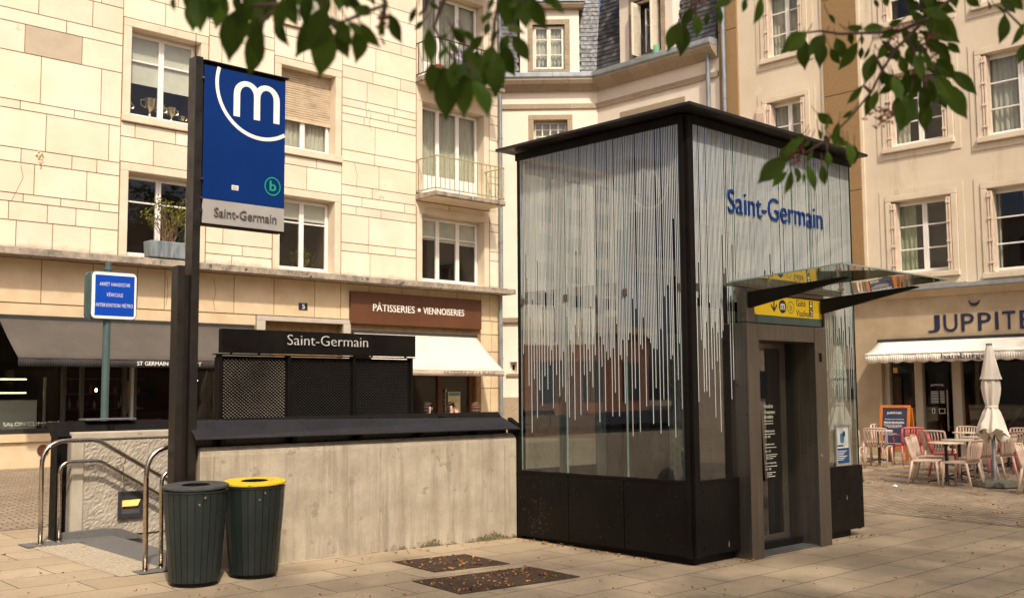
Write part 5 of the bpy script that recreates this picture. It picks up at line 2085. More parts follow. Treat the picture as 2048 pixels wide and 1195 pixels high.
d.prism([(10.15 + .016 * math.cos(k * .785), 2.553 + .013 * math.sin(k * .785)) for k in range(8)], lambda a, b: (a, .002, b), lambda a, b: (a, .003, b))
d.box(10.13, 10.17, .002, .003, 2.505, 2.535)
ring(d, 10.15, 2.44, .02, .01, -2.4, 1.2, 10, 0, .003)
d.box(10.14, 10.155, .002, .003, 2.445, 2.475)
d.build('white_print', M['white'], sgn)
d = MB(fs_)
ring(d, 9.755, 2.487, .06, .009, 0, 2 * math.pi, 28, 0, .002)
text_mb('b', fs_, 9.735, 2.452, .045, .07, .0, .002, bold=.012, mb=d)
d.build('green_print', M['green'], sgn)
# canopy
cn = thing('glass_canopy', 'sloping glass canopy on two black brackets above the lift door', 'canopy', (9.7, 5.98, 2.5))
d = MB()
d.hexa([(8.66, 6.02, 2.672), (10.80, 6.02, 2.672), (10.80, 4.80, 2.742), (8.66, 4.80, 2.742), (8.66, 6.02, 2.686), (10.80, 6.02, 2.686), (10.80, 4.80, 2.756), (8.66, 4.80, 2.756)])
go = d.build('glass_sheet', M['canopyglass'], cn)
d = MB()
d.hexa([(8.66, 4.802, 2.7425), (10.80, 4.802, 2.7425), (10.80, 4.797, 2.7425), (8.66, 4.797, 2.7425), (8.66, 4.802, 2.7555), (10.80, 4.802, 2.7555), (10.80, 4.797, 2.7555), (8.66, 4.797, 2.7555)])
d.hexa([(8.657, 4.80, 2.7425), (8.662, 4.80, 2.7425), (8.662, 6.02, 2.6725), (8.657, 6.02, 2.6725), (8.657, 4.80, 2.7555), (8.662, 4.80, 2.7555), (8.662, 6.02, 2.6855), (8.657, 6.02, 2.6855)])
d.build('sheet_edge', M['glassedge'], go)
d = MB()
d.box(8.64, 10.75, 5.965, 6.03, 2.640, 2.669)
d.build('wall_rail', M['steel'], cn, bevel=.003)
for x in (8.945, 10.30):
    d = MB()
    d.prism([(5.99, 2.44), (5.99, 2.60), (4.95, 2.665), (4.90, 2.655), (4.90, 2.645)], lambda a, b: (x, a, b), lambda a, b: (x + .05, a, b))
    d.build('bracket', M['black'], cn, bevel=.004)
    for y in (5.02, 5.75):
        zz = 2.60 + (5.99 - y) * .0625
        top = 2.674 + (6.02 - y) * .0574
        d = MB()
        d.lathe([(.012, -.01), (.012, top - zz - .012), (.035, top - zz - .010), (.035, top - zz - .001)], (x + .025, y, zz), 14)
        d.lathe([(.035, top - zz + .013), (.03, top - zz + .02), (0, top - zz + .021)], (x + .025, y, zz), 14)
        smooth_angle(d.build('glass_bolt', M['inox'], cn))
# inside the tower
ins = MB()
ins.box(8.97, 10.55, 6.45, 6.49, .02, 2.36)
for (a, b) in ((8.97, 9.17), (9.93, 10.55)):
    pass
ins2 = MB()
ins2.box(9.0, 9.03, 6.52, 8.05, .02, 2.36)
ins2.box(10.5, 10.53, 6.52, 8.05, .02, 2.36)
ins2.box(9.0, 10.53, 8.05, 8.08, .02, 2.36)
ins2.box(9.0, 10.53, 6.52, 8.05, 2.361, 2.46)
for k in range(7):
    y = 6.62 + k * .21
    ins2.box(8.975, 8.998, y, y + .035, .1, 2.3)
ins2.build('lift_car', M['navypanel'], lt)
ins = MB()
ins.box(8.97, 9.17, 6.45, 6.49, .02, 2.3)
ins.box(9.95, 10.55, 6.45, 6.49, .02, 2.3)
ins.build('car_front', M['navypanel'], lt)
h_ = MB()
h_.box(8.26, 11.25, 6.21, 8.42, 4.06, 4.20)
h_.build('ceiling', M['black'], lt)
h_ = MB()
for (a, b, c_, d_) in ((8.24, 11.26, 8.36, 8.42), (11.20, 11.26, 6.22, 8.36), (8.24, 8.30, 6.22, 8.36)):
    h_.box(a, b, c_, d_, 2.60, 2.73)
h_.build('ring_beam', M['black'], lt)
h_ = MB()
h_.box(9.15, 9.95, 6.95, 7.85, 2.47, 3.45)
h_.box(9.3, 9.6, 7.0, 7.6, 3.45, 3.9)
h_.box(9.95, 11.15, 8.22, 8.34, 2.74, 3.80)
h_.box(10.6, 10.7, 6.9, 7.0, 2.47, 4.06)
h_.box(9.95, 11.19, 7.5, 7.56, 3.50, 3.56)
h_.build('hoist_machinery', M['navypanel'], lt)
for (x, y, sx, sy, zt) in ((8.52, 7.55, .05, .09, 4.2), (8.55, 8.15, .06, .06, 4.2), (8.62, 7.0, .04, .06, 4.2), (10.9, 7.2, .08, .08, 4.2), (8.80, 6.45, .03, .05, 4.2)):
    q = MB()
    q.box(x, x + sx, y, y + sy, .3, zt)
    q.build('guide_rail', M['galv'] if x < 8.6 else M['navypanel'], lt)
q = MB()
for (a, b, z0_, z1_) in rects(6.52, 6.69, .3, 2.2, [(6.535 + (k % 3) * .055, 6.55 + (k % 3) * .055, .8 + (k // 3) * .09 + (.045 if k % 3 == 1 else 0), .85 + (k // 3) * .09 + (.045 if k % 3 == 1 else 0)) for k in range(42)]):
    q.box(8.55, 8.565, a, b, z0_, z1_)
q.build('perforated_guide', M['galv'], lt)
q = MB()
q.box(8.22, 8.95, 6.2, 8.48, .62, .64)
q.build('pit_floor', M['black'], lt)
# notice on the right hand pane
nt_ = thing('framed_notice', 'small silver framed white and blue notice on the lift glass', 'notice', (10.93, 6.13, .8))
d = MB(fy)
for (a, b, q, r) in rects(10.775, 11.085, .79, 1.25, [(10.80, 11.06, .815, 1.225)]):
    d.box(a, b, .002, .022, q, r)
d.build('frame', M['silver'], nt_, bevel=.004)
d = MB(fy)
d.box(10.80, 11.06, .003, .007, .815, 1.225)
sh = d.build('sheet', M['paper'], nt_)
d = MB(fy)
d.box(10.802, 11.058, .007, .009, .817, .985)
for k in range(3):
    d.box(10.82, 10.82 + .13 - k * .02, .007, .009, 1.005 + k * .0, 1.02)
d.prism([(10.965 + .028 * math.cos(k * .524), 1.14 + .035 * math.sin(k * .524)) for k in range(12)], lambda a, b: (a, .0085, b), lambda a, b: (a, .0095, b))
d.build('blue_print', M['posterblue'], sh)
d = MB(fy)
d.prism(rounded(10.88, 10.965, 1.04, 1.15, .03), lambda a, b: (a, .007, b), lambda a, b: (a, .0085, b))
d.build('icon', M['lightblue'], sh)
d = MB(fy)
for k in range(6):
    d.box(10.82, 11.02 - (k % 3) * .04, .009, .010, .95 - k * .019, .957 - k * .019)
d.build('lettering', M['white'], sh)
# blue station name on the front glass
nm = thing('station_lettering', 'blue raised station name letters on the upper lift glass', 'lettering', (9.75, 6.1, 3.42))
text_mb('Saint-Germain', fy, 8.845, 3.405, 1.80, .235, .004, .014, bold=.004, res=5).build('lettering', M['letterblue'], nm)
for x in (8.95, 9.3, 9.7, 10.1, 10.5):
    d = MB(fy)
    d.box(x, x + .012, .0, .004, 3.45, 3.462)
    d.build('standoff', M['inox'], nm)

# ------------------------------------------------------------------ terrace furniture
FS = 0.94


def make_chair(arms, mat):
    t = thing('terrace_chair', 'chair', 'chair', (0, 0, 0))
    s = MB()
    k = 9
    for i in range(k):
        x = -.20 + i * .40 / (k - 1)
        s.box(x - .021, x + .021, -.215, .20, .425, .44)
    s.box(-.225, .225, -.235, -.205, .415, .442)
    s.box(-.225, .225, .19, .215, .415, .44)
    s.box(-.235, -.205, -.22, .2, .41, .443)
    s.box(.205, .235, -.22, .2, .41, .443)
    s.build('seat', M[mat], t, bevel=.008)
    b = MB()
    for i in range(8):
        u = -1 + 2 * i / 7
        x0, x1 = u * .185, u * .215
        yc = .035 * (1 - u * u)
        b.tube([(x0, .205, .435), (x0 * 1.02, .235 + yc * .5, .52), (x1, .25 + yc, .68), (x1 * 1.02, .285 + yc, .80)], [.0185, .018, .0165, .016], 6)
    b.tube([(-1.05 * .215 + 2.1 * .215 * i / 10, .287 + .035 * (1 - (-1 + .2 * i) ** 2), .805 + .012 * (1 - (-1 + .2 * i) ** 2)) for i in range(11)], .021, 8)
    for sx in (-1, 1):
        b.tube([(sx * .205, .20, .43), (sx * .222, .225, .55), (sx * .232, .25, .68), (sx * .224, .287, .805)], .022, 8)
    b.build('backrest', M[mat], t, smooth=True)
    for sx in (-1, 1):
        for (y0, y1, xx) in ((-.205, -.235, .235), (.195, .285, .228)):
            l = MB()
            l.tube([(sx * .215, y0, .43), (sx * .222, y0 + (y1 - y0) * .4, .25), (sx * xx, y1, 0)], [.025, .021, .016], 8)
            l.build('leg', M[mat], t, smooth=True)
        if arms:
            a = MB()
            a.tube(arc_path([(sx * .225, -.15, .43), (sx * .255, -.17, .645), (sx * .255, .10, .655), (sx * .235, .255, .66)], .06, 4), .015, 8)
            a.build('armrest', M[mat], t, smooth=True)
    return t


ch_b = make_chair(False, 'beige')
ch_p = make_chair(True, 'pink')
used = set()


def place_chair(kind, x, y, th, label, group, s=FS):
    src = ch_b if kind == 'b' else ch_p
    o = src if kind not in used else copy_tree(src)
    used.add(kind)
    o.location = (x, y, ground_z(y) + .004)
    o.rotation_euler = (0, 0, th)
    o.scale = (s, s, s)
    o['label'] = label
    o['group'] = group
    return o


GB, GP = 'beige chairs on the restaurant terrace', 'raspberry armchairs on the restaurant terrace'
PI = math.pi
for a in (('b', 17.45, 8.27, .28, 'beige chair left of the nearest round table, its back to the lift', GB),
          ('b', 17.50, 7.70, PI - .05, 'beige chair nearest the parasol base, facing left', GB),
          ('b', 18.35, 8.62, .32, 'beige chair just behind the chair left of the nearest round table', GB),
          ('b', 18.72, 7.95, PI - .2, 'beige chair between the nearest table and the parasol pole', GB),
          ('b', 19.45, 7.92, PI - .1, 'beige chair directly behind the parasol pole', GB),
          ('p', 19.25, 8.78, .4, 'raspberry armchair behind the middle round table, facing right', GP),
          ('b', 20.35, 9.35, PI / 2, 'beige chair seen from behind at the door of the restaurant', GB),
          ('p', 20.85, 8.38, PI / 2 + .25, 'raspberry armchair partly hidden behind the parasol canvas', GP),
          ('b', 22.25, 9.75, -PI / 2, 'beige chair against the glass behind the closed parasol', GB),
          ('b', 22.5, 8.75, -PI / 2, 'beige chair at the far right against the restaurant glass', GB),
          ('b', 21.5, 8.15, PI / 2 + .2, 'beige chair seen from behind right of the far right table', GB),
          ('b', 17.30, 6.42, .15, 'beige chair cut off by the right edge of the photo', GB),
          ('b', 20.35, 10.62, PI / 2 + .25, 'beige chair seen from behind beside the sandwich board table', GB),
          ('b', 21.75, 11.40, -PI / 2 + .1, 'beige chair tucked behind the table left of the sandwich board', GB),
          ('p', 21.15, 10.40, PI - .7, 'raspberry armchair in front of the orange sandwich board', GP),
          ('b', 19.40, 10.72, PI / 2 + .3, 'beige chair half hidden by the right corner of the lift', GB)):
    place_chair(*a)


def make_table():
    t = thing('terrace_table', 'table', 'table', (0, 0, 0))
    p = MB()
    p.lathe([(0, .712), (.29, .712), (.305, .718), (.305, .732), (.30, .738), (0, .738)], (0, 0, 0), 36)
    smooth_angle(p.build('tabletop', M['tabletop'], t))
    p = MB()
    p.lathe([(.035, .02), (.03, .06), (.028, .66), (.06, .70), (.10, .711), (0, .711)], (0, 0, 0), 14)
    smooth_angle(p.build('column', M['blackmetal'], t))
    for k in range(4):
        a = k * PI / 2 + .5
        f = MB()
        f.tube([(.02 * math.cos(a), .02 * math.sin(a), .10), (.16 * math.cos(a), .16 * math.sin(a), .065), (.31 * math.cos(a), .31 * math.sin(a), .028), (.325 * math.cos(a), .325 * math.sin(a), .0)],
               [.020, .018, .013, .012], 6)
        f.build('foot', M['blackmetal'], t, smooth=True)
    return t


tb = make_table()
for i, (x, y, lab) in enumerate(((17.93, 8.14, 'nearest round ivory bistro table on the terrace'), (18.95, 8.36, 'round ivory bistro table second from the lift side'),
                                 (20.15, 8.55, 'round ivory bistro table third in the row, by the parasol pole'), (21.0, 10.95, 'round ivory bistro table by the sandwich board'),
                                 (21.75, 9.42, 'round ivory bistro table behind the parasol canvas'), (22.15, 8.78, 'round ivory bistro table furthest right by the glass'))):
    o = tb if i == 0 else copy_tree(tb)
    o.location = (x, y, ground_z(y) + .004)
    o.scale = (FS, FS, FS)
    o['label'] = lab
    o['group'] = 'round bistro tables on the terrace'

# parasol
px_, py_ = 18.0, 7.37
pz_ = ground_z(py_) + .004
ps_ = thing('closed_parasol', 'closed cream two tier parasol on a grey pole and dark concrete base', 'parasol', (px_, py_, pz_))
p = MB()
p.lathe([(0, 0), (.37, 0), (.385, .02), (.36, .085), (.30, .105), (0, .11)], (px_, py_, pz_), 8)
p.build('base', M['base'], ps_, bevel=.01)
p = MB()
p.lathe([(.036, .10), (.036, .35), (.030, .36), (.030, 2.3)], (px_, py_, pz_), 16)
p.lathe([(.06, .105), (.06, .13), (.04, .14)], (px_, py_, pz_), 16)
smooth_angle(p.build('pole', M['greymetal'], ps_))


def pleat(amp, n, ph=0):
    return lambda a, i: 1 - amp * 2.2 * abs(math.sin(a * n / 2 + ph + i * .18)) ** .6 + amp + amp * .6 * math.sin(a * (n * 1.0 - 1) + i * .5)


p = MB()
p.lathe([(.0, 2.33), (.042, 2.33), (.05, 2.31), (.082, 2.14), (.115, 1.98), (.145, 1.84), (.168, 1.76)], (px_, py_, pz_), 96, wob=pleat(.06, 8))
p.lathe([(.09, 1.80), (.14, 1.72), (.15, 1.62), (.135, 1.50), (.11, 1.40), (.085, 1.30)], (px_, py_, pz_), 96, wob=pleat(.08, 8, .6))
p.lathe([(.085, 1.31), (.13, 1.22), (.175, 1.10), (.22, .98), (.245, .88)], (px_, py_, pz_), 96, wob=pleat(.12, 8, 1.1))
p.lathe([(.235, .885), (.20, .85), (.15, .80), (.09, .78)], (px_, py_, pz_), 96, wob=pleat(.2, 6, .4))
zr = random.Random(2)
for v in p.v:
    if v.z - pz_ < 1.0:
        a = math.atan2(v.y - py_, v.x - px_)
        v.z += .05 * math.sin(a * 2.3 + 1) + .025 * math.sin(a * 7)
o = p.build('canvas', M['canvas'], ps_, smooth=True)
p = MB()
p.lathe([(.096, 1.285), (.102, 1.295), (.102, 1.32), (.096, 1.33)], (px_, py_, pz_), 32)
p.build('tie', M['canvas'], o)
p = MB()
p.lathe([(.05, 2.325), (.05, 2.35), (0, 2.355)], (px_, py_, pz_), 20)
p.build('cap', M['greymetal'], ps_)

q2 = copy_tree(ps_)
q2.location = (16.95, 9.55, ground_z(9.55) + .004)
q2.rotation_euler = (0, 0, 1.1)
q2['label'] = 'closed cream two tier parasol seen through the right pane of the lift'
q2['group'] = ps_['group'] = 'closed parasols on the terrace'
place_chair('b', 17.35, 10.25, PI / 2, 'beige chair seen through the right pane of the lift', GB)

# sandwich board
fsb = lambda u, n, z: (21.80 + (z - .1) * .16 - n, u, z)
sb = thing('sandwich_board', 'orange framed navy sandwich board advertising burgers and fries', 'sandwich board', (21.9, 11.05, ground_z(11)))
ua, ub, za, zb = 10.72, 11.40, .11, 1.30
for nm, q in (('frame', 0),):
    p = MB(fsb)
    p.box(ua, ua + .06, -.03, .02, za, zb)
    p.box(ub - .06, ub, -.03, .02, za, zb)
    p.box(ua + .06, ub - .06, -.03, .02, zb - .06, zb)
    p.box(ua + .06, ub - .06, -.03, .02, za + .26, za + .32)
    p.build('frame', M['orange'], sb, bevel=.006)
p = MB(fsb)
p.box(ua + .06, ub - .06, -.015, .005, za + .32, zb - .06)
bd = p.build('board', M['chalk'], sb)
p = MB(lambda u, n, z: (22.25 - (z - .1) * .16 + n, u, z))
p.box(ua, ua + .06, -.02, .02, za, zb - .05)
p.box(ub - .06, ub, -.02, .02, za, zb - .05)
p.build('rear_leg', M['orange'], sb, bevel=.006)
for a in (('JUPPITER', 11.24, 1.10, .34, .055), ('SMASHBURGERS', 11.30, .91, .46, .042), ('FRITES', 11.30, .72, .2, .045), ('G', 11.27, .48, .04, .04)):
    text_mb(a[0], fsb, *a[1:], .006, .002, bold=.024, flip=True).build('lettering', M['white'], bd)
p = MB(fsb)
for (z, a, b) in ((.995, 10.85, 11.28), (.875, 10.9, 11.26), (.85, 10.88, 11.24), (.825, 10.92, 11.2), (.485, 10.9, 11.2), (.69, 11.0, 11.3), (.665, 11.0, 11.26)):
    x = a
    while x < b:
        e = x + rnd.uniform(.02, .06)
        p.box(x, e, .006, .008, z, z + .009)
        x = e + .012
p.build('small_print', M['white'], bd)
# dark loungers folded behind the right hand glass
for i, y in enumerate((9.25, 8.75, 8.3)):
    p = MB()
    lo_ = thing('folded_lounger', ('dark slatted lounger leaning behind the restaurant glass, nearest the door', 'dark slatted lounger leaning behind the restaurant glass, in the middle',
                                   'dark slatted lounger leaning behind the restaurant glass, furthest right')[i], 'lounger', (23.7, y, .1), group='dark loungers leaning inside the restaurant window')
    for s_ in (0, .3):
        p.tube([(23.6, y + .45, .12 + s_ * .2), (23.6 + s_ * .3, y - .15, 1.18 + s_ * .1)], .03, 6)
    for k in range(5):
        t = .15 + k * .18
        p.tube([(23.6, y + .45 - .6 * t, .14 + 1.05 * t), (23.72, y + .45 - .6 * t, .22 + 1.05 * t)], .02, 6)
    p.build('frame', M['charcoal'], lo_)
tp = MB()
for i in range(8):
    a = i * .785
    tp.add([(16.63, 8.42, .05), (16.63 + .05 * math.cos(a), 8.42 + .05 * math.sin(a), .055 + .02 * rnd.random()), (16.63 + .05 * math.cos(a + .785), 8.42 + .05 * math.sin(a + .785), .055 + .03 * rnd.random()),
            (16.63 + .01 * math.cos(a), 8.42, .10)], [(0, 1, 2), (1, 2, 3)])
setp(tp.build('crumpled_paper', M['paper'], loc=(16.63, 8.42, .05)), 'crumpled white paper lying on the paving near the chairs', 'paper')

# ------------------------------------------------------------------ things in and on the windows
def trophy(x, label, s=1.0):
    t = MB()
    y = 21.12
    t.lathe([(.06, 0), (.06, .02), (.03, .05), (.018, .10), (.03, .13), (.07, .17), (.085, .27), (.092, .30), (.085, .30), (.06, .18), (0, .16)], (x, y, 7.36), 20)
    for sx in (-1, 1):
        t.tube([(x + sx * .08, y, 7.36 + .28), (x + sx * .13, y, 7.36 + .27), (x + sx * .13, y, 7.36 + .20), (x + sx * .06, y, 7.36 + .165)], .008, 6)
    t.v = [Vector((x + (v.x - x) * s, y + (v.y - y) * s, 7.36 + (v.z - 7.36) * s)) for v in t.v]
    smooth_angle(setp(t.build('trophy_cup', M['trophy'], loc=(x, y, 7.36)), label, 'trophy', 'silver trophy cups in the first floor window'))


for x, lab, s in ((9.22, 'leftmost silver trophy cup in the first floor window', 1.0), (9.70, 'tall silver trophy cup left of the window bar', 1.5),
                  (9.92, 'silver trophy cup half behind the middle window bar', 1.2), (10.18, 'silver two handled trophy cup right of the window bar', 1.15),
                  (10.44, 'small trophy at the right end of the window sill', .7)):
    trophy(x, lab, s)
pt = MB()
pt.hexa([(9.42, 20.30, 4.385), (10.26, 20.30, 4.385), (10.26, 20.62, 4.385), (9.42, 20.62, 4.385), (9.40, 20.28, 4.72), (10.28, 20.28, 4.72), (10.28, 20.64, 4.72), (9.40, 20.64, 4.72)])
setp(pt.build('window_planter', M['planter'], loc=(9.85, 20.45, 4.385), bevel=.02), 'blue grey trough planter on the ledge behind the totem', 'planter')


def bush(name, label, x, y, z, h, wd, n, seed, leaf='shrubleaf', ls=.075):
    r = random.Random(seed)
    t = thing(name, label, 'plant', (x, y, z))
    s, lv = MB(), MB()
    for i in range(n):
        a = r.uniform(0, 6.28)
        top = Vector((x + wd * r.uniform(.3, 1) * math.cos(a), y + .14 * math.sin(a), z + h * r.uniform(.45, 1)))
        b0 = Vector((x + wd * .3 * r.uniform(-1, 1), y, z))
        mid = (top + b0) / 2 + Vector((r.uniform(-.06, .06), 0, r.uniform(-.05, .05)))
        s.tube([b0, mid, top], [.008, .006, .003], 5)
        for k in range(16):
            c = top + Vector((r.gauss(0, .07), r.gauss(0, .05), r.gauss(-.02, .07)))
            d = Vector((r.uniform(-1, 1), r.uniform(-1, .4), r.uniform(-.2, 1))).normalized()
            e = d.cross(Vector((r.random(), r.random(), r.random())).normalized()).normalized()
            L_ = ls * r.uniform(.7, 1.4)
            lv.add([c, c + d * L_ * .5 + e * L_ * .16, c + d * L_, c + d * L_ * .5 - e * L_ * .16], [(0, 1, 2, 3)], 0, r.uniform(.6, 1.5))
    s.build('stems', M['twig'], t)
    lv.build('foliage', M[leaf], t)


bush('shrub', 'straggly green shrub growing in the trough planter', 9.82, 20.45, 4.66, .95, .50, 28, 3)
bush('potted_plant', 'small leafy plant behind the window below the roller shutter', 13.45, 21.12, 4.45, .45, .22, 12, 5, ls=.06)
fpz = 9.42 + .13
fp = MB()
fp.lathe([(.0, 0), (.10, 0), (.14, .2), (.15, .2), (.15, .24), (.13, .24), (.12, .18), (0, .18)], (16.75, 20.15, fpz), 20)
setp(fp.build('flower_pot', M['terracotta'], loc=(16.75, 20.15, fpz)), 'terracotta pot standing on the upper balcony floor', 'pot')
ly = MB()
for i in range(30):
    for j in range(6):
        u = 17.1 + i * .05
        f = lambda a, b: 20.02 + .04 * math.sin(a * 1.9 + b) + .03 * math.sin(b * 1.1)
        ly.quad([(u, f(i, j), 10.35 - j * .12), (u + .05, f(i + 1, j), 10.35 - j * .12), (u + .05, f(i + 1, j + 1), 10.23 - j * .12), (u, f(i, j + 1), 10.23 - j * .12)])
lo_ = setp(ly.build('laundry', M['laundry'], loc=(17.8, 20.0, 9.6), smooth=True), 'pale laundry hanging behind the upper balcony railing', 'laundry')
lo_.modifiers.new('thickness', 'SOLIDIFY').thickness = .006

# cafe interior things seen through the glass
for i, z in enumerate((1.90, 1.62)):
    sl_ = MB(frame_left)
    sl_.box(7.05, 8.0, -2.22, -2.18, z + .06, z + .085)
    setp(sl_.build('strip_light', M['striplight'], loc=(7.5, 22.9, z)), ('upper', 'lower')[i] + ' yellowish strip light inside the cafe window', 'lamp', 'strip lights in the cafe')
dc = thing('display_counter', 'pale grey green display counter just inside the cafe window', 'counter', (7.3, 22.2, .3))
p = MB(frame_left)
p.box(5.8, 7.95, -2.0, -1.4, .3, 1.55)
p.build('cabinet', M['display'], dc, bevel=.02)
for (x, y, z, lab, s) in ((12.1 - .7, 22.2, 1.95, 'small amber wall lamp inside the cafe, right of the totem', 1.0), (8.95, 23.6, 1.75, 'left amber lamp deep inside the cafe', .5), (9.75, 23.6, 1.75, 'middle amber lamp deep inside the cafe', .5),
                          (10.0, 23.6, 1.76, 'right amber lamp deep inside the cafe', .5), (7.4, 23.9, 1.7, 'dim amber lamp deep inside the cafe behind the counter', .4)):
    p = MB()
    p.lathe([(.0, -.08 * s), (.035 * s, -.06 * s), (.05 * s, 0), (.03 * s, .06 * s), (0, .08 * s)], (x, y, z), 12)
    setp(p.build('cafe_lamp', M['lamp'], loc=(x, y, z), smooth=True), lab, 'lamp', 'amber lamps in the cafe')

sh_ = thing('bottle_shelf', 'dim shelf with bottles against the back wall of the cafe', 'shelf', (9.9, 24.3, .3))
b = MB(frame_left)
for z in (1.3, 1.65, 2.0):
    b.box(8.6, 11.2, -3.8, -3.55, z, z + .03)
b.build('boards', M['woodred'], sh_)
for k in range(26):
    b = MB(frame_left)
    u = 8.7 + k * .095
    z = (1.33, 1.68)[k % 2]
    h__ = rnd.uniform(.16, .26)
    b.T = None
    b.lathe([(0, 0), (.03, 0), (.03, h__ * .6), (.012, h__ * .75), (.012, h__), (0, h__)], (u, 24.36, z), 8)
    b.build('bottle', (M['bin'], M['terracotta'], M['silver'])[k % 3], sh_, smooth=True)
for i, (u, lab) in enumerate(((8.6, 'red cafe banquette back seen over the stairwell rim, left of the road sign post'), (9.9, 'red cafe banquette back seen over the stairwell rim, right of the road sign post'))):
    b = MB(frame_left)
    b.prism([(u - .5, .5), (u + .5, .5), (u + .5, 1.02), (u + .3, 1.14), (u - .3, 1.14), (u - .5, 1.02)], lambda p, q: (p, -.75, q), lambda p, q: (p, -.62, q))
    setp(b.build('banquette', M['rustred'], loc=(u, 21.4, .3), bevel=.03), lab, 'seat')
# ------------------------------------------------------------------ people
def person(label, x, y, z, th, hair, cloth, seated=True, raise_arm=False, sunglasses=False, pants='cloth', s=.93, lean=0.0, longhair=True):
    """one skinned body; local front is -y"""
    root = thing('person', label, 'person', (0, 0, 0))
    me = bpy.data.meshes.new('body')
    V, Eg, Rd = [], [], []

    def jn(p, r, par=None):
        V.append(p)
        Rd.append(r)
        if par is not None:
            Eg.append((par, len(V) - 1))
        return len(V) - 1
    hz = .50 if seated else .93
    pel = jn((0, 0, hz), .115)
    w_ = jn((0, -.01 + lean * .3, hz + .17), .105, pel)
    ch = jn((0, -.005 + lean * .7, hz + .36), .120, w_)
    nb = jn((0, .01 + lean, hz + .50), .070, ch)
    nk = jn((0, -.005 + lean, hz + .57), .048, nb)
    hd = jn((0, -.02 + lean, hz + .66), .068, nk)
    ht = jn((0, -.015 + lean, hz + .75), .070, hd)
    for sx in (-1, 1):
        hp = jn((sx * .09, 0, hz - .02), .085, pel)
        if seated:
            kn = jn((sx * .11, -.42, hz + .02), .058, hp)
            ak = jn((sx * .11, -.40, .09), .038, kn)
            jn((sx * .11, -.56, .045), .032, ak)
        else:
            kn = jn((sx * .10, -.02, .50), .058, hp)
            ak = jn((sx * .10, .01, .09), .038, kn)
            jn((sx * .11, -.16, .04), .032, ak)
        sh = jn((sx * .17, lean, hz + .46), .052, nb)
        if raise_arm and sx > 0:
            el = jn((sx * .30, -.10, hz + .30), .040, sh)
            wr = jn((sx * .36, -.22, hz + .52), .026, el)
            pm = jn((sx * .37, -.25, hz + .59), .030, wr)
            for k in range(4):
                f1 = jn((sx * .37 + (k - 1.5) * .02, -.27, hz + .64), .010, pm)
                jn((sx * .37 + (k - 1.5) * .028, -.285, hz + .675 + .008 * (1 if k in (1, 2) else 0)), .0085, f1)
            t1 = jn((sx * .37 - .04, -.26, hz + .615), .011, pm)
            jn((sx * .37 - .055, -.275, hz + .635), .009, t1)
        else:
            el = jn((sx * .24, .02 + lean, hz + .20), .040, sh)
            wr = jn((sx * .19, -.20, hz + .14), .026, el)
            pm = jn((sx * .17, -.27, hz + .14), .030, wr)
            for k in range(4):
                f1 = jn((sx * .17 + (k - 1.5) * .018, -.315, hz + .135), .010, pm)
                jn((sx * .17 + (k - 1.5) * .02, -.345, hz + .12), .0085, f1)
            t1 = jn((sx * .17 - sx * .035, -.285, hz + .14), .011, pm)
            jn((sx * .17 - sx * .045, -.315, hz + .13), .009, t1)
    me.from_pydata(V, Eg, [])
    o = bpy.data.objects.new('body', me)
    COL.objects.link(o)
    md = o.modifiers.new('skin', 'SKIN')
    for i, r in enumerate(Rd):
        me.skin_vertices[0].data[i].radius = (r, r * (.78 if i in (0, 1, 2) else 1))
    me.skin_vertices[0].data[0].use_root = True
    md2 = o.modifiers.new('sub', 'SUBSURF')
    md2.levels = 2
    md2.render_levels = 2
    dg = bpy.context.evaluated_depsgraph_get()
    m2 = bpy.data.meshes.new_from_object(o.evaluated_get(dg))
    o.modifiers.clear()
    o.data = m2
    m2.materials.clear()
    for m in (M['skin'], M[cloth], M[pants]):
        m2.materials.append(m)
    for p in m2.polygons:
        c = p.center
        hand = c.y < -.22 and abs(c.x) < .23 and c.z < hz + .18 and c.z > hz + .07 or (raise_arm and c.x > .28 and c.z > hz + .35)
        p.material_index = 0 if (c.z > hz + .525 or hand) else (1 if c.z > hz + .02 and not (seated and c.y < -.15) else 2)
        p.use_smooth = True
    o.parent = root
    # face: nose, eyes, mouth, ears built on the head
    hc = Vector((0, -.02 + lean, hz + .705))
    f = MB()
    f.add([(0, hc.y - .072, hc.z + .02), (-.014, hc.y - .07, hc.z - .025), (.014, hc.y - .07, hc.z - .025), (0, hc.y - .098, hc.z - .02), (0, hc.y - .07, hc.z - .033)], [(0, 1, 3), (0, 3, 2), (1, 4, 3), (4, 2, 3)])
    for sx in (-1, 1):
        f.lathe([(0, -.03), (.012, -.02), (.015, .0), (.012, .02), (0, .03)], (sx * .076, hc.y + .01, hc.z - .005), 8)
    f.build('face_features', M['skin'], o, smooth=True)
    f = MB()
    for sx in (-1, 1):
        r_ = .024 if sunglasses else .010
        f.lathe([(0, -r_), (r_ * .8, -r_ * .5), (r_, 0), (r_ * .8, r_ * .5), (0, r_)], (sx * .03, hc.y - .064, hc.z + .012), 10)
    if sunglasses:
        f.box(-.07, .07, hc.y - .082, hc.y - .076, hc.z + .018, hc.z + .026)
    f.build('sunglasses' if sunglasses else 'eyes', M['blackmetal'] if sunglasses else M['hairdark'], o, smooth=False)
    f = MB()
    f.box(-.022, .022, hc.y - .078, hc.y - .066, hc.z - .058, hc.z - .048)
    f.build('mouth', pmat('lips', (0.32, 0.10, 0.085), None, rough=.5), o, bevel=.004)
    h = MB()
    k = 20
    prof = [(.0, .118), (.05, .108), (.078, .08), (.09, .03), (.09, -.03), (.088, -.10), (.08, -.20 if longhair else -.04)]
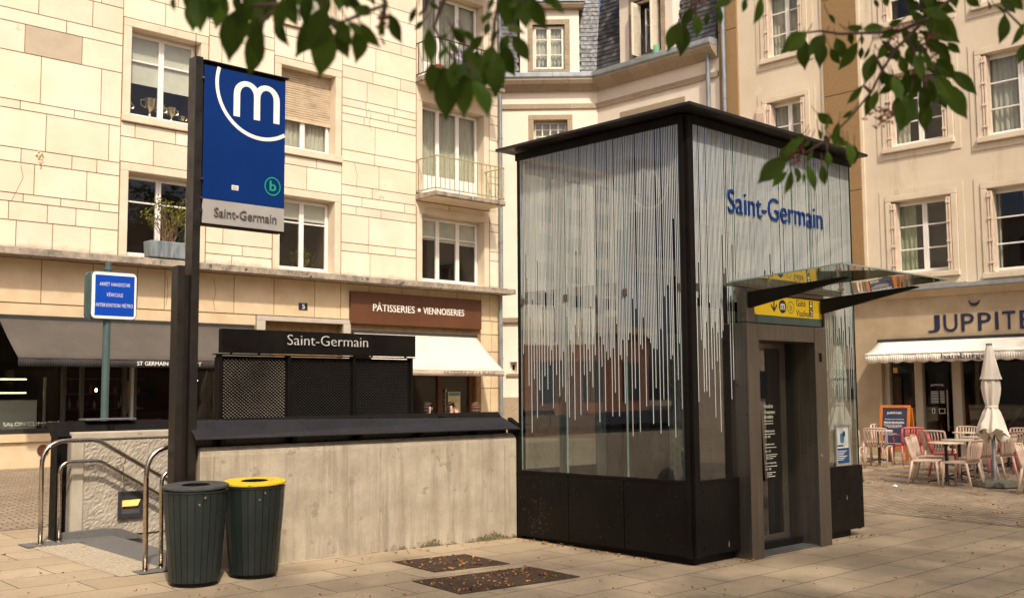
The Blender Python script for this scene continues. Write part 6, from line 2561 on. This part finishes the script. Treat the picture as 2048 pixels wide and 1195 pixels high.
    for i in range(len(prof) - 1):
        for j in range(k):
            a0, a1 = 2 * PI * j / k, 2 * PI * (j + 1) / k
            am = (a0 + a1) / 2
            if -math.sin(am) > .35 and prof[i + 1][1] < .055:
                continue
            q = []
            for (aa, ii) in ((a0, i), (a1, i), (a1, i + 1), (a0, i + 1)):
                rr = prof[ii][0] * (1 + .008 * math.sin(aa * 9))
                q.append((rr * math.cos(aa), hc.y + .012 + rr * math.sin(aa), hc.z + prof[ii][1]))
            h.quad(q)
    ho = h.build('hair', M[hair], o, smooth=True)
    ho.modifiers.new('thick', 'SOLIDIFY').thickness = -.012
    root.location = (x, y, z)
    root.rotation_euler = (0, 0, th)
    root.scale = (s, s, s)
    return root


GT = 'people seated in front of the bakery'
for (x, y, th, lab, hr, cl, kw) in ((13.72, 16.85, .9, 'person with tied dark hair seated left of the sunglasses wearer', 'hairdark', 'shirt', dict(longhair=False)),
                                    (14.42, 16.95, .25, 'person wearing dark sunglasses seated in the middle outside the bakery', 'hairdark', 'cloth', dict(sunglasses=True)),
                                    (14.58, 16.35, PI - .4, 'person with brown hair seen from behind, one hand raised', 'hairbrown', 'cloth', dict(raise_arm=True))):
    gz = ground_z(y)
    person(lab, x, y, gz, th, hr, cl, s=.92, **kw)
    place_chair('b', x, y + .02, th, 'beige chair under the ' + lab.replace('person with ', 'guest with ').replace('person wearing ', 'guest wearing '), 'beige chairs outside the bakery', s=.95)
person('person in a pale top standing inside the dark cafe', 9.98, 22.6, .28, .9, 'hairdark', 'shirt', seated=False, s=1.0)

# ------------------------------------------------------------------ cherry tree above the camera
tree = thing('cherry_tree', 'cherry tree whose leafy branches hang into the top of the view', 'tree', (-2.1, .2, ground_z(0)))
gz = ground_z(.2)
tk = MB()
tk.tube([(-2.1, .2, gz - .1), (-2.08, .22, .4), (-2.0, .25, 1.4), (-1.9, .25, 2.4), (-1.7, .3, 3.3), (-1.3, .4, 4.4), (-.9, .4, 5.6), (-.6, .3, 7.0)], [.24, .19, .165, .15, .14, .11, .08, .03], 14)
tk.build('trunk', M['bark'], tree, smooth=True)
lb = MB()
limbs = [[(-1.75, .3, 3.1), (-.9, .9, 3.7), (.2, 1.5, 4.0), (1.2, 2.0, 3.75), (1.8, 2.3, 3.3)],
         [(-1.7, .3, 3.3), (-.6, .2, 4.0), (.8, .5, 4.3), (2.0, 1.0, 4.05), (2.6, 1.3, 3.5)],
         [(-1.3, .4, 4.4), (0, 1.6, 5.2), (1.0, 2.8, 5.6)], [(-1.3, .4, 4.4), (.4, -.4, 5.3), (2.2, -.9, 5.6)],
         [(-1.5, .35, 3.9), (-2.6, 1.4, 4.9), (-3.2, 2.4, 5.4)], [(-1.5, .35, 3.9), (-2.8, -.8, 4.8), (-3.6, -1.7, 5.3)], [(-.9, .4, 5.6), (.3, .8, 6.6), (1.4, 1.2, 7.2)]]
for L_ in limbs:
    n_ = len(L_)
    lb.tube(L_, [.075 * (1 - i / n_) + .012 for i in range(n_)], 8)
lb.build('limbs', M['bark'], tree, smooth=True)
LEAF = MB()


def leaf(base, tip, side, wd, tint, bend=.08):
    d = tip - base
    L_ = d.length
    n_ = d.normalized().cross(side).normalized()
    ws = [(.0, .04), (.10, .36), (.24, .76), (.42, 1.0), (.58, .96), (.74, .66), (.88, .24), (1.0, .0)]
    vs = []
    for (t, q) in ws:
        c = base + d * t + n_ * (bend * L_ * (t - t * t) * 4 * .5)
        up = n_ * (-.10 * wd * q)
        vs += [c - side * (q * wd / 2) - up, c, c + side * (q * wd / 2) - up]
    fs = []
    for i in range(len(ws) - 1):
        a = i * 3
        fs += [(a, a + 1, a + 4, a + 3), (a + 1, a + 2, a + 5, a + 4)]
    LEAF.add(vs, fs, 0, tint)


HL = [(347, -8, 349, 22), (394, -20, 401, 62), (448, -15, 432, 56), (484, 12, 459, 121), (511, 50, 497, 152), (520, -14, 511, 66), (553, 30, 579, 92), (566, -6, 556, 68), (639, 18, 592, 112),
      (654, 54, 639, 153), (621, -18, 607, 48), (672, 60, 697, 116), (717, 50, 711, 125), (720, 44, 760, 94), (677, -10, 722, 10), (704, 16, 742, 30), (762, 38, 769, 73), (780, 28, 803, 86),
      (643, -22, 655, 32), (545, -20, 536, 40), (470, -22, 478, 30), (425, -16, 418, 40), (598, -24, 610, 30), (690, -24, 694, 20), (575, -16, 590, 30), (380, -22, 372, 18), (500, -20, 488, 60), (530, 20, 520, 96), (610, 20, 622, 70), (735, -16, 748, 12),
      (834, 14, 819, 48), (848, 42, 829, 60), (858, 4, 878, 20), (858, 56, 862, 126), (904, 55, 931, 84), (986, 27, 965, 38), (896, 82, 918, 112), (898, 92, 878, 122), (967, 72, 938, 104), (981, 92, 967, 141),
      (876, 134, 868, 184), (894, 135, 892, 238), (922, 128, 912, 162), (930, 143, 928, 234), (947, 158, 975, 234), (949, 110, 970, 188), (991, 100, 991, 196), (1003, 86, 1030, 152), (977, 44, 970, 72), (995, 62, 985, 84),
      (987, -6, 975, 20), (1065, -6, 1094, 58), (1010, 53, 1050, 68), (1023, 70, 1058, 122), (1094, -10, 1127, 26), (1010, -22, 1010, 52), (1044, -12, 1052, 56), (1080, -12, 1110, 12), (1030, -14, 1032, 40), (955, 100, 945, 150), (940, 92, 930, 140), (910, 120, 902, 176),
      (1060, -16, 1072, 40), (1020, -10, 1022, 62),
      (1523, -6, 1507, 48), (1656, 28, 1669, 49), (1614, 64, 1563, 106), (1609, 78, 1610, 139), (1650, 70, 1617, 112), (1645, 84, 1639, 136), (1672, 76, 1690, 120), (1716, 84, 1678, 139), (1692, 56, 1725, 58), (1700, 64, 1704, 90), (1725, 60, 1768, 54), (1740, 94, 1727, 120),
      (1763, 80, 1788, 117), (1747, 108, 1730, 167), (1727, 170, 1694, 208), (1738, 186, 1730, 233), (1706, 220, 1683, 236), (1846, 26, 1917, 84), (1821, 22, 1850, 52), (1863, 4, 1911, 24), (1868, 82, 1899, 112), (1896, 142, 1952, 189), (1888, 166, 1933, 236),
      (1857, 158, 1868, 206), (1821, 186, 1799, 263), (1852, 202, 1849, 261), (1876, 186, 1893, 218), (1802, 190, 1785, 228), (1815, 148, 1807, 196), (1780, 148, 1800, 190), (1766, 142, 1784, 178), (2009, 28, 1998, 87), (2050, 45, 2023, 90), (2054, 86, 2036, 128),
      (1976, 4, 1980, 20), (1634, 226, 1666, 248), (1678, 244, 1667, 294), (1689, 280, 1704, 330), (1636, 258, 1641, 282), (1609, 276, 1567, 308), (1574, 313, 1517, 365), (1574, 343, 1545, 374), (1583, 339, 1568, 388), (1596, 336, 1592, 366), (1612, 330, 1629, 381),
      (1645, 330, 1650, 370), (1654, 302, 1654, 336), (1696, 284, 1701, 332), (1358, 44, 1336, 103), (1370, 50, 1361, 112), (1392, 28, 1392, 76), (1385, 16, 1361, 55), (1437, 13, 1440, 49), (1416, 24, 1412, 52), (1464, 2, 1426, 16), (1491, -4, 1485, 25), (1810, 60, 1835, 100),
      (1835, 90, 1862, 130), (1850, 60, 1880, 110), (1830, 110, 1845, 160), (1800, 110, 1812, 150), (1870, 40, 1900, 70), (1840, -10, 1868, 28), (1930, -8, 1960, 14), (2000, -6, 2030, 26), (2020, -10, 2046, 20), (1990, 12, 2012, 34), (1850, 120, 1880, 150), (1812, 0, 1845, 22),
      (1900, -20, 1912, 16), (1770, -8, 1775, 14), (1625, 300, 1612, 322), (1660, 270, 1690, 292), (1830, 140, 1826, 196), (1842, 170, 1838, 214), (1868, 128, 1890, 140), (1790, 60, 1760, 76), (1805, 40, 1782, 52), (1878, 100, 1902, 128), (1846, 104, 1868, 142), (1822, 76, 1846, 108)]
r = random.Random(12)
for (bx, by, tx, ty) in list(HL):
    if (1660 < bx < 1900 and by < 210) or (1560 < bx < 1700 and by > 250) or bx < 760 or 860 < bx < 1010:
        if r.random() < .85:
            ox, oy = r.gauss(0, 22), r.gauss(0, 12) - 8
            sc_ = r.uniform(.55, .95)
            a_ = r.uniform(-.6, .6)
            dx, dy = tx - bx, ty - by
            dx, dy = dx * math.cos(a_) - dy * math.sin(a_), dx * math.sin(a_) + dy * math.cos(a_)
            HL.append((bx + ox, by + oy, bx + ox + dx * sc_, by + oy + dy * sc_))


def base_depth(px):
    return 2.35 if px < 810 else (2.5 if px < 1200 else 3.15)


tw = MB()
for (bx, by, tx, ty) in HL:
    d0 = base_depth(bx) + r.uniform(-.16, .16)
    b = at_depth(bx, by, d0)
    t = at_depth(tx + (tx - bx) * .05, ty + (ty - by) * .05, d0 + r.uniform(-.02, .02))
    ax = (t - b).normalized()
    sc = ax.cross(CF).normalized()
    th = r.uniform(-.75, .75)
    side = (sc * math.cos(th) + CF * math.sin(th))
    side = (side - ax * side.dot(ax)).normalized()
    Lp = (t - b).length
    leaf(b, t, side, Lp * r.uniform(.40, .52), r.uniform(.65, 1.25), r.uniform(-.12, .2))
    # leaf stalk
    tw.tube([b, b - ax * .012 + Vector((0, 0, .004)), b - ax * .02 + Vector((0, 0, .012))], [.0014, .0014, .0014], 4, 0, False)
TW = [[(1960, -40), (1900, 0), (1850, 40), (1815, 75), (1790, 100), (1765, 140), (1742, 185), (1700, 235), (1660, 275), (1620, 300), (1585, 318)],
      [(1850, 40), (1800, 62), (1740, 66), (1680, 68), (1640, 62), (1612, 66)], [(1815, 75), (1830, 110), (1850, 150), (1855, 200)], [(1742, 185), (1728, 172)],
      [(1840, -40), (1850, 40)], [(2060, -20), (2010, 20), (2040, 50), (2060, 90)], [(1400, -30), (1390, 20), (1372, 52)], [(1470, -30), (1440, 12), (1420, 26)], [(1500, -30), (1495, 0)],
      [(905, -40), (880, 20), (868, 55), (890, 95), (915, 130)], [(1010, -40), (990, 40), (985, 95), (940, 150)], [(1050, -40), (1010, 50)], [(860, -30), (850, 20), (838, 30)],
      [(760, -40), (770, 10), (740, 22), (680, 46), (650, 52)], [(770, 10), (766, 38), (780, 30)], [(640, -40), (600, -20), (560, 10), (515, 50)], [(560, 10), (486, 14)], [(420, -40), (440, -16)],
      [(1790, 100), (1765, 84)], [(1765, 140), (1748, 110)]]
for P_ in TW:
    d0 = base_depth(P_[-1][0])
    pts = [at_depth(x, y, d0 + .03 * math.sin(i * 1.3)) for i, (x, y) in enumerate(P_)]
    pts = [pts[0] + (pts[0] - pts[1]).normalized() * .0] + pts[1:]
    n_ = len(pts)
    tw.tube(pts, [.0062 * (1 - .7 * i / n_) for i in range(n_)], 6)
# twigs from the limbs down to the hanging ends
for (a, P_) in (((1.8, 2.3, 3.3), TW[0]), ((1.2, 2.0, 3.75), TW[13]), ((1.8, 2.3, 3.3), TW[9]), ((1.8, 2.3, 3.3), TW[10]), ((2.6, 1.3, 3.5), TW[5]), ((2.6, 1.3, 3.5), TW[0]), ((2.0, 1.0, 4.05), TW[6]), ((1.2, 2.0, 3.75), TW[15])):
    e = at_depth(*P_[0], base_depth(P_[-1][0]))
    a = Vector(a)
    tw.tube([a, (a + e) / 2 + Vector((0, 0, .12)), e], [.014, .009, .0062], 6)
tw.build('twigs', M['bark'], tree, smooth=True)
# withered flower stalks
fl = MB()
for (x, y) in ((1850, 95), (1858, 110), (1860, 70), (1846, 84), (1766, 215), (1760, 228), (1772, 236), (1395, 8), (1850, 140), (768, 44), (1790, 70), (1590, 300)):
    c = at_depth(x, y, base_depth(x) + r.uniform(-.05, .05))
    for k in range(14):
        p = c + Vector((r.gauss(0, .014), r.gauss(0, .014), r.gauss(0, .016)))
        q = p + Vector((r.uniform(-.015, .015), r.uniform(-.015, .015), r.uniform(-.02, .005)))
        fl.tube([p, q], [.0015, .004], 4)
fl.build('withered_flowers', pmat('withered_flower', (0.10, 0.028, 0.012), (0.17, 0.06, 0.02), scale=30, rough=.9), tree)


def project(p):
    v = p - CAM
    w_ = v.dot(CF)
    if w_ < .05:
        return None
    return 1024 + FPX * v.dot(CR) / w_, 597.5 - FPX * v.dot(CU) / w_


def crown_leaves(center, rad, nclump, per, r, ls):
    n_ = 0
    while n_ < nclump:
        u = Vector((r.gauss(0, 1), r.gauss(0, 1), r.gauss(0, 1))).normalized() * (r.random() ** .4)
        c = Vector((center[0] + u.x * rad[0], center[1] + u.y * rad[1], center[2] + u.z * rad[2]))
        n_ += 1
        for k in range(per):
            p = c + Vector((r.gauss(0, .22), r.gauss(0, .22), r.gauss(0, .16)))
            q = project(p)
            if q and -260 < q[0] < 2300 and q[1] > -110:
                continue
            d = Vector((r.uniform(-1, 1), r.uniform(-1, 1), r.uniform(-1.2, .2))).normalized()
            s_ = d.cross(Vector((r.uniform(-1, 1), r.uniform(-1, 1), r.uniform(-1, 1)))).normalized()
            L_ = ls * r.uniform(.8, 1.3)
            LEAF.add([p, p + d * L_ * .5 + s_ * L_ * .3, p + d * L_, p + d * L_ * .5 - s_ * L_ * .3], [(0, 1, 2, 3)], 0, r.uniform(.6, 1.3))


crown_leaves((.6, .4, 6.3), (4.6, 3.6, 2.3), 260, 24, random.Random(5), .16)
crown_leaves((4.6, -.6, 6.6), (3.2, 3.0, 2.2), 200, 24, random.Random(6), .16)
LEAF.build('foliage', M['leaf'], tree)

# second tree out of view on the right: its shade lies over the terrace
def square_tree(label, x, y, cz, cx, cy, rad, seed, n):
    global LEAF
    gz = ground_z(y)
    t2 = thing('plane_tree', label, 'tree', (x, y, gz))
    k = MB()
    k.tube([(x, y, gz - .1), (x + .05, y, 1.5), (x, y + .1, 3.2), ((x + cx) / 2, (y + cy) / 2, 5.0), (cx, cy, cz + .6)], [.28, .2, .17, .12, .04], 12)
    for a in range(7):
        an = a * .9
        k.tube([(x, y + .1, 3.3 + a * .1), ((x + cx) / 2 + rad[0] * .35 * math.cos(an), (y + cy) / 2 + rad[1] * .35 * math.sin(an), 4.9 + a * .2),
                (cx + rad[0] * .65 * math.cos(an), cy + rad[1] * .65 * math.sin(an), cz - .6 + a * .2)], [.08, .05, .015], 8)
    k.build('trunk', M['bark'], t2, smooth=True)
    LEAF = MB()
    crown_leaves((cx, cy, cz), rad, n, 24, random.Random(seed), .17)
    LEAF.build('crown', M['leaf'], t2)


square_tree('leafy square tree far right of the camera, shading the terrace', 18.0, .5, 7.4, 18.3, 3.0, (4.8, 3.6, 2.5), 9, 320)
square_tree('leafy square tree between the cherry and the terrace tree', 9.0, -4.2, 7.2, 9.6, -1.2, (3.6, 2.9, 2.3), 10, 260)
# ------------------------------------------------------------------ blossom and leaf litter
lt_ = MB()
r = random.Random(31)


def flake(x, y, z, s):
    t = r.uniform(.6, 1.3)
    n_ = r.randint(3, 6)
    for k in range(n_):
        a = r.uniform(0, 6.28)
        d = Vector((math.cos(a), math.sin(a), r.uniform(.1, .9))) * s
        e = Vector((-math.sin(a), math.cos(a), r.uniform(-.2, .4))) * s * .45
        c = Vector((x, y, z + .001))
        lt_.add([c, c + d * .6 + e, c + d, c + d * .6 - e], [(0, 1, 2, 3)], 0, (t, t * r.uniform(.8, 1.1), t))


for i in range(680):
    x = r.uniform(2.5, 12.5)
    y = r.uniform(3.6, 11.0)
    if 4.97 < x < 9.9 and y > 8.4:
        continue
    if EX0 < x < EX1 and y > EY0:
        continue
    flake(x, y, ground_z(y), r.uniform(.007, .014) * r.choice((1, 1, 1.7)))
for (x0, x1, y0, y1, n_) in ((6.2, 7.0, 7.45, 8.1, 70), (5.78, 7.0, 6.6, 7.2, 120), (8.05, 8.2, 6.4, 8.4, 60), (8.3, 8.9, 5.9, 6.05, 14), (5.6, 8.1, 8.42, 8.56, 26), (10.4, 11.3, 5.95, 6.1, 14)):
    for i in range(n_):
        x, y = r.uniform(x0, x1), r.uniform(y0, y1)
        flake(x, y, ground_z(y) + .008, r.uniform(.010, .022))
for i in range(420):
    x, y = r.uniform(13.4, 23), r.uniform(4, 11.5)
    for k in range(r.choice((1, 1, 2, 5))):
        xx, yy = x + r.gauss(0, .07), y + r.gauss(0, .07)
        flake(xx, yy, ground_z(yy) + .005, r.uniform(.012, .026))
for i in range(120):
    x, y = r.uniform(.5, 8), r.uniform(12.5, 20)
    flake(x, y, ground_z(y) + .005, r.uniform(.012, .022))
setp(lt_.build('fallen_blossom', M['litter'], loc=(8, 7, 0)), 'scattered orange brown fallen blossom and leaf litter', 'litter', kind='stuff')
gl = MB()
for (x, y) in ((6.75, 7.55), (6.72, 7.58), (6.3, 8.02), (5.95, 6.75)):
    a = r.uniform(0, 6)
    z = ground_z(y) + .012
    gl.add([(x, y, z), (x + .03 * math.cos(a + .5), y + .03 * math.sin(a + .5), z + .004), (x + .07 * math.cos(a), y + .07 * math.sin(a), z), (x + .03 * math.cos(a - .5), y + .03 * math.sin(a - .5), z + .004)], [(0, 1, 2, 3)])
setp(gl.build('fallen_leaves', M['leaf'], loc=(6.5, 7.4, 0)), 'few fresh green leaves lying on the hatch plates', 'litter', kind='stuff')

# ------------------------------------------------------------------ buildings across the square, seen as reflections in the lift glass
def far_block(label, x0, x1, y0, y1, h, storeys, face, mat, cols):
    t = thing('city_block', label, 'building', ((x0 + x1) / 2, (y0 + y1) / 2, 0))
    b = MB()
    b.box(x0, x1, y0, y1, -1, h)
    b.build('wall', M[mat], t)
    b = MB()
    b.box(x0 - .3, x1 + .3, y0 - .3, y1 + .3, h, h + .35)
    b.build('roof', M['fartrim'], t)
    for s_ in range(storeys):
        za = 1.2 + s_ * (h - 1) / storeys
        zb = za + (h - 1) / storeys * .55
        for c_ in range(cols):
            w_ = MB()
            if face == 'x0':
                a = y0 + (y1 - y0) * (c_ + .25) / cols
                e = y0 + (y1 - y0) * (c_ + .72) / cols
                w_.box(x0 - .06, x0 - .01, a, e, za, zb)
            elif face == 'x1':
                a = y0 + (y1 - y0) * (c_ + .25) / cols
                e = y0 + (y1 - y0) * (c_ + .72) / cols
                w_.box(x1 + .01, x1 + .06, a, e, za, zb)
            else:
                a = x0 + (x1 - x0) * (c_ + .25) / cols
                e = x0 + (x1 - x0) * (c_ + .72) / cols
                yy = (y0 - .06, y0 - .01) if face == 'y0' else (y1 + .01, y1 + .06)
                w_.box(a, e, *yy, za, zb)
            w_.build('window', M['farwin'], t)


far_block('cream tower block across the square mirrored in the left lift glass', -44, -32, 52, 64, 17.5, 8, 'y0', 'farblock', 4)
far_block('low red brick house mirrored low in the left lift glass', -28, -16, 36, 44, 4.6, 1, 'y0', 'farbrick', 4)
far_block('long cream block across the square mirrored in the front lift glass', 50, 60, -52, -6, 12.0, 4, 'x0', 'farblock', 8)
far_block('long brick block behind the camera closing the square', -34, 40, -52, -40, 15.0, 4, 'y1', 'farbrick', 16)
far_block('cream block left of the camera closing the square', -52, -40, -38, 40, 15.0, 4, 'x1', 'farblock', 14)
